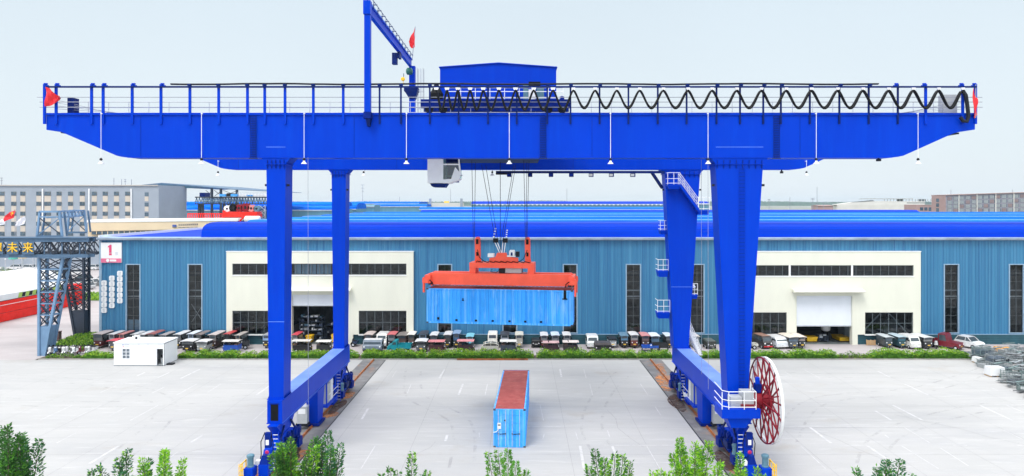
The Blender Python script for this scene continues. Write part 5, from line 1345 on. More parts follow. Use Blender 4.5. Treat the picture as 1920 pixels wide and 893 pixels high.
def car(t, W, L, h, roof, body, front, rnd):
    w2 = W / 2; y0 = -L / 2; y1 = L / 2; B = vmat(body, .25); G = vmat(GL, .1, 'vehicle_glass')
    lowr = [(y0 + .05, .22), (y0, .4), (y0 + .03, .66), (y0 + .25, .80), (y0 + L * .27, .90), (y1 - .25, .95), (y1, .78), (y1, .34), (y1 - .08, .22)]
    b = MB(); b.prism_x(lowr[::-1], -w2, w2, B); b.build('body', t)
    ya, yb_ = y0 + L * .26, y1 - .15
    c = MB(); c.hexa([(-w2 + .04, ya, .9), (w2 - .04, ya, .9), (w2 - .04, yb_, .94), (-w2 + .04, yb_, .94)], [(-w2 + .2, ya + L * .17, h), (w2 - .2, ya + L * .17, h), (w2 - .2, yb_ - L * .10, h - .01), (-w2 + .2, yb_ - L * .10, h - .01)], G); c.build('glasshouse', t)
    r_ = MB(); r_.box(-w2 + .17, w2 - .17, ya + L * .15, yb_ - L * .08, h + .002, h + .045, vmat(roof, .25))
    for s_ in (-1, 1):
        for (a, bb_) in ((ya, ya + L * .17), (yb_, yb_ - L * .10)): r_.beam((s_ * (w2 - .045), a, .93), (s_ * (w2 - .18), bb_, h), .08, .06, vmat(roof, .25))
        r_.beam((s_ * (w2 - .05), 0.05, .93), (s_ * (w2 - .19), .05, h), .07, .05, vmat(roof, .25))
    r_.build('roof', t)
    for y in (y0 + L * .19, y1 - L * .19):
        for s_ in (-1, 1): wheel(t, s_ * (w2 - .07), y, .29, .18)
    headlights(t, (-w2 + .22, w2 - .22), y0 - .005, .6, .11); plate(t, 0, y0 - .01, .4, (.5, .55, .6))
    g = MB(); g.box(-w2 + .4, w2 - .4, y0 - .02, y0 + .02, .48, .56, M['black']); g.build('grille', t)

def cargo(t, W, L, h, roof, body, front, rnd):
    """open cargo tricycle: handlebars, saddle, load box"""
    w2 = W / 2; y0 = -L / 2; y1 = L / 2; B = vmat(body, .4); ym = y0 + L * .42
    b = MB(); b.box(-w2, w2, ym, y1, .42, .5, B)
    for s_ in (-1, 1): b.box(s_ * w2, s_ * (w2 - .05), ym, y1, .502, h * .72, B)
    b.box(-w2 + .052, w2 - .052, ym, ym + .05, .502, h * .72, B); b.box(-w2 + .052, w2 - .052, y1 - .05, y1, .502, h * .72, B)
    b.build('load_box', t)
    f = MB(); f.tube([(0, ym, .45), (0, y0 + .8, .45), (0, y0 + .42, .8), (0, y0 + .3, 1.0)], .06, vmat(front, .4), 8); f.tube([(-.05, y0 + .25, .25), (0, y0 + .36, .85)], .045, M['dark'], 6); f.tube([(-.32, y0 + .5, 1.05), (0, y0 + .36, 1.0), (.32, y0 + .5, 1.05)], .025, M['dark'], 6)
    f.build('fork_frame', t)
    fa = MB(); fa.taper((-.2, .2, y0 + .2, y0 + .45), .5, (-.14, .14, y0 + .3, y0 + .45), 1.0, vmat(front, .35)); fa.build('fairing', t)
    s_ = MB(); s_.box(-.16, .16, y0 + .75, ym - .05, .58, .70, vmat(roof, .6)); s_.build('saddle', t)
    wheel(t, 0, y0 + .25, .26, .11); wheel(t, -w2 + .02, y1 - .5, .27); wheel(t, w2 - .02, y1 - .5, .27)
    headlights(t, (0,), y0 + .22, .86, .09)

def loaded(t, W, L, h, roof, body, front, rnd):
    """dark covered cargo truck seen low: box with rail"""
    w2 = W / 2; y0 = -L / 2; y1 = L / 2; B = vmat(body, .5)
    b = MB(); b.taper((-w2 + .04, w2 - .04, y0 + .1, y1), .35, (-w2, w2, y0, y1), .9, B); b.build('body', t)
    c = MB(); c.taper((-w2 + .03, w2 - .03, y0 + .05, y1 - .05), .903, (-w2 + .1, w2 - .1, y0 + .15, y1 - .2), h, vmat(roof, .6)); c.build('cover', t)
    r_ = MB()
    for z in (.9 + (h - .9) * .35, .9 + (h - .9) * .75): r_.tube([(-w2 + .02, y0 - .02, z), (w2 - .02, y0 - .02, z)], .03, vmat(front, .4), 5)
    for x in (-w2 + .1, 0, w2 - .1): r_.tube([(x, y0 - .02, .5), (x, y0 - .02, h)], .025, vmat(front, .4), 5)
    r_.build('rail', t)
    for y in (y0 + .5, y1 - .5):
        for s_ in (-1, 1): wheel(t, s_ * (w2 - .05), y, .27, .15)
    headlights(t, (-w2 + .2, w2 - .2), y0 + .06, .62, .09); plate(t, 0, y0 + .05, .5, (.5, .5, .5))

def arched(t, W, L, h, roof, body, front, rnd):
    """rickshaw with a hooped hood, seen side-on"""
    w2 = W / 2; y0 = -L / 2; y1 = L / 2; B = vmat(body, .4)
    b = MB(); b.taper((-w2 + .05, w2 - .05, y0 + .3, y1 - .1), .3, (-w2, w2, y0 + .2, y1), .85, B); b.build('body', t)
    n = 12; pr = []
    for k in range(n + 1):
        a = math.pi * k / n; pr.append((y0 + .15 + (L - .15) * (1 - math.cos(a)) / 2, .86 + (h - .86) * math.sin(a) ** .7))
    c = MB(); c.prism_x(pr, -w2 + .02, w2 - .02, vmat(front, .25, 'hood_window'), vmat(front, .25, 'hood_window')); ho_ = c.build('hood', t)
    f = MB()
    for x in (-w2, w2): f.tube([(x, y, z) for y, z in pr], .035, vmat(roof, .4), 6)
    for k in (3, 6, 9): f.tube([(-w2, pr[k][0], pr[k][1] + .02), (w2, pr[k][0], pr[k][1] + .02)], .03, vmat(roof, .4), 5); [f.tube([(x, pr[k][0], .86), (x, pr[k][0], pr[k][1])], .022, vmat(roof, .4), 5) for x in (-w2, w2)]
    f.build('hood_hoops', t)
    wheel(t, 0, y0 + .25, .24, .11); wheel(t, -w2 + .03, y1 - .55, .26); wheel(t, w2 - .03, y1 - .55, .26); headlights(t, (0,), y0 + .2, .72)

def pickup(t, W, L, h, roof, body, front, rnd): truck(t, 1.6, L, h, roof, body, front, rnd, .36, .66)
KIND = {'pickup': pickup, 'van': van, 'truck': truck, 'car': car, 'cargo': cargo, 'loaded': loaded, 'arched': arched}
NAME = {'box': ('enclosed_tricycle', 'tricycle'), 'open': ('canopied_tricycle', 'tricycle'), 'van': ('minivan', 'van'), 'truck': ('small_truck', 'truck'), 'pickup': ('pickup_truck', 'truck'), 'car': ('small_car', 'car'), 'cargo': ('cargo_tricycle', 'tricycle'), 'loaded': ('covered_cargo_tricycle', 'tricycle'), 'arched': ('hooped_rickshaw', 'tricycle')}
GROUP = 'vehicles parked in front of the warehouse'
def vehicle(kind, px0, px1, yt, yb, yaw, roof, body, front, label, L=None):
    rnd = random.Random(int(px0 * 7 + yb))
    Y = YG(yb); side = abs(yaw) > 45
    ext = (px1 - px0) * Y / FP
    if side: L_ = ext; W = L or 1.15; dep = W
    else: W = ext; L_ = L or 2.5; dep = L_
    back = Y + dep
    if back > 89.6 and Y > 85.5: Y -= back - 89.6
    h = WZ(yt, Y + dep * .45)
    h = min(max(h, 1.0), 2.25)
    nm, cat = NAME[kind]
    t = thing(nm, label, cat, (0, 0, 0), GROUP)
    if kind in ('box', 'open'): trike(t, W, L_, h, roof, body, front, kind, rnd)
    else: KIND[kind](t, W, L_, h, roof, body, front, rnd)
    t.location = (WX((px0 + px1) / 2, Y), Y + dep / 2, .012 if Y > 83.2 else .06)
    t.rotation_euler = (0, 0, R(yaw))
B1, F1 = 654.5, 662
V = [
 ('box', 172, 190, 622.5, B1, 0, OFF, MAR, GRY, 'maroon tricycle with pinkish roof, nearest the lattice leg', 2.6),
 ('box', 201, 213, 623, B1, 0, WHT, DRK, LGT, 'white-roofed tricycle between the pinkish-roofed and the rust-roofed one near the lattice leg', 2.5),
 ('box', 220.5, 231, 623, B1, 0, PNK, BRN, TAN, 'rust-roofed tricycle behind the small red-roofed one beside the cabin', 2.5),
 ('box', 245, 254, 623.5, B1, 0, WHT, DRK, LGT, 'white-roofed tricycle showing just over the left end of the cabin roof', 2.2),
 ('box', 258.5, 270, 623.5, B1, 0, WHT, DRK, GRY, 'white-roofed tricycle beside the long rust-roofed one behind the cabin', 2.5),
 ('open', 273, 287, 622.5, B1, 0, (.30, .10, .09), DRK, GRY, 'long rust-brown roof of a tricycle behind the middle of the cabin', 2.9),
 ('box', 298.5, 310, 624.5, B1, 0, (.36, .32, .31), DRK, BGR, 'grey-brown roofed tricycle behind the right end of the cabin', 2.5),
 ('box', 325, 338, 623, B1, 0, WHT, DRK, GRY, 'dark-sided tricycle with broad white roof just right of the cabin', 2.7),
 ('box', 350, 361.5, 622.5, B1, 0, (.66, .70, .76), BGR, PBL, 'tricycle with pale blue windscreen behind the grey-bodied front-row one', 2.4),
 ('open', 364.5, 376, 623.5, B1, 0, (.22, .18, .17), DRK, GRY, 'tricycle with long dark brown roof left of the dark brown box van', 2.8),
 ('box', 390, 404, 623.5, 651, 0, OFF, (.05, .032, .032), (.22, .20, .20), 'dark brown box tricycle with cream roof and grinning front panel', 2.9),
 ('open', 418, 429, 623, 650, 0, REDC, DRK, CHAR, 'tricycle with bright red canopy against the cream doorway edge', 2.4),
 ('box', 439.5, 449, 625, 651, 0, (.40, .37, .35), CHAR, TAN, 'grey-roofed tricycle with tan screen behind the blue canopied one', 2.6),
 ('box', 200, 219, 636, 659, 0, (.60, .08, .11), (.10, .10, .11), GRY, 'tricycle with small pinkish-red roof at the left corner of the cabin', 1.9),
 ('box', 338, 361, 637, F1, 0, WHT, DRK, (.16, .18, .19), 'black tricycle with white roof in the front row right of the cabin', 1.7),
 ('box', 366, 387, 638, F1, 0, WHT, (.30, .32, .32), LGT, 'pale grey tricycle with white roof behind the gap in the hedge', 1.7),
 ('open', 414.5, 446, 637.5, F1, -90, (.62, .60, .57), BLU, (.05, .11, .30), 'blue-fronted open tricycle under a long cream canopy facing left', 1.2),
 ('cargo', 447, 464, 634, 656, -70, DRK, CHAR, DRK, 'dark open cargo tricycle standing between the cream canopy and the teal plinth'),
 ('box', 490.5, 505, 625, 651, 0, LGT, DRK, (.30, .45, .66), 'tricycle with blue front half hidden behind the near narrow crane leg', 2.5),
 ('box', 546, 557, 624.5, 652, 0, (.52, .06, .09), CHAR, LGT, 'red-roofed tricycle just right of the near narrow crane leg', 2.3),
 ('open', 548, 583, 637, F1, 90, (.55, .53, .50), DRK, GRY, 'long dark canopied tricycle in front of the half-open left doorway', 1.2),
 ('open', 593, 621, 638, F1, 90, (.66, .65, .62), CHAR, GRY, 'grey canopied tricycle left of the far narrow crane leg', 1.2),
 ('cargo', 655, 669, 638, 651, -90, DRK, (.02, .04, .09), DRK, 'small dark blue handcart-like tricycle right of the far narrow crane leg'),
 ('box', 682, 697.5, 624, B1, 0, OFF, DRK, BRN, 'tricycle with pale pink roof behind the grey cab, left of the white truck', 2.4),
 ('van', 705, 724, 625, 651, 0, WHT, (.70, .69, .66), DRK, 'cream-white boxy truck cab behind the wide grey cab', 2.6),
 ('box', 726, 740, 624, B1, 0, (.55, .15, .16), DRK, LGT, 'red-roofed tricycle right of the boxy white truck cab', 2.3),
 ('box', 744, 761, 625.5, B1, 0, (.20, .18, .17), BRN, (.14, .10, .09), 'brown-fronted tricycle behind the teal pickup, under the doorway window', 2.5),
 ('box', 763.5, 776, 624, 651, 0, (.72, .70, .64), BRN, (.17, .15, .13), 'tricycle with cream roof and brown rear at the right edge of the cream doorway block', 2.3),
 ('box', 785, 799.5, 623, 652, 0, (.05, .055, .07), DRK, (.36, .52, .70), 'tricycle with black roof and sky blue windscreen behind the white arched one', 2.4),
 ('box', 806, 819, 625, B1, 0, WHT, DRK, (.20, .22, .25), 'white-roofed tricycle directly behind the first red-roofed cab', 2.4),
 ('box', 832, 845, 624, 653, 0, WHT, (.03, .028, .028), (.09, .085, .08), 'white-roofed black tricycle under the left tall window below the hanging container', 2.5),
 ('box', 849, 861.5, 622, 653, 0, (.22, .32, .48), DRK, (.06, .15, .30), 'tricycle with blue-grey roof behind the cyan-windowed red-roofed cab', 2.4),
 ('box', 874, 887, 627.5, 652, 0, CYN, CYN, (.34, .60, .68), 'cyan-bodied tricycle behind the cab with cyan windows', 2.3),
 ('van', 679.5, 715, 637, F1, 0, WHT, (.14, .18, .23), DRK, 'wide grey-blue cab with white roof behind the hedge right of the far narrow leg', 1.6),
 ('truck', 725.5, 770, 638, F1, -90, TEA, TEA, TEA, 'bright teal pickup truck seen side-on behind the hedge', 1.5),
 ('box', 778.5, 799, 637, F1, 0, WHT, (.10, .11, .12), CHAR, 'dark tricycle with arched white roof right of the teal pickup', 1.8),
 ('open', 804, 835, 638, F1, 90, (.55, .20, .21), (.06, .018, .028), (.12, .12, .12), 'maroon cab with red roof in the front row, left of the cyan-windowed one', 1.3),
 ('open', 858, 890, 637, F1, 90, (.58, .24, .25), (.045, .02, .03), (.28, .55, .60), 'dark cab with red roof and cyan windows in the front row', 1.3),
 ('van', 914.5, 932, 624, 652, 0, (.74, .72, .66), (.62, .60, .54), LGT, 'tall cream cab with paired dark openings behind the hooped rickshaw', 2.5),
 ('box', 938.5, 954, 624, 652, 0, (.05, .055, .07), DRK, (.60, .62, .66), 'tricycle with black roof and white front panel behind the grey box tricycle', 2.3),
 ('box', 966.5, 980.5, 624.5, 653, 0, (.60, .58, .50), (.40, .38, .33), (.50, .48, .42), 'beige tricycle with mottled screen cover under the hanging container', 2.4),
 ('loaded', 997, 1013.5, 637, 653, 0, DRK, DRK, CHAR, 'low black open-backed truck against the teal plinth, left of two white roofs', 2.2),
 ('box', 1014, 1027, 625.5, 653, 0, WHT, (.12, .03, .04), LGT, 'maroon tricycle with white roof between the low black truck and the pale blue roof', 2.4),
 ('box', 1034.5, 1048.5, 625, B1, 0, (.55, .63, .74), DRK, LGT, 'tricycle with pale blue roof behind the pink-roofed dark cab', 2.4),
 ('box', 1056.5, 1070, 625, B1, 0, WHT, DRK, (.35, .36, .37), 'white-roofed tricycle below the right end of the hanging container', 2.4),
 ('arched', 903, 935, 642, F1, -90, (.66, .65, .58), (.55, .53, .48), (.10, .10, .09), 'grey rickshaw with hooped cream hood behind the hedge', 1.2),
 ('open', 938.5, 970, 637.5, F1, 90, (.64, .64, .62), (.05, .065, .09), BGR, 'slate-grey enclosed tricycle with white roof seen side-on beside the hooped rickshaw', 1.3),
 ('open', 1019, 1050, 640, F1, 90, (.55, .36, .36), (.05, .025, .035), (.35, .37, .38), 'dark cab with pink roof left of the cab with the white door', 1.3),
 ('open', 1056.5, 1087, 639, F1, 90, (.64, .56, .54), (.045, .035, .04), (.40, .36, .34), 'dark cab with pale roof and white door below the container end', 1.3),
 ('van', 1101.5, 1122, 629, 655, 0, WHT, (.70, .74, .72), WHT, 'white van with black rear screen right of the hanging container', 2.4),
 ('box', 1142, 1157, 633, 654, 0, DRK, (.55, .56, .56), CHAR, 'black-topped white tricycle with yellow plate between the white van and the blue-grey roof', 2.2),
 ('box', 1164.5, 1178.5, 626, 654, 0, (.12, .22, .31), DRK, (.12, .28, .44), 'blue-grey tricycle with blue front panel, left of the white-roofed maroon one', 2.4),
 ('box', 1183, 1197.5, 624.5, 653.5, 0, WHT, (.13, .028, .025), (.32, .30, .30), 'tricycle with white roof and brick-red front, second left of the blue load bed', 2.4),
 ('box', 1204, 1218.5, 626, B1, 0, (.58, .25, .25), (.07, .04, .04), (.24, .17, .17), 'tricycle with salmon pink roof directly behind the blue load bed', 2.4),
 ('box', 1222, 1237.5, 626.5, B1, 0, (.68, .72, .78), BGR, (.14, .25, .36), 'tricycle with bluish white roof behind the crimson-saddled one', 2.4),
 ('box', 1249.5, 1262, 626.5, 654, 0, (.58, .63, .68), DRK, (.16, .18, .20), 'dark tricycle with grey-white roof touching the far broad crane leg', 2.4),
 ('loaded', 1115.5, 1147, 641, F1, 0, (.06, .055, .06), DRK, (.10, .085, .09), 'black covered cargo tricycle with pinkish rail behind the hedge', 1.6),
 ('cargo', 1206, 1237, 646, 661.5, 0, BLU, BLU, BLU, 'bright royal blue load bed behind the hedge left of the broad crane leg', 1.5),
 ('cargo', 1233, 1248, 636, 661, 180, (.5, .03, .09), DRK, (.5, .03, .09), 'motor tricycle with crimson saddle beside the royal blue load bed', 2.0),
 ('box', 1299, 1312, 627, 655, 0, (.62, .58, .54), LGT, LGT, 'pale tricycle behind the white access stair of the crane', 2.4),
 ('loaded', 1325.5, 1343.5, 637, 656, 0, (.09, .11, .10), OLV, CHAR, 'dark olive cargo tricycle between the two broad crane legs', 2.3),
 ('cargo', 1405, 1422, 642, 656, -90, LGT, (.55, .55, .50), LGT, 'low white flatbed tricycle right of the near broad crane leg'),
 ('van', 1427, 1446, 628.5, 655.5, 12, (.30, .17, .13), (.035, .032, .035), (.52, .02, .03), 'black minivan with red bumper and brown roof', 2.8),
 ('van', 1452, 1475.5, 631, 655, 12, WHT, (.70, .74, .78), WHT, 'white minivan with dark windows left of the right doorway', 2.8),
 ('box', 1477.5, 1497.5, 628, 656, 8, (.66, .60, .52), (.10, .115, .13), (.14, .20, .27), 'dark grey tricycle with cream roof between the white minivan and the tan-screened one', 2.8),
 ('box', 1498.5, 1512, 628, 655, 0, (.70, .63, .56), CHAR, (.42, .35, .30), 'tricycle with tan screen at the left edge of the right doorway', 2.5),
 ('box', 1661.5, 1676, 628.5, 654.5, 0, (.50, .55, .58), (.06, .08, .09), (.12, .17, .21), 'grey tricycle right of the timber pallet', 2.4),
 ('box', 1686, 1701, 628, 654.5, 0, (.42, .52, .58), (.03, .08, .10), (.06, .20, .27), 'dark tricycle with teal front panel beside the rounded cream van', 2.6),
 ('van', 1706, 1726, 629, 656, 6, WHT, (.72, .72, .68), WHT, 'rounded cream-white microvan with tall windscreen', 2.7),
 ('box', 1732, 1750.5, 628.5, 656, 4, (.58, .60, .60), (.04, .042, .048), (.30, .31, .31), 'black box tricycle with white roof right of the rounded cream van', 2.8),
 ('cargo', 1756, 1767, 637, 655.5, -20, DRK, DRK, (.5, .5, .5), 'black motor scooter-like tricycle left of the maroon pickup', 1.9),
 ('pickup', 1774, 1806, 625.5, 656.5, 38, (.14, .012, .022), (.16, .012, .022), (.10, .05, .05), 'shiny maroon pickup truck under the tall window', 3.7),
 ('car', 1818, 1845, 632, 656, 28, WHT, (.74, .76, .77), DRK, 'small white car right of the maroon pickup', 2.9),
]
for v in V: vehicle(*v)
# orange machine part on the ground
t = thing('plastic_barrier', 'toppled orange plastic barrier beside the heap of steel cages', 'barrier', (WX(1878, 86), 86, 0))
b = MB(); x = WX(1878, 86); b.prism_x([(85.5, .012), (86.5, .012), (86.4, .3), (86.15, .55), (85.85, .55), (85.6, .3)], x - .85, x + .8, vmat((.80, .36, .02), .5, 'orange_plastic')); b.build('body', t)
b = MB(); b.box(x + .05, x + .3, 85.44, 85.6, .1, .34, vmat((.35, .10, .03), .6, 'worn_band')); b.build('band', t)

# ================================================================ SITE CABIN
cb = thing('site_cabin', 'white flat-roofed portable site cabin standing on the yard', 'cabin', (WX(260, 78), 79.5, 0))
Yc = 78.0; cx0, cx1 = WX(213.5, Yc), WX(308, Yc); cz = WZ(644, Yc); cd = 3.0
wm = mat('cabin_panel_white', (.78, .80, .83), .45, var=.025, scale=.8)
b = MB(); dx0, dx1, dzt = WX(294.3, Yc), WX(305.5, Yc), WZ(654.5, Yc); wx0, wx1, wz0, wz1 = WX(229.5, Yc), WX(243.5, Yc), WZ(672.5, Yc), WZ(654, Yc)
wall_with_holes(b, cx0, cx1, .06, cz, Yc, Yc + .07, [(dx0, dx1, .06, dzt), (wx0, wx1, wz0, wz1)], wm)
b.box(cx0, cx0 + .07, Yc + .071, Yc + cd, .06, cz, wm); b.box(cx1 - .07, cx1, Yc + .071, Yc + cd, .06, cz, wm); b.box(cx0 + .071, cx1 - .071, Yc + cd - .07, Yc + cd, .06, cz, wm)
b.box(cx0 + .08, cx1 - .08, Yc + .08, Yc + cd - .08, .061, .10, M['grey'])
b.build('wall', cb)
b = MB(); b.box(cx0 - .06, cx1 + .06, Yc - .08, Yc + cd + .06, cz + .002, cz + .12, wm); b.build('roof', cb)
b = MB()
for q in (250, 277.5): b.box(WX(260.5 if q == 250 else q, Yc) - .012, WX(260.5 if q == 250 else q, Yc) + .012, Yc - .008, Yc - .002, .08, cz - .04, M['faint'])
b.box(cx1 - .01, cx1 + .025, Yc - .03, Yc - .002, .05, cz, M['mullion']); b.box(cx1 + .002, cx1 + .02, Yc, Yc + cd, cz - .07, cz, M['mullion']); b.box(cx0, cx1, Yc - .03, Yc - .002, .01, .07, M['mullion']); b.build('trim', cb)
b = MB(); b.box(WX(279, Yc), dx0, Yc - .05, Yc - .012, .08, dzt, wm); b.build('door', cb)
b = MB(); b.box(dx0 + .1, dx1 - .1, Yc + .6, Yc + .9, .101, .8, M['grey']); b.box(dx0 + .15, dx1 - .2, Yc + .55, Yc + .598, .8, 1.15, M['black']); b.tube([(dx0 + .3, Yc + .5, 1.3), (dx1 - .12, Yc + .5, 1.5), (dx1 - .08, Yc + .4, 1.2)], .04, M['motor'], 6); b.build('furniture', cb)
f = MB()
for q in (wx0, (wx0 + wx1) / 2, wx1): f.box(q - .03, q + .03, Yc - .03, Yc + .08, wz0, wz1, wm)
for k in range(4): z = wz0 + (wz1 - wz0) * k / 3; f.box(wx0 - .03, wx1 + .03, Yc - .034, Yc + .075, z - .028, z + .028, wm)
wn = f.build('window', cb)
MB().poly([(wx0, Yc + .05, wz0), (wx1, Yc + .05, wz0), (wx1, Yc + .05, wz1), (wx0, Yc + .05, wz1)], M['officeglass']).build('pane', wn)
f = MB()
for k in range(9): q = wx0 + (wx1 - wx0) * (k + .5) / 9; f.box(q - .008, q + .008, Yc + .0, Yc + .012, wz0, wz1, M['galv'])
f.build('window_bars', wn)
b = MB(); rr = random.Random(2)
b.box(WX(230, Yc), WX(231.3, Yc), Yc - .01, Yc - .002, WZ(648, Yc), WZ(645.5, Yc), vmat((.05, .12, .45), .5, 'blue_print')); b.box(WX(230, Yc), WX(232, Yc), Yc - .01, Yc - .002, WZ(651.3, Yc), WZ(649.6, Yc), vmat((.55, .05, .06), .5, 'red_print'))
for k in range(4): b.box(WX(233.5 + 2.3 * k, Yc), WX(235 + 2.3 * k, Yc), Yc - .01, Yc - .002, WZ(647.6, Yc), WZ(646, Yc), M['faint']); b.box(WX(233 + 2.4 * k, Yc), WX(235.1 + 2.4 * k, Yc), Yc - .01, Yc - .002, WZ(651, Yc), WZ(650, Yc), M['faint'])
b.build('painted_notice', cb)
b = MB(); b.box(cx1 + .04, cx1 + .75, Yc + .4, Yc + 1.0, .005, .16, M['dark']); tag(b.build('door_mat_crate'), 'flat black tray lying against the right side of the white cabin', 'tray')
b = MB(); x = WX(240, 78.2); b.box(x - .3, x + .3, 79.6, 80.2, cz + .123, cz + .5, M['white']); ac = b.build('roof_unit', cb)
b = MB(); b.box(x + .05, x + .28, 79.58, 79.598, cz + .16, cz + .46, M['dark']); b.build('fan_grille', ac)

# ================================================================ HEDGES, BED PLANTS
def leaves_into(b, rng, n, pick, size, mats, up=.3):
    for _ in range(n):
        p, m = pick(rng)
        d = Vector((rng.gauss(0, 1), rng.gauss(0, 1), rng.gauss(up, 1))).normalized()
        u, v = frame_of(d); a = rng.uniform(0, 6.28); c = u * math.cos(a) + v * math.sin(a); e = v * math.cos(a) - u * math.sin(a)
        s_ = size * rng.uniform(.6, 1.3); p = Vector(p)
        b.poly([p - c * s_, p + e * s_ * .42, p + c * s_, p - e * s_ * .42], m)
HG = 'clipped hedge lengths along the yard edge'
def hedge(px0, px1, label, h=.85, y0=81.25, y1=82.85, dens=300, seed=0, ragged=.12):
    rng = random.Random(seed + int(px0)); xa, xb = WX(px0, 81.6), WX(px1, 81.6); L = xb - xa
    t = thing('hedge', label, 'hedge', ((xa + xb) / 2, 82, 0), HG)
    h *= .80
    def top(x): return h * (1 + .14 * math.sin(x * 1.7 + seed) + .10 * math.sin(x * 4.3 + 1)) * min(1, .45 + min(x - xa, xb - x) * 1.3)
    b = MB(); n = max(2, int(L / .6))
    for k in range(n):
        q0 = xa + .1 + (L - .2) * k / n; q1 = xa + .1 + (L - .2) * (k + 1) / n
        b.hexa([(q0, y0 + .2, .05), (q1, y0 + .2, .05), (q1, y1 - .2, .05), (q0, y1 - .2, .05)], [(q0, y0 + .3, top(q0) * .78), (q1, y0 + .3, top(q1) * .78), (q1, y1 - .3, top(q1) * .78), (q0, y1 - .3, top(q0) * .78)], M['hedgeA'])
    b.build('inner_growth', t)
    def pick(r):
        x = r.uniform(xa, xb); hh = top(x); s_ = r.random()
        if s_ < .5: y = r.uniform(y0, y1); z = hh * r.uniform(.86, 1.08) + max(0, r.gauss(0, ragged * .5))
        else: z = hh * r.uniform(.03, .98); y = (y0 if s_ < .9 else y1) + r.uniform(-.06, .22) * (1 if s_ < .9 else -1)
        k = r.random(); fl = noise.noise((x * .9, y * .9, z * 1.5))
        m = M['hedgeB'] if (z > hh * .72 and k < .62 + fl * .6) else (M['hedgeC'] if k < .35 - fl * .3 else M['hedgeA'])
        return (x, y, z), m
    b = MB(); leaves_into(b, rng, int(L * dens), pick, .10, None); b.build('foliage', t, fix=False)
hedge(155, 212, 'hedge length at the left corner of the white cabin', .75, seed=1)
hedge(334, 365, 'short hedge length right of the cabin, before the first gap', .8, seed=2)
hedge(367, 447, 'hedge length in front of the blue-fronted canopied tricycle', .9, seed=3)
hedge(449, 477, 'short hedge clump left of the near narrow crane leg', .85, seed=4)
hedge(479.5, 620, 'hedge length passing behind the near narrow crane leg', .85, seed=5)
hedge(622, 672, 'hedge length passing behind the far narrow crane leg', .9, seed=6)
hedge(677, 800, 'hedge length in front of the teal pickup at the left rail end', 1.0, seed=7)
hedge(801, 1001, 'long hedge length behind the standing container', .95, seed=8, ragged=.3)
hedge(1006, 1195, 'hedge length with weedy front, left of the right rail end', .95, seed=9, ragged=.3)
hedge(1196, 1262, 'hedge length at the right rail end beside the broad crane leg', .9, seed=10)
hedge(1312, 1360, 'hedge length between the two broad crane legs', .9, seed=11)
hedge(1405, 1476, 'hedge length behind the top of the cable reel', .95, seed=12)
hedge(1477, 1570, 'hedge length in front of the right doorway', 1.0, seed=13)
hedge(1634, 1714, 'neat hedge length right of the sparse plants', 1.1, seed=14)
hedge(1718, 1818, 'neat hedge length ending at the heap of steel cages', 1.1, seed=15)
def shrub(px, label, r_, h, seed, y=82.0, dens=260, cat='shrub', grp='low shrubs in the planting bed'):
    rng = random.Random(seed); x0 = WX(px, y); t = thing('low_shrub', label, cat, (x0, y, 0), grp)
    b = MB()
    for k in range(7): a = rng.uniform(0, 6.28); b.tube([(x0, y, .03), (x0 + .4 * r_ * math.cos(a), y + .4 * r_ * math.sin(a), h * .5), (x0 + .8 * r_ * math.cos(a), y + .8 * r_ * math.sin(a), h * rng.uniform(.7, 1))], [.02, .014, .006], M['twig'], 4)
    b.build('stems', t)
    def pick(r):
        a = r.uniform(0, 6.28); q = r_ * math.sqrt(r.random()); z = h * (1 - (q / r_) ** 2 * .6) * r.uniform(.25, 1.05)
        return (x0 + q * math.cos(a), y + q * math.sin(a), z), r.choice([M['hedgeA'], M['hedgeB'], M['hedgeC'], M['hedgeA']])
    b = MB(); leaves_into(b, rng, dens, pick, .09, None); b.build('foliage', t, fix=False)
shrub(98, 'tufted shrub nearest the foot of the lattice leg', .7, .5, 31)
shrub(122, 'low shrub in front of the parked scooters', .95, .65, 32)
shrub(145, 'small straggling shrub at the start of the left hedge', .5, .4, 33)
shrub(1580, 'sparse plant just right of the doorway hedge', .6, .55, 34)
shrub(1595, 'tallest of the sparse plants in the hedge gap', .8, .85, 35)
shrub(1612, 'sparse reddish-tinged plant in the hedge gap', .8, .6, 36)
shrub(1626, 'straggling plant touching the neat hedge', .6, .5, 37)
# raised green mound behind the scooters, with ground cover
b = MB(); pts = [(WX(92, 85.2), 85.2), (WX(120, 85.0), 85.0), (WX(168, 85.6), 85.6), (WX(172, 93), 96.0), (WX(150, 96), 96.5), (WX(110, 90.5), 90.8)]
b.poly([(x, y, .05) for x, y in pts], M['lawn']); struct(b.build('grass_verge'))
def inpoly(x, y):
    c = False; n = len(pts)
    for i in range(n):
        (x1, y1), (x2, y2) = pts[i], pts[i - 1]
        if (y1 > y) != (y2 > y) and x < (x2 - x1) * (y - y1) / (y2 - y1) + x1: c = not c
    return c
def pick(r):
    while True:
        x = r.uniform(-66, -53); y = r.uniform(85, 96.5)
        if inpoly(x, y): return (x, y, r.uniform(.05, .5)), r.choice([M['hedgeA'], M['hedgeB'], M['hedgeB'], M['hedgeC']])
b = MB(); leaves_into(b, random.Random(77), 9000, pick, .12, None); o = b.build('ground_cover', fix=False); o['kind'] = 'stuff'; tag(o, 'mixed green ground cover around the lattice legs', 'ground cover')
# weeds and rusty beam at the hedge foot
b = MB(); b.box(WX(857, 81), WX(990, 81), 80.75, 80.87, .012, .10, M['rail']); b.box(WX(857, 81), WX(990, 81), 80.79, 80.83, .10, .2, M['rail']); tag(b.build('loose_rail'), 'rusty loose steel section lying along the hedge foot behind the container', 'rail')

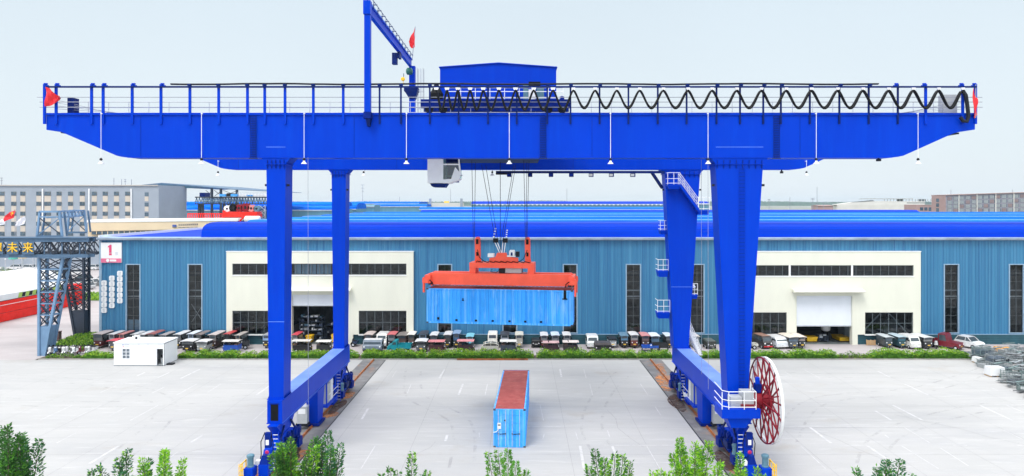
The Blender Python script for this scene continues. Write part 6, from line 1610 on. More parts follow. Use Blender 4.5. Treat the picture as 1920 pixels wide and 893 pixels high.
# ================================================================ PARKED SCOOTERS
def scooter(x, y, rz, c1, c2, label):
    t = thing('parked_scooter', label, 'scooter', (0, 0, 0), 'scooters parked by the lattice leg')
    P, S = vmat(c1, .35), vmat(c2, .5)
    b = MB(); b.prism_x([(-.55, .35), (-.62, .85), (-.5, 1.0), (-.42, .98), (-.48, .5), (-.15, .36), (.1, .40), (.15, .72), (.72, .78), (.8, .62), (.5, .34), (-.1, .26)][::-1], -.15, .15, P); b.build('body', t)
    b = MB(); b.box(-.15, .15, .12, .74, .79, .90, S); b.build('saddle', t)
    b = MB(); b.tube([(-.33, -.38, 1.08), (0, -.46, 1.02), (.33, -.38, 1.08)], .025, M['dark'], 6); b.box(-.3, -.22, -.42, -.36, 1.1, 1.22, M['dark']); b.box(.22, .3, -.42, -.36, 1.1, 1.22, M['dark']); b.build('handlebar', t)
    wheel(t, 0, -.68, .23, .1); wheel(t, 0, .55, .23, .1); headlights(t, (0,), -.58, .88, .08)
    b = MB(); b.prism_x([(-.95, .3), (-.85, .46), (-.6, .5), (-.48, .42), (-.5, .38), (-.8, .38)], -.07, .07, P); b.build('mudguard', t)
    t.location = (x, y, .05); t.rotation_euler = (0, 0, rz)
sl_ = [(88, WHT, DRK, 'white scooter nearest the foot of the lattice leg'), (95, (.25, .12, .08), DRK, 'brown scooter second from the lattice leg foot'), (101, WHT, (.1, .1, .1), 'white scooter between the brown and the blue scooter'), (108, (.10, .18, .34), DRK, 'blue scooter under a blue cover'), (116, DRK, DRK, 'black scooter beside the blue one'), (123.5, WHT, DRK, 'white scooter beside the black one, with black saddle'), (130, (.66, .66, .68), WHT, 'white scooter with pale saddle in the middle of the row'), (138, (.14, .14, .15), DRK, 'charcoal scooter right of the pale-saddled one'), (145, (.70, .72, .75), GRY, 'white scooter left of the maroon one'), (155, (.13, .02, .03), DRK, 'maroon scooter near the right end of the row'), (164, LGT, DRK, 'silver scooter left of the white end scooter'), (171, WHT, DRK, 'white scooter at the right end of the row beside the maroon tricycle')]
rr = random.Random(6)
for px, c1, c2, lb in sl_: scooter(WX(px, 84.0), 84.0 + rr.uniform(-.3, .3), rr.uniform(-.5, .4), c1, c2, lb)
t = thing('waste_bin', 'brown twin waste bin standing on the road beside the lattice leg', 'bin', (WX(103, 92), 92, 0))
b = MB(); xa, xb = WX(97, 92), WX(110, 92); bc = vmat((.11, .055, .05), .6, 'brown_panel'); b.box(xa, xb, 92, 92.6, .1, 1.2, bc); b.build('body', t)
b = MB(); b.box(xa - .05, xb + .05, 91.95, 92.65, 1.203, 1.28, bc); b.box(xa, xb, 92.02, 92.58, .005, .098, M['dark']); b.build('lid', t)
b = MB(); b.box((xa + xb) / 2 - .02, (xa + xb) / 2 + .02, 91.985, 91.998, .15, 1.15, M['black']); b.build('divider', t)
# ================================================================ LATTICE TRUSS GANTRY WITH YELLOW CHARACTERS
SB, SD, SP = M['steelblue'], M['steeldark'], M['steelpale']
tg = thing('truss_gantry', 'blue-grey lattice truss gantry on tapered legs carrying yellow characters', 'truss gantry', (-59, 84, 0))
def lattice_leg(y0l, y1l, xo_b, xo_t, xi_b, xi_t, zb, zt, m, mi, n=6):
    """four chords; the outer edge is upright, the inner edge leans out towards the top"""
    xa, xb = y0l, y1l
    b = MB(); c = .28
    def P(x, f, side):
        q = (xo_b + (xo_t - xo_b) * f) if side == 0 else (xi_b + (xi_t - xi_b) * f); return Vector((q, x, zb + (zt - zb) * f))
    for x in (xa, xb):
        for s_ in (0, 1): b.beam(P(x, 0, s_), P(x, 1, s_), c, c, m)
    o = b.build('leg', tg)
    d = MB()
    for k in range(n):
        f0 = .30 + .70 * k / n; f1 = .30 + .70 * (k + 1) / n
        for s_ in (0, 1):
            d.beam(P(xa, f0, s_), P(xb, f1, s_), .10, .10, mi); d.beam(P(xb, f0, s_), P(xa, f1, s_), .10, .10, mi); d.beam(P(xa, f1, s_), P(xb, f1, s_), .14, .14, m)
        for x in (xa, xb):
            d.beam(P(x, f0, 0), P(x, f1, 1), .10, .10, mi); d.beam(P(x, f0, 1), P(x, f1, 0), .10, .10, mi); d.beam(P(x, f1, 0), P(x, f1, 1), .12, .12, m)
    d.build('lattice', o)
    pl = MB(); q = [P(xa, 0, 0), P(xa, 0, 1), P(xb, 0, 1), P(xb, 0, 0)]; q2 = [P(xa, .3, 0), P(xa, .3, 1), P(xb, .3, 1), P(xb, .3, 0)]
    pl.hexa([(v.x, v.y, .02) for v in q], q2, m); pl.build('foot_casing', o)
    return o
lattice_leg(83.1, 84.5, -58.4, -58.4, -57.75, -55.5, .0, 11.9, SP, SD)
lattice_leg(95.2, 96.4, -60.7, -60.7, -61.9, -64.0, .0, 11.9, SD, SD)
def truss(x0, x1, y, z0, z1, m, mi, d=1.1, pan=2.1, nm='girder'):
    b = MB(); 
    for yy in (y, y + d):
        b.box(x0, x1, yy - .12, yy + .12, z0, z0 + .38, m); b.box(x0, x1, yy - .12, yy + .12, z1 - .45, z1, m)
    b.box(x0, x1, y - .3, y + d + .3, z1 + .004, z1 + .12, m)
    o = b.build(nm, tg); t = MB(); n = int((x1 - x0) / pan); zz0, zz1 = z0 + .38, z1 - .45
    for yy in (y, y + d):
        for k in range(n):
            a = x0 + (x1 - x0) * k / n; c = x0 + (x1 - x0) * (k + 1) / n; mdl = (a + c) / 2
            if yy == y: t.beam((a, y, zz0 + .05), (a, y + d, zz0 + .05), .1, .1, mi); t.beam((mdl, y, zz1 - .05), (mdl, y + d, zz1 - .05), .1, .1, mi)
            t.beam((a, yy, zz0), (mdl, yy, zz1), .12, .13, mi); t.beam((mdl, yy, zz1), (c, yy, zz0), .12, .13, mi); t.beam((mdl, yy, zz0), (mdl, yy, zz1), .09, .1, m)
    t.build('lattice', o); return o
gfront = truss(WX(-160, 83), WX(170, 83), 82.6, 12.0, 14.35, SB, SD)
truss(WX(-160, 96), WX(187, 96), 95.4, 11.4, 13.75, SD, SD)
# top frame
tf = MB(); zt0, zt1 = 14.5, 17.55
fr = [(-59.3, -56.2, 84.0), (-63.2, -60.5, 95.5)]
for xa, xb, y in fr:
    for x, xt in ((xa, xa + .35), (xb, xb - .35)): tf.beam((x, y, zt0), (xt, y, zt1), .22, .22, SP); tf.beam((x, y + .9, zt0), (xt, y + .9, zt1), .18, .18, SB)
    tf.beam((xa + .3, y, zt1), (xb - .3, y, zt1), .22, .22, SP); tf.beam((xa + .2, y, zt1 - .65), (xb - .2, y, zt1 - .65), .16, .16, SP)
    tf.beam((xa, y, zt0 + .1), (xb - .2, y, zt1 - .7), .10, .10, SP); tf.beam((xb, y, zt0 + .1), (xa + .2, y, zt1 - .7), .10, .10, SD); tf.beam((xa, y, zt0), (xb, y, zt0), .24, .24, SB)
tfo = tf.build('top_frame', tg)
tt = MB()
a, c = Vector((-56.7, 84.0, zt1)), Vector((-61.0, 95.5, zt1))
for dz in (0, -.75):
    for dx in (0, -1.4): tt.beam(a + Vector((dx, 0, dz)), c + Vector((dx, 0, dz)), .16, .16, SP)
n = 7
for k in range(n):
    p = a + (c - a) * k / n; q = a + (c - a) * (k + 1) / n; mdl = (p + q) / 2
    tt.beam(p + Vector((0, 0, -.75)), mdl, .1, .1, SP); tt.beam(mdl, q + Vector((0, 0, -.75)), .1, .1, SP)
tt.build('top_truss', tfo)
sg_ = thing('character_sign', 'row of yellow characters mounted on the front of the lattice girder', 'sign', (WX(20, 82.3), 82.3, 12.3))
for ch, px in (('想', -6), ('未', 23), ('来', 52)):
    b = MB(); x0_, x1_ = WX(px - 11, 82.2), WX(px + 11, 82.2); b.box(x0_, x1_, 82.24, 82.3, WZ(477, 82.2), WZ(453.5, 82.2), SB); po = b.build('backing_panel', sg_)
    text_mesh('character', ch, 1.32, .05, M['yellow'], (WX(px, 82.15), 82.17, WZ(465.5, 82.2)), po)

# ================================================================ RED AND WHITE BOX-GIRDER, LAWN, CAR PARK
rb = thing('steel_box_girder', 'long red box girder with off-white sloping top and hazard band lying beside the road', 'box girder', (-82, 110, 0))
xr_ = -80.6
y0_, y1_ = 70, 126.0
b = MB(); b.box(xr_ - 6, xr_, y0_, y1_, .05, 3.25, M['red']); b.box(xr_ + .002, xr_ + .03, y0_, y1_, 2.6, 2.68, M['white']); b.box(xr_ + .002, xr_ + .015, y0_, y1_, 1.4, 1.43, M['dark']); b.build('lower_body', rb)
b = MB(); b.prism_y([(xr_ - 7, 3.253), (xr_ - .15, 3.253), (xr_ - .3, 4.2), (xr_ - 2.6, 6.4), (xr_ - 7, 7.0)], y0_, y1_ - 4, M['machinewhite']); b.box(xr_ - .14, xr_ - .02, y0_, y1_ - 1, 3.253, 3.32, M['dark']); wo = b.build('upper_body', rb)
b = MB(); y = 110.0
for k in range(14):
    m_ = M['hazard'] if k % 2 == 0 else M['dark']
    def P(y, f): 
        x = xr_ - .15 - .15 * f; z = 3.253 + .947 * f; return (x + .02, y + f * .5, z + .01)
    if k % 2: b.poly([P(y, .15), P(y + .75, .15), P(y + .75, .85), P(y, .85)], m_)
    else: b.poly([P(y, .1), P(y + .85, .1), P(y + .85, .9), P(y, .9)], m_)
    y += .8
b.build('hazard_band', wo)
b = MB(); b.box(xr_ - 3.4, xr_ - .4, y1_ + .05, y1_ + 1.2, 1.0, 3.6, M['red']); b.lathe((xr_ - .9, y1_ - .3, 2.2), (0, -1, 0), [(.9, 0), (.9, .5), (.5, .6)], M['reel'], 18); b.build('end_plate', rb)
sheet('lawn', [(-130, 130), (-57, 130), (-57, 141), (-130, 141)], .05, M['lawn'])
sheet('car_park', [(-190, 141), (-57, 141), (-57, 265), (-190, 265)], .02, M['conc2'])
def pick(r): return (r.uniform(-110, -70), r.uniform(130, 140.5), r.uniform(.05, .35)), r.choice([M['hedgeA'], M['hedgeB'], M['hedgeB']])
b = MB(); leaves_into(b, random.Random(9), 7000, pick, .22, None); o = b.build('lawn_growth', fix=False); o['kind'] = 'stuff'; tag(o, 'bright green lawn growth between the road and the car park', 'grass')
rr = random.Random(12)
CG = 'cars in the rows beyond the lawn'
protos = {}
def parked(x, y, rz, c):
    if c not in protos:
        t = thing('parked_car', '', 'car', (0, 0, 0), CG); car(t, 1.8, 4.4, 1.5, c, c, DRK, rr); protos[c] = t; o = t
    else: o = copy_tree(protos[c])
    o['label'] = {WHT: 'white car parked in the rows beyond the lawn', DRK: 'black car parked in the rows beyond the lawn', GRY: 'grey car parked in the rows beyond the lawn'}[c]
    o.location = (x, y, .03); o.rotation_euler = (0, 0, rz)
for y, x0_, x1_, st, rz in ((147, -94, -89, 5.6, 1.57), (153, -121, -90, 4.9, 1.45), (162, -129, -95, 5.0, 1.55), (176, -140, -104, 5.2, 1.6), (190, -146, -110, 5.4, 1.5), (206, -160, -121, 5.6, 1.57), (222, -170, -130, 5.8, 1.57)):
    x = x0_
    while x < x1_:
        if rr.random() < .88: parked(x + rr.uniform(-.3, .3), y + rr.uniform(-.6, .6), rz + rr.uniform(-.06, .06) + (math.pi if rr.random() < .5 else 0), WHT if rr.random() < .86 else (DRK if rr.random() < .6 else GRY))
        x += st
for px, Y, lab in ((33, 172, 'clipped round shrub left among the parked cars'), (88, 168, 'clipped round shrub behind the near lattice leg among the parked cars'), (108, 166, 'clipped round shrub touching the near lattice leg edge among the parked cars'), (4, 178, 'clipped round shrub at the picture edge among the parked cars')):
    shrub(px, lab, 2.6, 1.9, px + 100, y=Y, dens=1300, cat='shrub', grp='round shrubs in the car park')
for px, top, Y, c, lab in ((25, 486, 150, (.10, .45, .38), 'pole topped by a flat teal lantern'), (43, 484, 148, (.75, .55, .25), 'pole topped by a flat cream-yellow lantern')):
    t = thing('lantern_pole', lab, 'lamp', (WX(px, Y), Y, 0), 'lantern poles by the car park'); b = MB(); x = WX(px, Y); z = WZ(top, Y); b.tube([(x, Y, 0), (x, Y, z)], .07, M['galv'], 6); b.build('pole', t)
    b = MB(); b.lathe((x, Y, z), (0, 0, 1), [(.3, -.1), (.9, 0), (.9, .35), (.3, .6)], vmat(c, .5, 'lantern_shell'), 14); b.build('lantern', t)
for px, yb, yt in ((10, 540, 487), (41, 540, 480), (62, 540, 480), (67, 538, 482), (95, 536, 470)):
    b = MB(); Y = 131.5; x = WX(px, Y); b.tube([(x, Y, .05), (x, Y, WZ(yt, Y))], .06, M['galv'], 6); b.lathe((x, Y, WZ(yt, Y)), (0, 0, 1), [(.06, 0), (.14, .05), (.1, .2)], M['white'], 8); tag(b.build('slender_pole'), 'slender grey pole by the lawn in front of the parked cars', 'pole', 'slender poles by the lawn')
# flags by the office
FGp = 'flags in front of the grey office'
def waving(label, pts, Y, m, px_pole, y0, y1, star=False):
    t = flag('flag', label, fz(pts, Y), Y, m, [(WX(px_pole, Y), Y, WZ(y1, Y)), (WX(px_pole, Y), Y, WZ(y0, Y))], .18, FGp)
    if star:
        b = MB()
        for cx_s, cy_s, r_ in ((25, 400.0, .26), (22.6, 399.0, .1), (22.4, 402, .1), (23.4, 404, .1)):
            pp = []
            for k in range(10): a = math.pi / 2 + k * math.pi / 5; q = r_ * (1 if k % 2 == 0 else .42); pp.append((WX(cx_s, Y) + q * math.cos(a), Y - .22, WZ(cy_s, Y) + q * math.sin(a)))
            b.poly(pp, M['yellow'])
        b.build('stars', t)
waving('red flag with yellow stars flying beside the grey office', [(28, 394, 405), (24, 396, 409), (19, 398, 411), (13, 403, 414), (7.5, 405, 416)], 118, M['flagred'], 28.2, 393, 445, True)
waving('white flag at the picture edge left of the red starred flag', [(11, 407, 420), (6, 410, 421.5), (0, 414, 422.5), (-6, 416, 423)], 119, M['flagwhite'], 11.2, 404, 445)
waving('white flag streaming right of the red starred flag', [(29, 417, 425), (34, 412, 424), (40, 409, 422), (47, 406, 420)], 119.5, M['flagwhite'], 28.6, 415, 446)

# ================================================================ BACKGROUND BUILDINGS
def facade_windows(t, rects, Y, m, nm='window', fr=.0):
    for (a, b_, c, d) in rects:
        w_ = MB(); w_.box(WX(a, Y), WX(b_, Y), Y - .06, Y - .003, WZ(d, Y), WZ(c, Y), m); w_.build(nm, t)
Yo = 190
of = thing('grey_office', 'long grey office block with beige panels between its square windows', 'office', (WX(150, Yo), Yo, 0))
b = MB(); b.box(WX(-60, Yo), WX(297.5, Yo), Yo, Yo + 16, 0, WZ(349.5, Yo), M['officegrey']); b.build('wall', of)
b = MB(); b.box(WX(-61, Yo), WX(296.5, Yo), Yo - .25, Yo + 16.2, WZ(349.5, Yo) + .004, WZ(347.2, Yo), M['officegrey']); b.box(WX(-61, Yo), WX(297, Yo), Yo - .3, Yo - .252, WZ(348.3, Yo), WZ(347, Yo), M['officebeige']); b.build('parapet', of)
rows = [359.5, 378.5, 397, 416, 434.5]
cols = [-40, -18, 4, 26, 43, 73, 89.5, 111, 132.5, 154.5, 177, 197.5, 218.5, 239.5]
for c in cols:
    hw = 4.6 if c not in (89.5,) else 6
    w_ = MB(); w_.box(WX(c - hw, Yo), WX(c + hw, Yo), Yo - .05, Yo - .004, WZ(441, Yo), WZ(359.5, Yo), M['officebeige']); po = w_.build('beige_strip', of)
    for r_ in rows:
        f = MB(); f.box(WX(c - hw, Yo), WX(c + hw, Yo), Yo - .12, Yo - .052, WZ(r_ + 7.6, Yo), WZ(r_, Yo), M['mullion']); fo = f.build('window', po)
        g = MB(); g.box(WX(c - hw + .5, Yo), WX(c, Yo) - .06, Yo - .15, Yo - .123, WZ(r_ + 7.1, Yo), WZ(r_ + .5, Yo), M['officeglass']); g.box(WX(c, Yo) + .06, WX(c + hw - .5, Yo), Yo - .15, Yo - .123, WZ(r_ + 7.1, Yo), WZ(r_ + 3, Yo), M['officeglass']); g.build('pane', fo)
for r_ in rows:
    f = MB(); f.box(WX(271.5, Yo), WX(278.5, Yo), Yo - .08, Yo - .003, WZ(r_ + 9, Yo), WZ(r_ + 1.5, Yo), M['officeglass']); f.build('window', of)
    f = MB(); f.box(WX(271.5, Yo), WX(278.5, Yo), Yo - .06, Yo - .002, WZ(r_ + 18, Yo), WZ(r_ + 9.1, Yo), M['officebeige']); f.build('beige_panel', of)
for c in (81, 168, 247):
    p = MB(); p.box(WX(c - .9, Yo), WX(c + .9, Yo), Yo - .35, Yo - .01, WZ(445, Yo), WZ(354, Yo), M['white']); p.build('downpipe', of)
for px, yt in ((213.5, 334), (228, 336), (246.5, 336.5)):
    b = MB(); x = WX(px, Yo + 3); z0 = WZ(347.2, Yo); b.tube([(x, Yo + 3, z0), (x, Yo + 3, WZ(yt, Yo + 3))], .09, M['wiregrey'], 5); b.build('aerial', of)
b = MB(); x = WX(235, Yo + 3); b.tube([(x, Yo + 3, WZ(347.2, Yo)), (x, Yo + 3, WZ(337, Yo + 3))], .06, M['wiregrey'], 5); [b.box(x - .3, x + .2, Yo + 2.9, Yo + 3.1, WZ(q + 1.4, Yo + 3), WZ(q, Yo + 3), M['wiregrey']) for q in (336.5, 340)]; b.build('antenna', of)
# beige low building with logo
Yb = 138
bb_ = thing('beige_hall', 'low sand-coloured hall with white roof edge and dark glazing band', 'hall', (WX(300, Yb), Yb, 0))
def slab(b, px0, px1, y0a, y0b, y1a, y1b, Ya, Yb_, m, th=.3):
    """front panel between two picture columns, top/bottom rows at each end, receding from Ya to Yb_"""
    p = [(WX(px0, Ya), Ya, WZ(y1a, Ya)), (WX(px1, Yb_), Yb_, WZ(y1b, Yb_)), (WX(px1, Yb_), Yb_, WZ(y0b, Yb_)), (WX(px0, Ya), Ya, WZ(y0a, Ya))]
    q = [(x, y + th, z) for x, y, z in p]
    b.hexa([p[0], p[1], q[1], q[0]], [p[3], p[2], q[2], q[3]], m)
b = MB(); slab(b, 165, 445, 417.5, 414.5, 433.5, 428.5, Yb, Yb + 8, M['beige']); slab(b, 165, 445, 433.7, 428.7, 450, 450, Yb + .5, Yb + 8.5, M['beige']); b.build('wall', bb_)
b = MB(); slab(b, 163, 446, 412.5, 409.5, 417.3, 414.3, Yb - .1, Yb + 7.9, M['white'], 8); b.build('roof', bb_)
g = MB(); slab(g, 172, 300, 434.2, 432.8, 440, 440, Yb + .25, Yb + 3.9, M['officeglass'], .2); slab(g, 316, 372, 432.9, 431, 442, 442, Yb + 4.3, Yb + 5.9, M['officeglass'], .2); g.build('glazing_band', bb_)
m_ = MB()
for k in range(14): px = 180 + 9 * k; m_.box(WX(px, Yb + .2) - .05, WX(px, Yb + .2) + .05, Yb + .12 + .0285 * (px - 172) * 1.0 - .0, Yb + .2 + .0285 * (px - 172), WZ(440, Yb), WZ(434, Yb), M['beige'])
m_.build('glazing_bars', bb_)
lg = MB(); Yl = Yb + 4.2; navy = vmat((.05, .10, .35), .5, 'navy_print'); cg = vmat((.12, .13, .16), .5, 'grey_print')
def lm(a, c, y0, y1, m): 
    k = (a - 165) / 280 * 8; Y = Yb + k - .05; lg.box(WX(a, Y), WX(c, Y), Y - .06, Y, WZ(y1, Y), WZ(y0, Y), m)
Yq = Yb + (319.5 - 165) / 280 * 8 - .06
lg.poly([(WX(317.5, Yq), Yq, WZ(424, Yq)), (WX(319.5, Yq), Yq, WZ(427.8, Yq)), (WX(321.5, Yq), Yq, WZ(424, Yq)), (WX(319.5, Yq), Yq, WZ(420, Yq))], navy)
lm(323, 331, 421.6, 425.5, navy); lm(323, 331, 426.3, 427.2, cg)
for k in range(10): px = 335 + 3.75 * k; dy = -.12 * k; lm(px, px + 1.0, 420 + dy, 424 + dy, cg); lm(px + 1.3, px + 2.2, 420.4 + dy, 423.6 + dy, cg); lm(px, px + 2.2, 421.8 + dy, 422.3 + dy, cg)
for k in range(5): px = 334.5 + 7.5 * k; lm(px, px + 6.2, 426.2 - .2 * k, 427.2 - .2 * k, cg)
lg.build('logo_lettering', bb_)
# open steel shed with gabled roof
Yc2 = 205
os_ = thing('open_steel_shed', 'open blue-grey steel shed with wide gabled roof behind the office', 'shed', (WX(330, Yc2), Yc2, 0))
b = MB(); zr = WZ(343, Yc2)
pk = WX(303, Yc2)
b.prism_y([(WX(258, Yc2), WZ(347.5, Yc2)), (pk, zr), (WX(446, Yc2), WZ(355.5, Yc2)), (WX(446, Yc2), WZ(356.5, Yc2)), (pk, zr - .5), (WX(258, Yc2), WZ(348.8, Yc2))], Yc2, Yc2 + 60, M['steelblue'])
b.build('roof', os_)
b = MB(); b.prism_y([(WX(298, Yc2), WZ(346, Yc2)), (pk, zr - .52), (WX(374, Yc2), WZ(350.4, Yc2)), (WX(298, Yc2), WZ(357, Yc2))][::-1], Yc2 + .3, Yc2 + 1.5, M['shedteal']); b.build('gable_panel', os_)
for px, yt in ((312, 355), (397, 353), (414, 354), (444, 356.5)):
    p = MB(); x = WX(px, Yc2 + .5); p.box(x - .3, x + .3, Yc2 + .3, Yc2 + .9, 0, WZ(yt, Yc2 + .5), M['steeldark']); p.build('column', os_)
p = MB(); p.box(WX(297, Yc2), WX(315, Yc2), Yc2 + 1, Yc2 + 1.6, WZ(373, Yc2), WZ(369.5, Yc2), M['steeldark'])
for (a, c) in ((298, 310), (383, 396), (399, 413), (416, 443)): p.beam((WX(a, Yc2), Yc2 + 1, WZ(357, Yc2)), (WX(c, Yc2), Yc2 + 1, WZ(368, Yc2)), .12, .12, M['steeldark']); p.beam((WX(c, Yc2), Yc2 + 1.2, WZ(357, Yc2)), (WX(a, Yc2), Yc2 + 1.2, WZ(368, Yc2)), .12, .12, M['steeldark'])
p.beam((WX(298, Yc2), Yc2 + 1, WZ(386, Yc2)), (WX(309, Yc2), Yc2 + 1, WZ(411, Yc2)), .15, .15, M['steeldark']); p.build('bracing', os_)
# blue lattice bridge crane in front of it
Yt = 172
bc_ = thing('lattice_bridge_crane', 'dark blue lattice bridge crane with bright blue trolley boxes', 'crane', (WX(430, Yt), Yt, 0))
b = MB(); xa, xb = WX(366, Yt), WX(505, Yt)
for y in (Yt, Yt + 4):
    b.box(xa, xb, y - .2, y + .2, WZ(371, Yt), WZ(369, Yt), M['steeldark']); b.box(xa, xb, y - .2, y + .2, WZ(383.5, Yt), WZ(381.5, Yt), M['steeldark'])
g = b.build('girder', bc_)
l = MB(); n = 26
for y in (Yt, Yt + 4):
    for k in range(n):
        a = xa + (xb - xa) * k / n; c = xa + (xb - xa) * (k + 1) / n; l.beam((a, y, WZ(381.5, Yt)), ((a + c) / 2, y, WZ(371, Yt)), .16, .16, M['steelpale'] if k % 2 else M['steelblue']); l.beam(((a + c) / 2, y, WZ(371, Yt)), (c, y, WZ(381.5, Yt)), .16, .16, M['steelblue'])
l.build('lattice', g)
for px in (371, 377, 418, 426):
    p = MB(); x = WX(px, Yt); p.box(x - .28, x + .28, Yt + .5, Yt + 1.1, 0, WZ(381.6, Yt), M['steeldark']); p.build('leg', bc_)
for (a, c) in ((413, 424), (434, 446)):
    p = MB(); p.box(WX(a, Yt), WX(c, Yt), Yt - .5, Yt + 4, WZ(370, Yt) + .2, WZ(364, Yt), vmat((.05, .32, .75), .5, 'bright_blue_box')); p.build('trolley_box', bc_)
p = MB(); p.box(WX(425, Yt), WX(433, Yt), Yt, Yt + 4, WZ(369.9, Yt) + .2, WZ(362.5, Yt), M['dark']); p.box(WX(462, Yt), WX(473, Yt), Yt, Yt + 1, WZ(368, Yt), WZ(365.5, Yt), vmat((.05, .32, .75), .5, 'bright_blue_box')); p.box(WX(374, Yt), WX(384, Yt), Yt, Yt + 3, WZ(368.9, Yt), WZ(361.5, Yt), M['navy']); p.build('winch', bc_)
p = MB(); 
for px in range(446, 500, 6): p.box(WX(px, Yt) - .04, WX(px, Yt) + .04, Yt - .2, Yt - .1, WZ(369, Yt), WZ(361.5, Yt), M['galv'])
p.box(WX(446, Yt), WX(500, Yt), Yt - .2, Yt - .1, WZ(362, Yt), WZ(361.3, Yt), M['galv']); p.box(WX(446, Yt), WX(500, Yt), Yt + .3, Yt + .35, WZ(368.8, Yt), WZ(364, Yt), M['white']); p.build('guard_rail', bc_)
# red machine base with cable drums
Yr = 150
rm = thing('red_machine_base', 'bright red steel frame with railings carrying the cable drums', 'machine', (WX(430, Yr), Yr, 0))
b = MB(); b.box(WX(418.5, Yr), WX(482, Yr), Yr, Yr + 3, WZ(407.5, Yr), WZ(397.5, Yr), M['red']); b.box(WX(416, Yr), WX(420, Yr), Yr + .4, Yr + 1, WZ(412, Yr), WZ(395, Yr), M['red']); b.box(WX(420, Yr), WX(480, Yr), Yr + .3, Yr + 2.8, 0, WZ(407.6, Yr), M['steeldark']); b.build('beam', rm)
b = MB()
for k in range(17): px = 352 + 4 * k; b.box(WX(px, Yr) - .08, WX(px, Yr) + .08, Yr, Yr + .16, WZ(411.5, Yr), WZ(400.5, Yr), M['red'])
b.box(WX(352, Yr), WX(418, Yr), Yr, Yr + .16, WZ(402, Yr), WZ(400, Yr), M['red']); b.box(WX(352, Yr), WX(418, Yr), Yr - .1, Yr + 2.5, WZ(412, Yr), WZ(410.5, Yr), M['red']); b.build('railing', rm)
b = MB()
for px in (362, 384, 404, 415): b.box(WX(px, Yr) - .2, WX(px, Yr) + .2, Yr + .5, Yr + .9, 0, WZ(412, Yr) - .01, M['steeldark'])
b.build('support_legs', rm)
for px, r_, m, lab in ((428, 6, M['white'], 'white'), (439, 7.5, M['black'], 'black'), (450, 7, M['reel'], 'dark red'), (462, 8, M['reel'], 'crimson'), (473, 6.5, vmat((.62, .22, .2), .5, 'faded_red'), 'faded red'), (483, 6, M['motor'], 'blue-grey')):
    t = thing('cable_drum', lab + ' cable drum on the red machine base', 'drum', (WX(px, Yr + 1.5), Yr + 1.5, WZ(397.5, Yr)), 'cable drums on the red machine base')
    rr_ = r_ * Yr / FP; zc = WZ(397.5, Yr) + rr_; b = MB(); b.lathe((WX(px, Yr + 1.5), Yr + .8, zc), (0, 1, 0), [(rr_, 0), (rr_, .12), (rr_ * .6, .13), (rr_ * .6, 1.2), (rr_, 1.21), (rr_, 1.33)], m, 20); b.build('flanges', t)
    b = MB(); b.lathe((WX(px, Yr + 1.5), Yr + .79, zc), (0, -1, 0), [(rr_ * .35, 0), (rr_ * .3, .06)], M['dark'], 12); b.build('hub', t)
t = thing('white_tank', 'dented white tank lying in front of the red machine base', 'tank', (WX(470, 146), 146, 0))
b = MB(); z0 = WZ(416, 146); b.lathe((WX(456, 146), 147, z0 + .5), (1, 0, 0), [(.55, 0), (.72, .15), (.72, 3.1), (.55, 3.25)], M['machinewhite'], 18); b.build('shell', t, True)
b = MB(); [b.box(WX(q, 146) - .15, WX(q, 146) + .15, 146.7, 147.3, 0, z0 - .05, M['steeldark']) for q in (461, 479)]; b.build('saddle_stands', t)
t = thing('red_jib', 'red folded jib arm beside the dented white tank', 'machine', (WX(450, 147), 147, 0))
b = MB(); b.beam((WX(446, 147), 147, WZ(417, 147)), (WX(457, 147), 147, WZ(408, 147)), .25, .3, M['red']); b.beam((WX(446, 147), 147, WZ(412, 147)), (WX(452, 147), 147, WZ(417, 147)), .2, .25, M['red']); b.box(WX(446, 147) - .2, WX(446, 147) + .2, 146.8, 147.2, 0, WZ(416, 147), M['steeldark']); b.build('arm', t)
t = thing('pale_lattice_tower', 'pale lattice tower standing left of the near narrow crane leg', 'tower', (WX(491, 152), 152, 0))
b = MB(); 
for px in (485, 497):
    for dy in (0, 1.4): b.beam((WX(px, 152), 152 + dy, 0), (WX(px, 152), 152 + dy, WZ(386, 152)), .12, .12, M['galv'])
ch_ = b.build('chords', t); b = MB(); zt_ = WZ(386, 152); z = .5
while z < zt_ - 1: b.beam((WX(485, 152), 152, z), (WX(497, 152), 152, z + 1.1), .08, .08, M['galv']); b.beam((WX(497, 152), 152, z), (WX(485, 152), 152, z + 1.1), .08, .08, M['galv']); z += 1.1
b.build('lattice', t)
# long blue sheds behind
def barrel_shed(name, label, px0, px1, Y, ytop, yeave, ybase, depth, tiers=1, m=None, wallm=None):
    t = thing(name, label, 'shed', (WX((px0 + px1) / 2, Y), Y, 0), 'blue barrel-roofed sheds in the distance'); xa, xb = WX(px0, Y), WX(px1, Y)
    ze = WZ(yeave, Y); b = MB(); b.box(xa, xb, Y, Y + depth, 0, ze, wallm or M['shedteal']); b.build('wall', t)
    zt = WZ(ytop, Y + depth * .5); b = MB()
    for k in range(tiers):
        yc = Y + depth * (k + .5) / tiers; hw = depth / tiers / 2; z0 = ze + .01 + (zt - ze) * (k / tiers) * .75; z1 = ze + (zt - ze) * (k + 1) / tiers; pr = []
        for j in range(13): a = math.pi * j / 12; pr.append((yc - hw * math.copysign(abs(math.cos(a)) ** .6, math.cos(a)), z0 + (z1 - z0) * math.sin(a) ** .7))
        b.prism_x(pr, xa, xb, m or M['roofpale'])
    b.build('roof', t, True)
    b = MB(); b.box(xa, xb, Y - .3, Y - .01, ze - .5, ze, M['gutter']); b.build('gutter', t); return t
barrel_shed('barrel_roofed_shed', 'double blue barrel-roofed shed right behind the grey office', 285, 625, 262, 378.5, 393.5, 411, 30, 2)
barrel_shed('barrel_roofed_shed', 'low teal shed with blue roof seen between the two narrow crane legs', 548, 668, 300, 381, 392, 408, 20, 1)
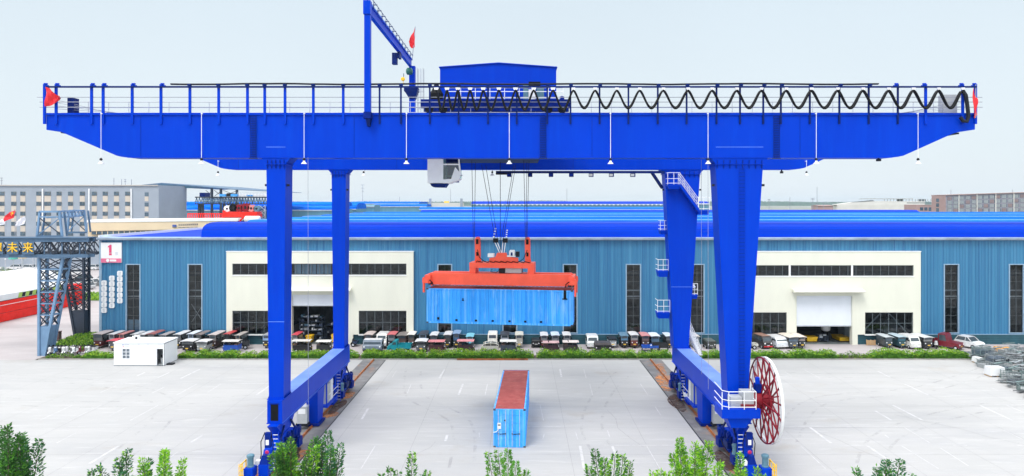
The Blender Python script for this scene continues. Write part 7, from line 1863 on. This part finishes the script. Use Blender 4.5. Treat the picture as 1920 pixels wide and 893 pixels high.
barrel_shed('barrel_roofed_shed', 'distant blue-roofed shed right of the far narrow crane leg', 655, 786, 420, 378.3, 381.8, 390, 40, 1)
barrel_shed('barrel_roofed_shed', 'teal-walled shed stepping down right of the far narrow crane leg', 655, 702, 330, 384, 387, 400, 14, 1, M['shedteal'])
barrel_shed('barrel_roofed_shed', 'pale shed with low blue roof left of the twin-towered works', 700, 800, 380, 383, 387, 395, 20, 1)
barrel_shed('barrel_roofed_shed', 'longest distant blue roof behind the hoist ropes and the broad far leg', 884, 1330, 360, 377.6, 382.5, 392, 30, 1, M['roof'])
b = MB(); Yk = 359; [b.box(WX(px, Yk), WX(px + 3.2, Yk), Yk - .5, Yk - .35, WZ(385, Yk), WZ(383.4, Yk), M['white']) for px in range(893, 1245, 8)]; tag(b.build('roof_light_row'), 'row of white roof lights along the longest distant blue roof', 'roof lights')
barrel_shed('barrel_roofed_shed', 'mid-distance blue shed roof just behind the warehouse ridges under the cab', 786, 1300, 310, 388.5, 392.5, 398, 24, 1)
t = thing('twin_towered_works', 'pale concrete works with a slim tower at each end', 'factory', (WX(836, 400), 400, 0)); Y = 400
b = MB(); b.box(WX(806, Y), WX(866, Y), Y, Y + 15, 0, WZ(380.5, Y), M['paleconc']); b.build('wall', t)
for px in (806.5, 865): b = MB(); x = WX(px, Y); b.taper((x - .9, x + .9, Y - .5, Y + 1.5), 0, (x - .6, x + .7, Y - .5, Y + 1.3), WZ(372.5, Y), M['officegrey']); b.build('tower', t)
b = MB(); b.box(WX(832, Y), WX(841, Y), Y + 2, Y + 4, WZ(380.4, Y), WZ(377.5, Y), M['yellow']); b.build('roof_plant', t)
# right: pale hall, brick offices
Yp = 420
ph = thing('pale_hall', 'long pale hall with stepped curved roof beyond the blue roofs', 'hall', (WX(1640, Yp), Yp, 0))
b = MB(); b.box(WX(1570, Yp), WX(1735, Yp), Yp, Yp + 6, 0, WZ(384, Yp), M['paleconc']); b.build('wall', ph)
b = MB(); b.prism_y([(WX(1566, Yp), WZ(383.9, Yp)), (WX(1735, Yp), WZ(383.9, Yp)), (WX(1735, Yp), WZ(378, Yp)), (WX(1640, Yp), WZ(377.3, Yp)), (WX(1600, Yp), WZ(379.5, Yp))], Yp + .5, Yp + 5.5, M['paleconc']); b.prism_y([(WX(1600, Yp), WZ(379.5, Yp) + .1), (WX(1640, Yp), WZ(377.2, Yp) + .05), (WX(1638, Yp), WZ(376, Yp) + .1), (WX(1618, Yp), WZ(377.6, Yp))][::-1], Yp + .4, Yp + 5.6, M['mullion']); b.build('roof', ph)
b = MB(); b.box(WX(1657, Yp), WX(1748, Yp), Yp + 20, Yp + 30, WZ(373.5, Yp + 20), WZ(372.2, Yp + 20), M['grey'])
for k in range(16): px = 1659 + 5.8 * k; b.box(WX(px, Yp + 20) - .15, WX(px, Yp + 20) + .15, Yp + 20.2, Yp + 20.6, WZ(378, Yp + 20), WZ(373.5, Yp + 20), M['grey'])
b.box(WX(1685, Yp + 22), WX(1694, Yp + 22), Yp + 22, Yp + 24, WZ(378, Yp + 22), WZ(373.6, Yp + 22), M['mullion']); b.box(WX(1724, Yp + 22), WX(1736, Yp + 22), Yp + 22, Yp + 24, WZ(378, Yp + 22), WZ(373.6, Yp + 22), M['mullion']); b.build('roof_pergola', ph)
lk = thing('brick_link_block', 'low brick link block between the pale hall and the brick office', 'building', (WX(1735, 380), 380, 0)); Y = 380
b = MB(); b.box(WX(1718, Y), WX(1748, Y), Y, Y + 12, 0, WZ(384, Y), M['brick']); b.build('wall', lk); b = MB(); b.box(WX(1724, Y), WX(1748, Y), Y - .5, Y + 12.5, WZ(381.5, Y), WZ(380, Y), M['mullion']); b.build('roof_edge', lk)
facade_windows(lk, [(1725, 1731, 389, 395), (1733, 1739, 389, 395), (1741, 1746, 389, 396)], Y, M['officeglass'])
rb2 = thing('red_shed', 'small brick-red shed before the woodland left of the pale hall', 'shed', (WX(1550, 400), 400, 0)); Y = 400
b = MB(); b.box(WX(1535, Y), WX(1562, Y), Y, Y + 10, 0, WZ(386, Y), M['brick']); b.build('wall', rb2); b = MB(); b.prism_x([(Y - .5, WZ(386, Y) + .01), (Y + 10.5, WZ(386, Y) + .01), (Y + 5, WZ(384.5, Y))], WX(1534, Y), WX(1562.5, Y), M['brick']); b.build('roof', rb2)
Yk = 330
bk = thing('brick_office', 'wide brick office block with a dense grid of windows beyond the blue roof', 'office', (WX(1850, Yk), Yk, 0))
b = MB(); xb, xc = WX(1774, Yk), WX(2010, Yk); xa = xb; Yback = xb * FP / (1747 - CX)
b.prism_y([(xb, 0), (xc, 0), (xc, WZ(359, Yk)), (xb, WZ(366.5, Yk))], Yk + .3, Yback, M['brickdark']); b.build('wall', bk)
b = MB(); b.box(xb - .12, xb - .004, Yk + .3, Yback, 0, WZ(366.6, Yk), M['brick']); b.build('end_wall', bk)
b = MB(); b.prism_y([(xa - .2, WZ(366.4, Yk)), (xc, WZ(358.9, Yk)), (xc, WZ(357.8, Yk)), (xa - .2, WZ(365.4, Yk))], Yk - .3, Yback + .2, M['brick']); b.build('parapet', bk)
for k in range(3): b = MB(); b.box(xb - .2, xb - .124, xb * FP / (1761 - CX), xb * FP / (1756 - CX), WZ(379 + 9 * k, Yk + 6), WZ(372.5 + 9 * k, Yk + 6), M['officeglass']); b.build('window', bk)
for k in range(4):
    for j in range(13):
        px = 1776.5 + 11.4 * j; sl_p = -.0355 * (px - 1774)
        y0_ = 369.3 + sl_p * (1 - k * .22) + 7.6 * k
        f = MB(); f.box(WX(px, Yk), WX(px + 9.3, Yk), Yk + .2, Yk + .297, WZ(y0_ + 6.2, Yk), WZ(y0_, Yk), M['officeglass'])
        wn = f.build('window', bk)
        g = MB(); [g.box(WX(px + q, Yk) - .13, WX(px + q, Yk) + .13, Yk + .1, Yk + .197, WZ(y0_ + 6.2, Yk), WZ(y0_, Yk), M['brick'] if (j + k) % 4 == 0 else M['grey']) for q in (1.2, 3.2, 5.2, 7.2)]
        g.build('window_mullions', wn)
b = MB(); 
for px in (1798, 1832, 1867, 1901): b.box(WX(px, Yk) - .2, WX(px, Yk) + .2, Yk - .1, Yk + .19, 0, WZ(364 - .03 * (px - 1774), Yk), M['paleconc'])
b.build('pilaster', bk)
for px, yt in ((1783, 356), (1898, 355)):
    b = MB(); x = WX(px, Yk + 5); b.tube([(x, Yk + 5, WZ(366, Yk)), (x, Yk + 5, WZ(yt, Yk + 5))], .1, M['wiregrey'], 5); b.build('aerial', bk)
# far woodland and hill
b = MB(); rng = random.Random(17); prof = []
for k in range(141):
    x = -3600 + 78 * k; prof.append((x, 26 + 9 * noise.noise((x * .0025, 1.3, 0)) + 3.6 * noise.noise((x * .012, 4, 0))))
b.prism_y([(-3600, -.5)] + [(7320, -.5)] + prof[::-1], 4500, 4700, M['forest'])
def pick(r):
    x = r.uniform(-2600, 4000); k = (x + 3600) / 78; i = int(k); zt = prof[i][1] + (prof[i + 1][1] - prof[i][1]) * (k - i)
    return (x, r.uniform(4494, 4540), max(0, zt - abs(r.gauss(0, 6)) + 2.5)), M['forest']
leaves_into(b, rng, 9000, pick, 6.0, None)
o = b.build('far_woodland', fix=False); o['kind'] = 'stuff'; tag(o, 'hazy belt of far woodland along the horizon', 'woodland')
# masts on the horizon
def mast(px, yt, yb, Y, label, head=None):
    t = thing('mast', label, 'mast', (WX(px, Y), Y, 0), 'masts on the skyline'); b = MB(); x = WX(px, Y); b.tube([(x, Y, 0), (x, Y, WZ(yt, Y))], [.22, .12], M['wiregrey'], 5); b.build('pole', t)
    if head:
        h = MB()
        for dz, w_ in head: z = WZ(yt + dz, Y); h.box(x - w_, x + w_, Y - .1, Y + .1, z - .12, z + .12, M['wiregrey'])
        h.build('head', t)
mast(680, 347, 381, 450, 'cross-armed mast between the narrow far leg and the cab', [(0, 1.2), (6, 1.0), (12, .7)])
mast(845, 355, 381, 450, 'plain thin mast behind the twin-towered works')
mast(749, 369, 381, 460, 'short thin mast left of the twin-towered works')
mast(1063, 354, 380, 460, 'thin mast right of the hoist ropes')
mast(1532, 351, 392, 380, 'thin tall mast just right of the floodlight masts')
mast(1442, 374, 392, 380, 'floodlight mast nearest the broad near crane leg', [(0, .7), (1.5, .7)])
mast(1524, 372, 392, 380, 'floodlight mast beside the thin tall mast', [(0, 1.2), (1.5, .5), (3, 1.2)])
mast(1544, 380, 393, 380, 'short lamp mast before the small red shed', [(0, .9)])
mast(1481, 370, 392, 420, 'faint mast in front of the woodland')
mast(3, 334, 350, 300, 'far mast above the left end of the grey office', [(0, .5), (5, .5)])

# ================================================================ HEAP OF STEEL CAGES
rng = random.Random(21); HGp = 'wire cages in the heap'
def cage(x, y, z, rz, tilt, w_, d, h, label, m):
    t = thing('steel_cage', label, 'cage', (0, 0, 0), HGp); b = MB()
    for sx_ in (-w_ / 2, w_ / 2):
        for sy in (-d / 2, d / 2): b.box(sx_ - .025, sx_ + .025, sy - .025, sy + .025, 0, h, m)
    for zz in (0, h):
        for sx_ in (-w_ / 2, w_ / 2): b.box(sx_ - .025, sx_ + .025, -d / 2, d / 2, zz - .025, zz + .025, m)
        for sy in (-d / 2, d / 2): b.box(-w_ / 2, w_ / 2, sy - .026, sy + .026, zz - .026, zz + .026, m)
    b.build('frame', t); g = MB(); n = 7
    for k in range(1, n):
        q = -w_ / 2 + w_ * k / n; [g.box(q - .012, q + .012, sy - .012, sy + .012, 0, h, m) for sy in (-d / 2, d / 2)]
        q = -d / 2 + d * k / n; [g.box(sx_ - .012, sx_ + .012, q - .012, q + .012, 0, h, m) for sx_ in (-w_ / 2, w_ / 2)]
    for k in range(1, 4): [g.box(-w_ / 2, w_ / 2, sy - .012, sy + .012, h * k / 4 - .012, h * k / 4 + .012, m) for sy in (-d / 2, d / 2)]
    g.box(-w_ / 2 + .03, w_ / 2 - .03, -d / 2 + .03, d / 2 - .03, .03, h * .55, M['rackmat'] if rng.random() < .5 else M['grey'])
    g.build('wire_mesh', t); t.location = (x, y, z); t.rotation_euler = (tilt, 0, rz)
cm = [vmat((.22, .25, .26), .5, 'dull_steel'), vmat((.33, .36, .38), .5, 'dull_steel'), vmat((.12, .13, .14), .6, 'dull_steel'), vmat((.14, .2, .2), .6, 'dull_steel')]
hp = []
edge_pts = [(1822, 673), (1838, 684), (1852, 692), (1872, 700), (1890, 712), (1905, 724), (1925, 738), (1945, 752)]
for px, py in edge_pts:
    Y = YG(py); hp.append((WX(px + 12, Y), Y + .6, 0))
for k in range(62):
    y = rng.uniform(66, 84); xmin = 54.2 - (83 - y) * .35 + max(0, (74 - y)) * .05; x = rng.uniform(xmin + 1, 72); hp.append((x, y, rng.choice((0, 0, .8, .9))))
for i, (x, y, z) in enumerate(hp):
    cage(x, y, z, rng.uniform(-.6, .6), rng.uniform(-.15, .15) if z else 0, rng.uniform(1.2, 2.4), rng.uniform(.9, 1.3), rng.uniform(.5, 1.0), 'dull grey wire cage lying in the heap at the right edge', rng.choice(cm))
b = MB()
for k in range(900):
    y = rng.uniform(65.5, 84.6); xmin = 53.9 - (83 - y) * .35; x = rng.uniform(xmin + .6, 74); z = .1 + rng.random() * 1.35 * min(1, (x - xmin) / 3); a = rng.uniform(-.5, .6); L = rng.uniform(.5, 1.8)
    dx, dy = math.cos(a) * L / 2, math.sin(a) * L / 2; b.beam((x - dx, y - dy, z), (x + dx, y + dy, z + rng.uniform(-.2, .2)), rng.uniform(.05, .34), rng.uniform(.03, .08), rng.choice(cm))
o = b.build('scrap_metal', fix=False); o['kind'] = 'stuff'; tag(o, 'tangle of loose grey steel strips heaped over the wire cages', 'scrap metal')
for px0, px1, py, h, lab in ((1857, 1886, 707.5, 1.0, 'white wrapped pallet load in front of the cage heap'), (1833, 1845, 683, .7, 'small white sack at the corner of the cage heap')):
    Y = YG(py); x0_, x1_ = WX(px0, Y), WX(px1, Y); t = thing('wrapped_load', lab, 'load', ((x0_ + x1_) / 2, Y, 0), 'white loads by the cage heap')
    b = MB(); b.taper((x0_, x1_, Y, Y + 1.1), .14, (x0_ + .08, x1_ - .06, Y + .06, Y + 1.05), h, M['machinewhite']); b.build('wrap', t); b = MB(); [b.box(x0_ + q - .06, x0_ + q + .06, Y + .05, Y + 1.05, .01, .138, wood) for q in (.12, (x1_ - x0_) / 2, x1_ - x0_ - .12)]; b.build('pallet', t)

# air between the yard and the horizon
hz = MB(); hz.box(-7600, 7600, -200, 5200, -1.1, 60, None if False else M['white']); ho_ = hz.build('haze'); ho_['kind'] = 'stuff'
hm = bpy.data.materials.new('haze_air'); hm.use_nodes = True; hn = hm.node_tree; hn.nodes.remove(hn.nodes['Principled BSDF'])
pv = nd(hn, 'ShaderNodeVolumePrincipled'); pv.inputs['Color'].default_value = (.74, .88, 1.0, 1); pv.inputs['Density'].default_value = .00010; pv.inputs['Anisotropy'].default_value = .2
hn.links.new(pv.outputs[0], hn.nodes['Material Output'].inputs['Volume']); ho_.data.materials.clear(); ho_.data.materials.append(hm)
# ================================================================ FOREGROUND TREES
def tree(name, label, px, ytop, Y, width_px, shoots, pal, seed, lean=0, h0=None, leaf_s=.115, group='young trees in front of the yard', dens=1.0):
    rng = random.Random(seed); X = WX(px, Y); ztop = WZ(ytop, Y); wd = width_px * Y / FP
    t = thing(name, label, 'tree', (X, Y, 0), group)
    zc = max(1.4, ztop - 5.2)
    b = MB(); b.tube([(X, Y, 0), (X + .05, Y, zc * .6), (X + .02, Y, zc), (X, Y, zc + (ztop - zc) * .55)], [.15, .12, .095, .04], M['twig'], 8)
    tips = []
    for k in range(shoots):
        u = (k + .5) / shoots * 2 - 1; u += rng.uniform(-.12, .12)
        xt = X + u * wd / 2; yt = Y + rng.uniform(-.45, .45) * wd; zt = ztop - (abs(u) ** 1.5) * wd * rng.uniform(.08, .38) - rng.random() * .45 * (0 if k == shoots // 2 else 1)
        zb = zc + (zt - zc) * rng.uniform(0, .35)
        p = [Vector((X + .02, Y, zb)), Vector((X + (xt - X) * .55, Y + (yt - Y) * .6, zb + (zt - zb) * .45)), Vector((xt + lean * .15, yt, zt))]
        b.tube(p, [.05, .03, .008], M['twig'], 5); tips.append(p)
    b.build('trunk', t)
    c = MB()
    for p in tips:
        L = (p[2] - p[0]).length; n = int(330 * L * dens / (1 + .04 * shoots))
        for _ in range(n):
            f = rng.random() ** .8; q = p[0] * (1 - f) ** 2 + p[1] * 2 * f * (1 - f) + p[2] * f * f
            spread = (.42 * (1 - f) ** .7 + .09) * (1 + .4 * noise.noise(q * 2.1))
            a = rng.uniform(0, 6.28); rr_ = spread * math.sqrt(rng.random())
            if noise.noise(q * 3.1 + Vector((a, 0, 0))) < -.28: continue
            o_ = Vector((math.cos(a), math.sin(a), rng.uniform(-.35, .55))); q = q + o_ * rr_
            d = (o_ + Vector((0, 0, rng.uniform(.1, .9)))).normalized(); u, v = frame_of(d); w_ = (u * math.cos(a * 3) + v * math.sin(a * 3))
            s_ = leaf_s * rng.uniform(.55, 1.3) * (1 - .45 * f)
            k = rng.random(); fl = noise.noise(q * 1.3)
            m = pal[0] if k < .45 - fl * .5 else (pal[1] if k < .82 - fl * .4 else pal[2])
            c.poly([q, q + d * s_ + w_ * s_ * .42, q + d * s_ * 2.1, q + d * s_ - w_ * s_ * .42], m)
    c.build('crown', t, fix=False)
D, MI, LI, BLG = M['leafdark'], M['leafmid'], M['leaflight'], M['leafblue']
tree('young_tree', 'dark green tree at the bottom left corner, taller of its pair', 14, 797, 30, 60, 5, (D, D, MI), 1)
tree('young_tree', 'dark green tree leaning beside the bottom left corner tree', 42, 815, 30.5, 44, 4, (BLG, D, MI), 2)
tree('young_tree', 'bushy dark tree with four spires right of the bottom left corner', 228, 848, 31, 96, 6, (BLG, D, LI), 3)
tree('young_tree', 'three-spired yellow-green tree beside the bushy dark one', 306, 838, 31, 66, 4, (MI, LI, LI), 4)
tree('young_tree', 'wide bright green tree in front of the left crane bogie', 552, 812, 33, 96, 9, (D, MI, LI), 5, dens=1.2)
tree('young_tree', 'thin spired tree right of the tree before the left bogie', 612, 815, 33, 56, 5, (D, BLG, MI), 6)
tree('young_tree', 'loose three-spired tree left of the standing container', 766, 853, 31, 104, 6, (D, MI, LI), 7, dens=.85)
tree('young_tree', 'small fresh green tree tip below the standing container', 953, 843, 32, 90, 5, (MI, MI, LI), 8, dens=.9)
tree('young_tree', 'mixed green tree tip midway between container and right bogie', 1145, 843, 31, 104, 6, (D, MI, LI), 9, dens=.95)
tree('young_tree', 'brightest lime green tree in front of the right rail', 1300, 828, 31, 96, 7, (MI, LI, LI), 10, dens=1.3)
tree('young_tree', 'small lime green tree covering the foot of the right bogie', 1395, 862, 31, 70, 6, (MI, LI, MI), 11, dens=1.1)
tree('young_tree', 'small lime tree tip left of the brightest tree', 1238, 880, 31, 40, 3, (MI, LI, LI), 12)
tree('young_tree', 'dark sparse tree tip alone at the bottom right', 1655, 846, 30, 96, 6, (BLG, D, MI), 13, dens=.8)
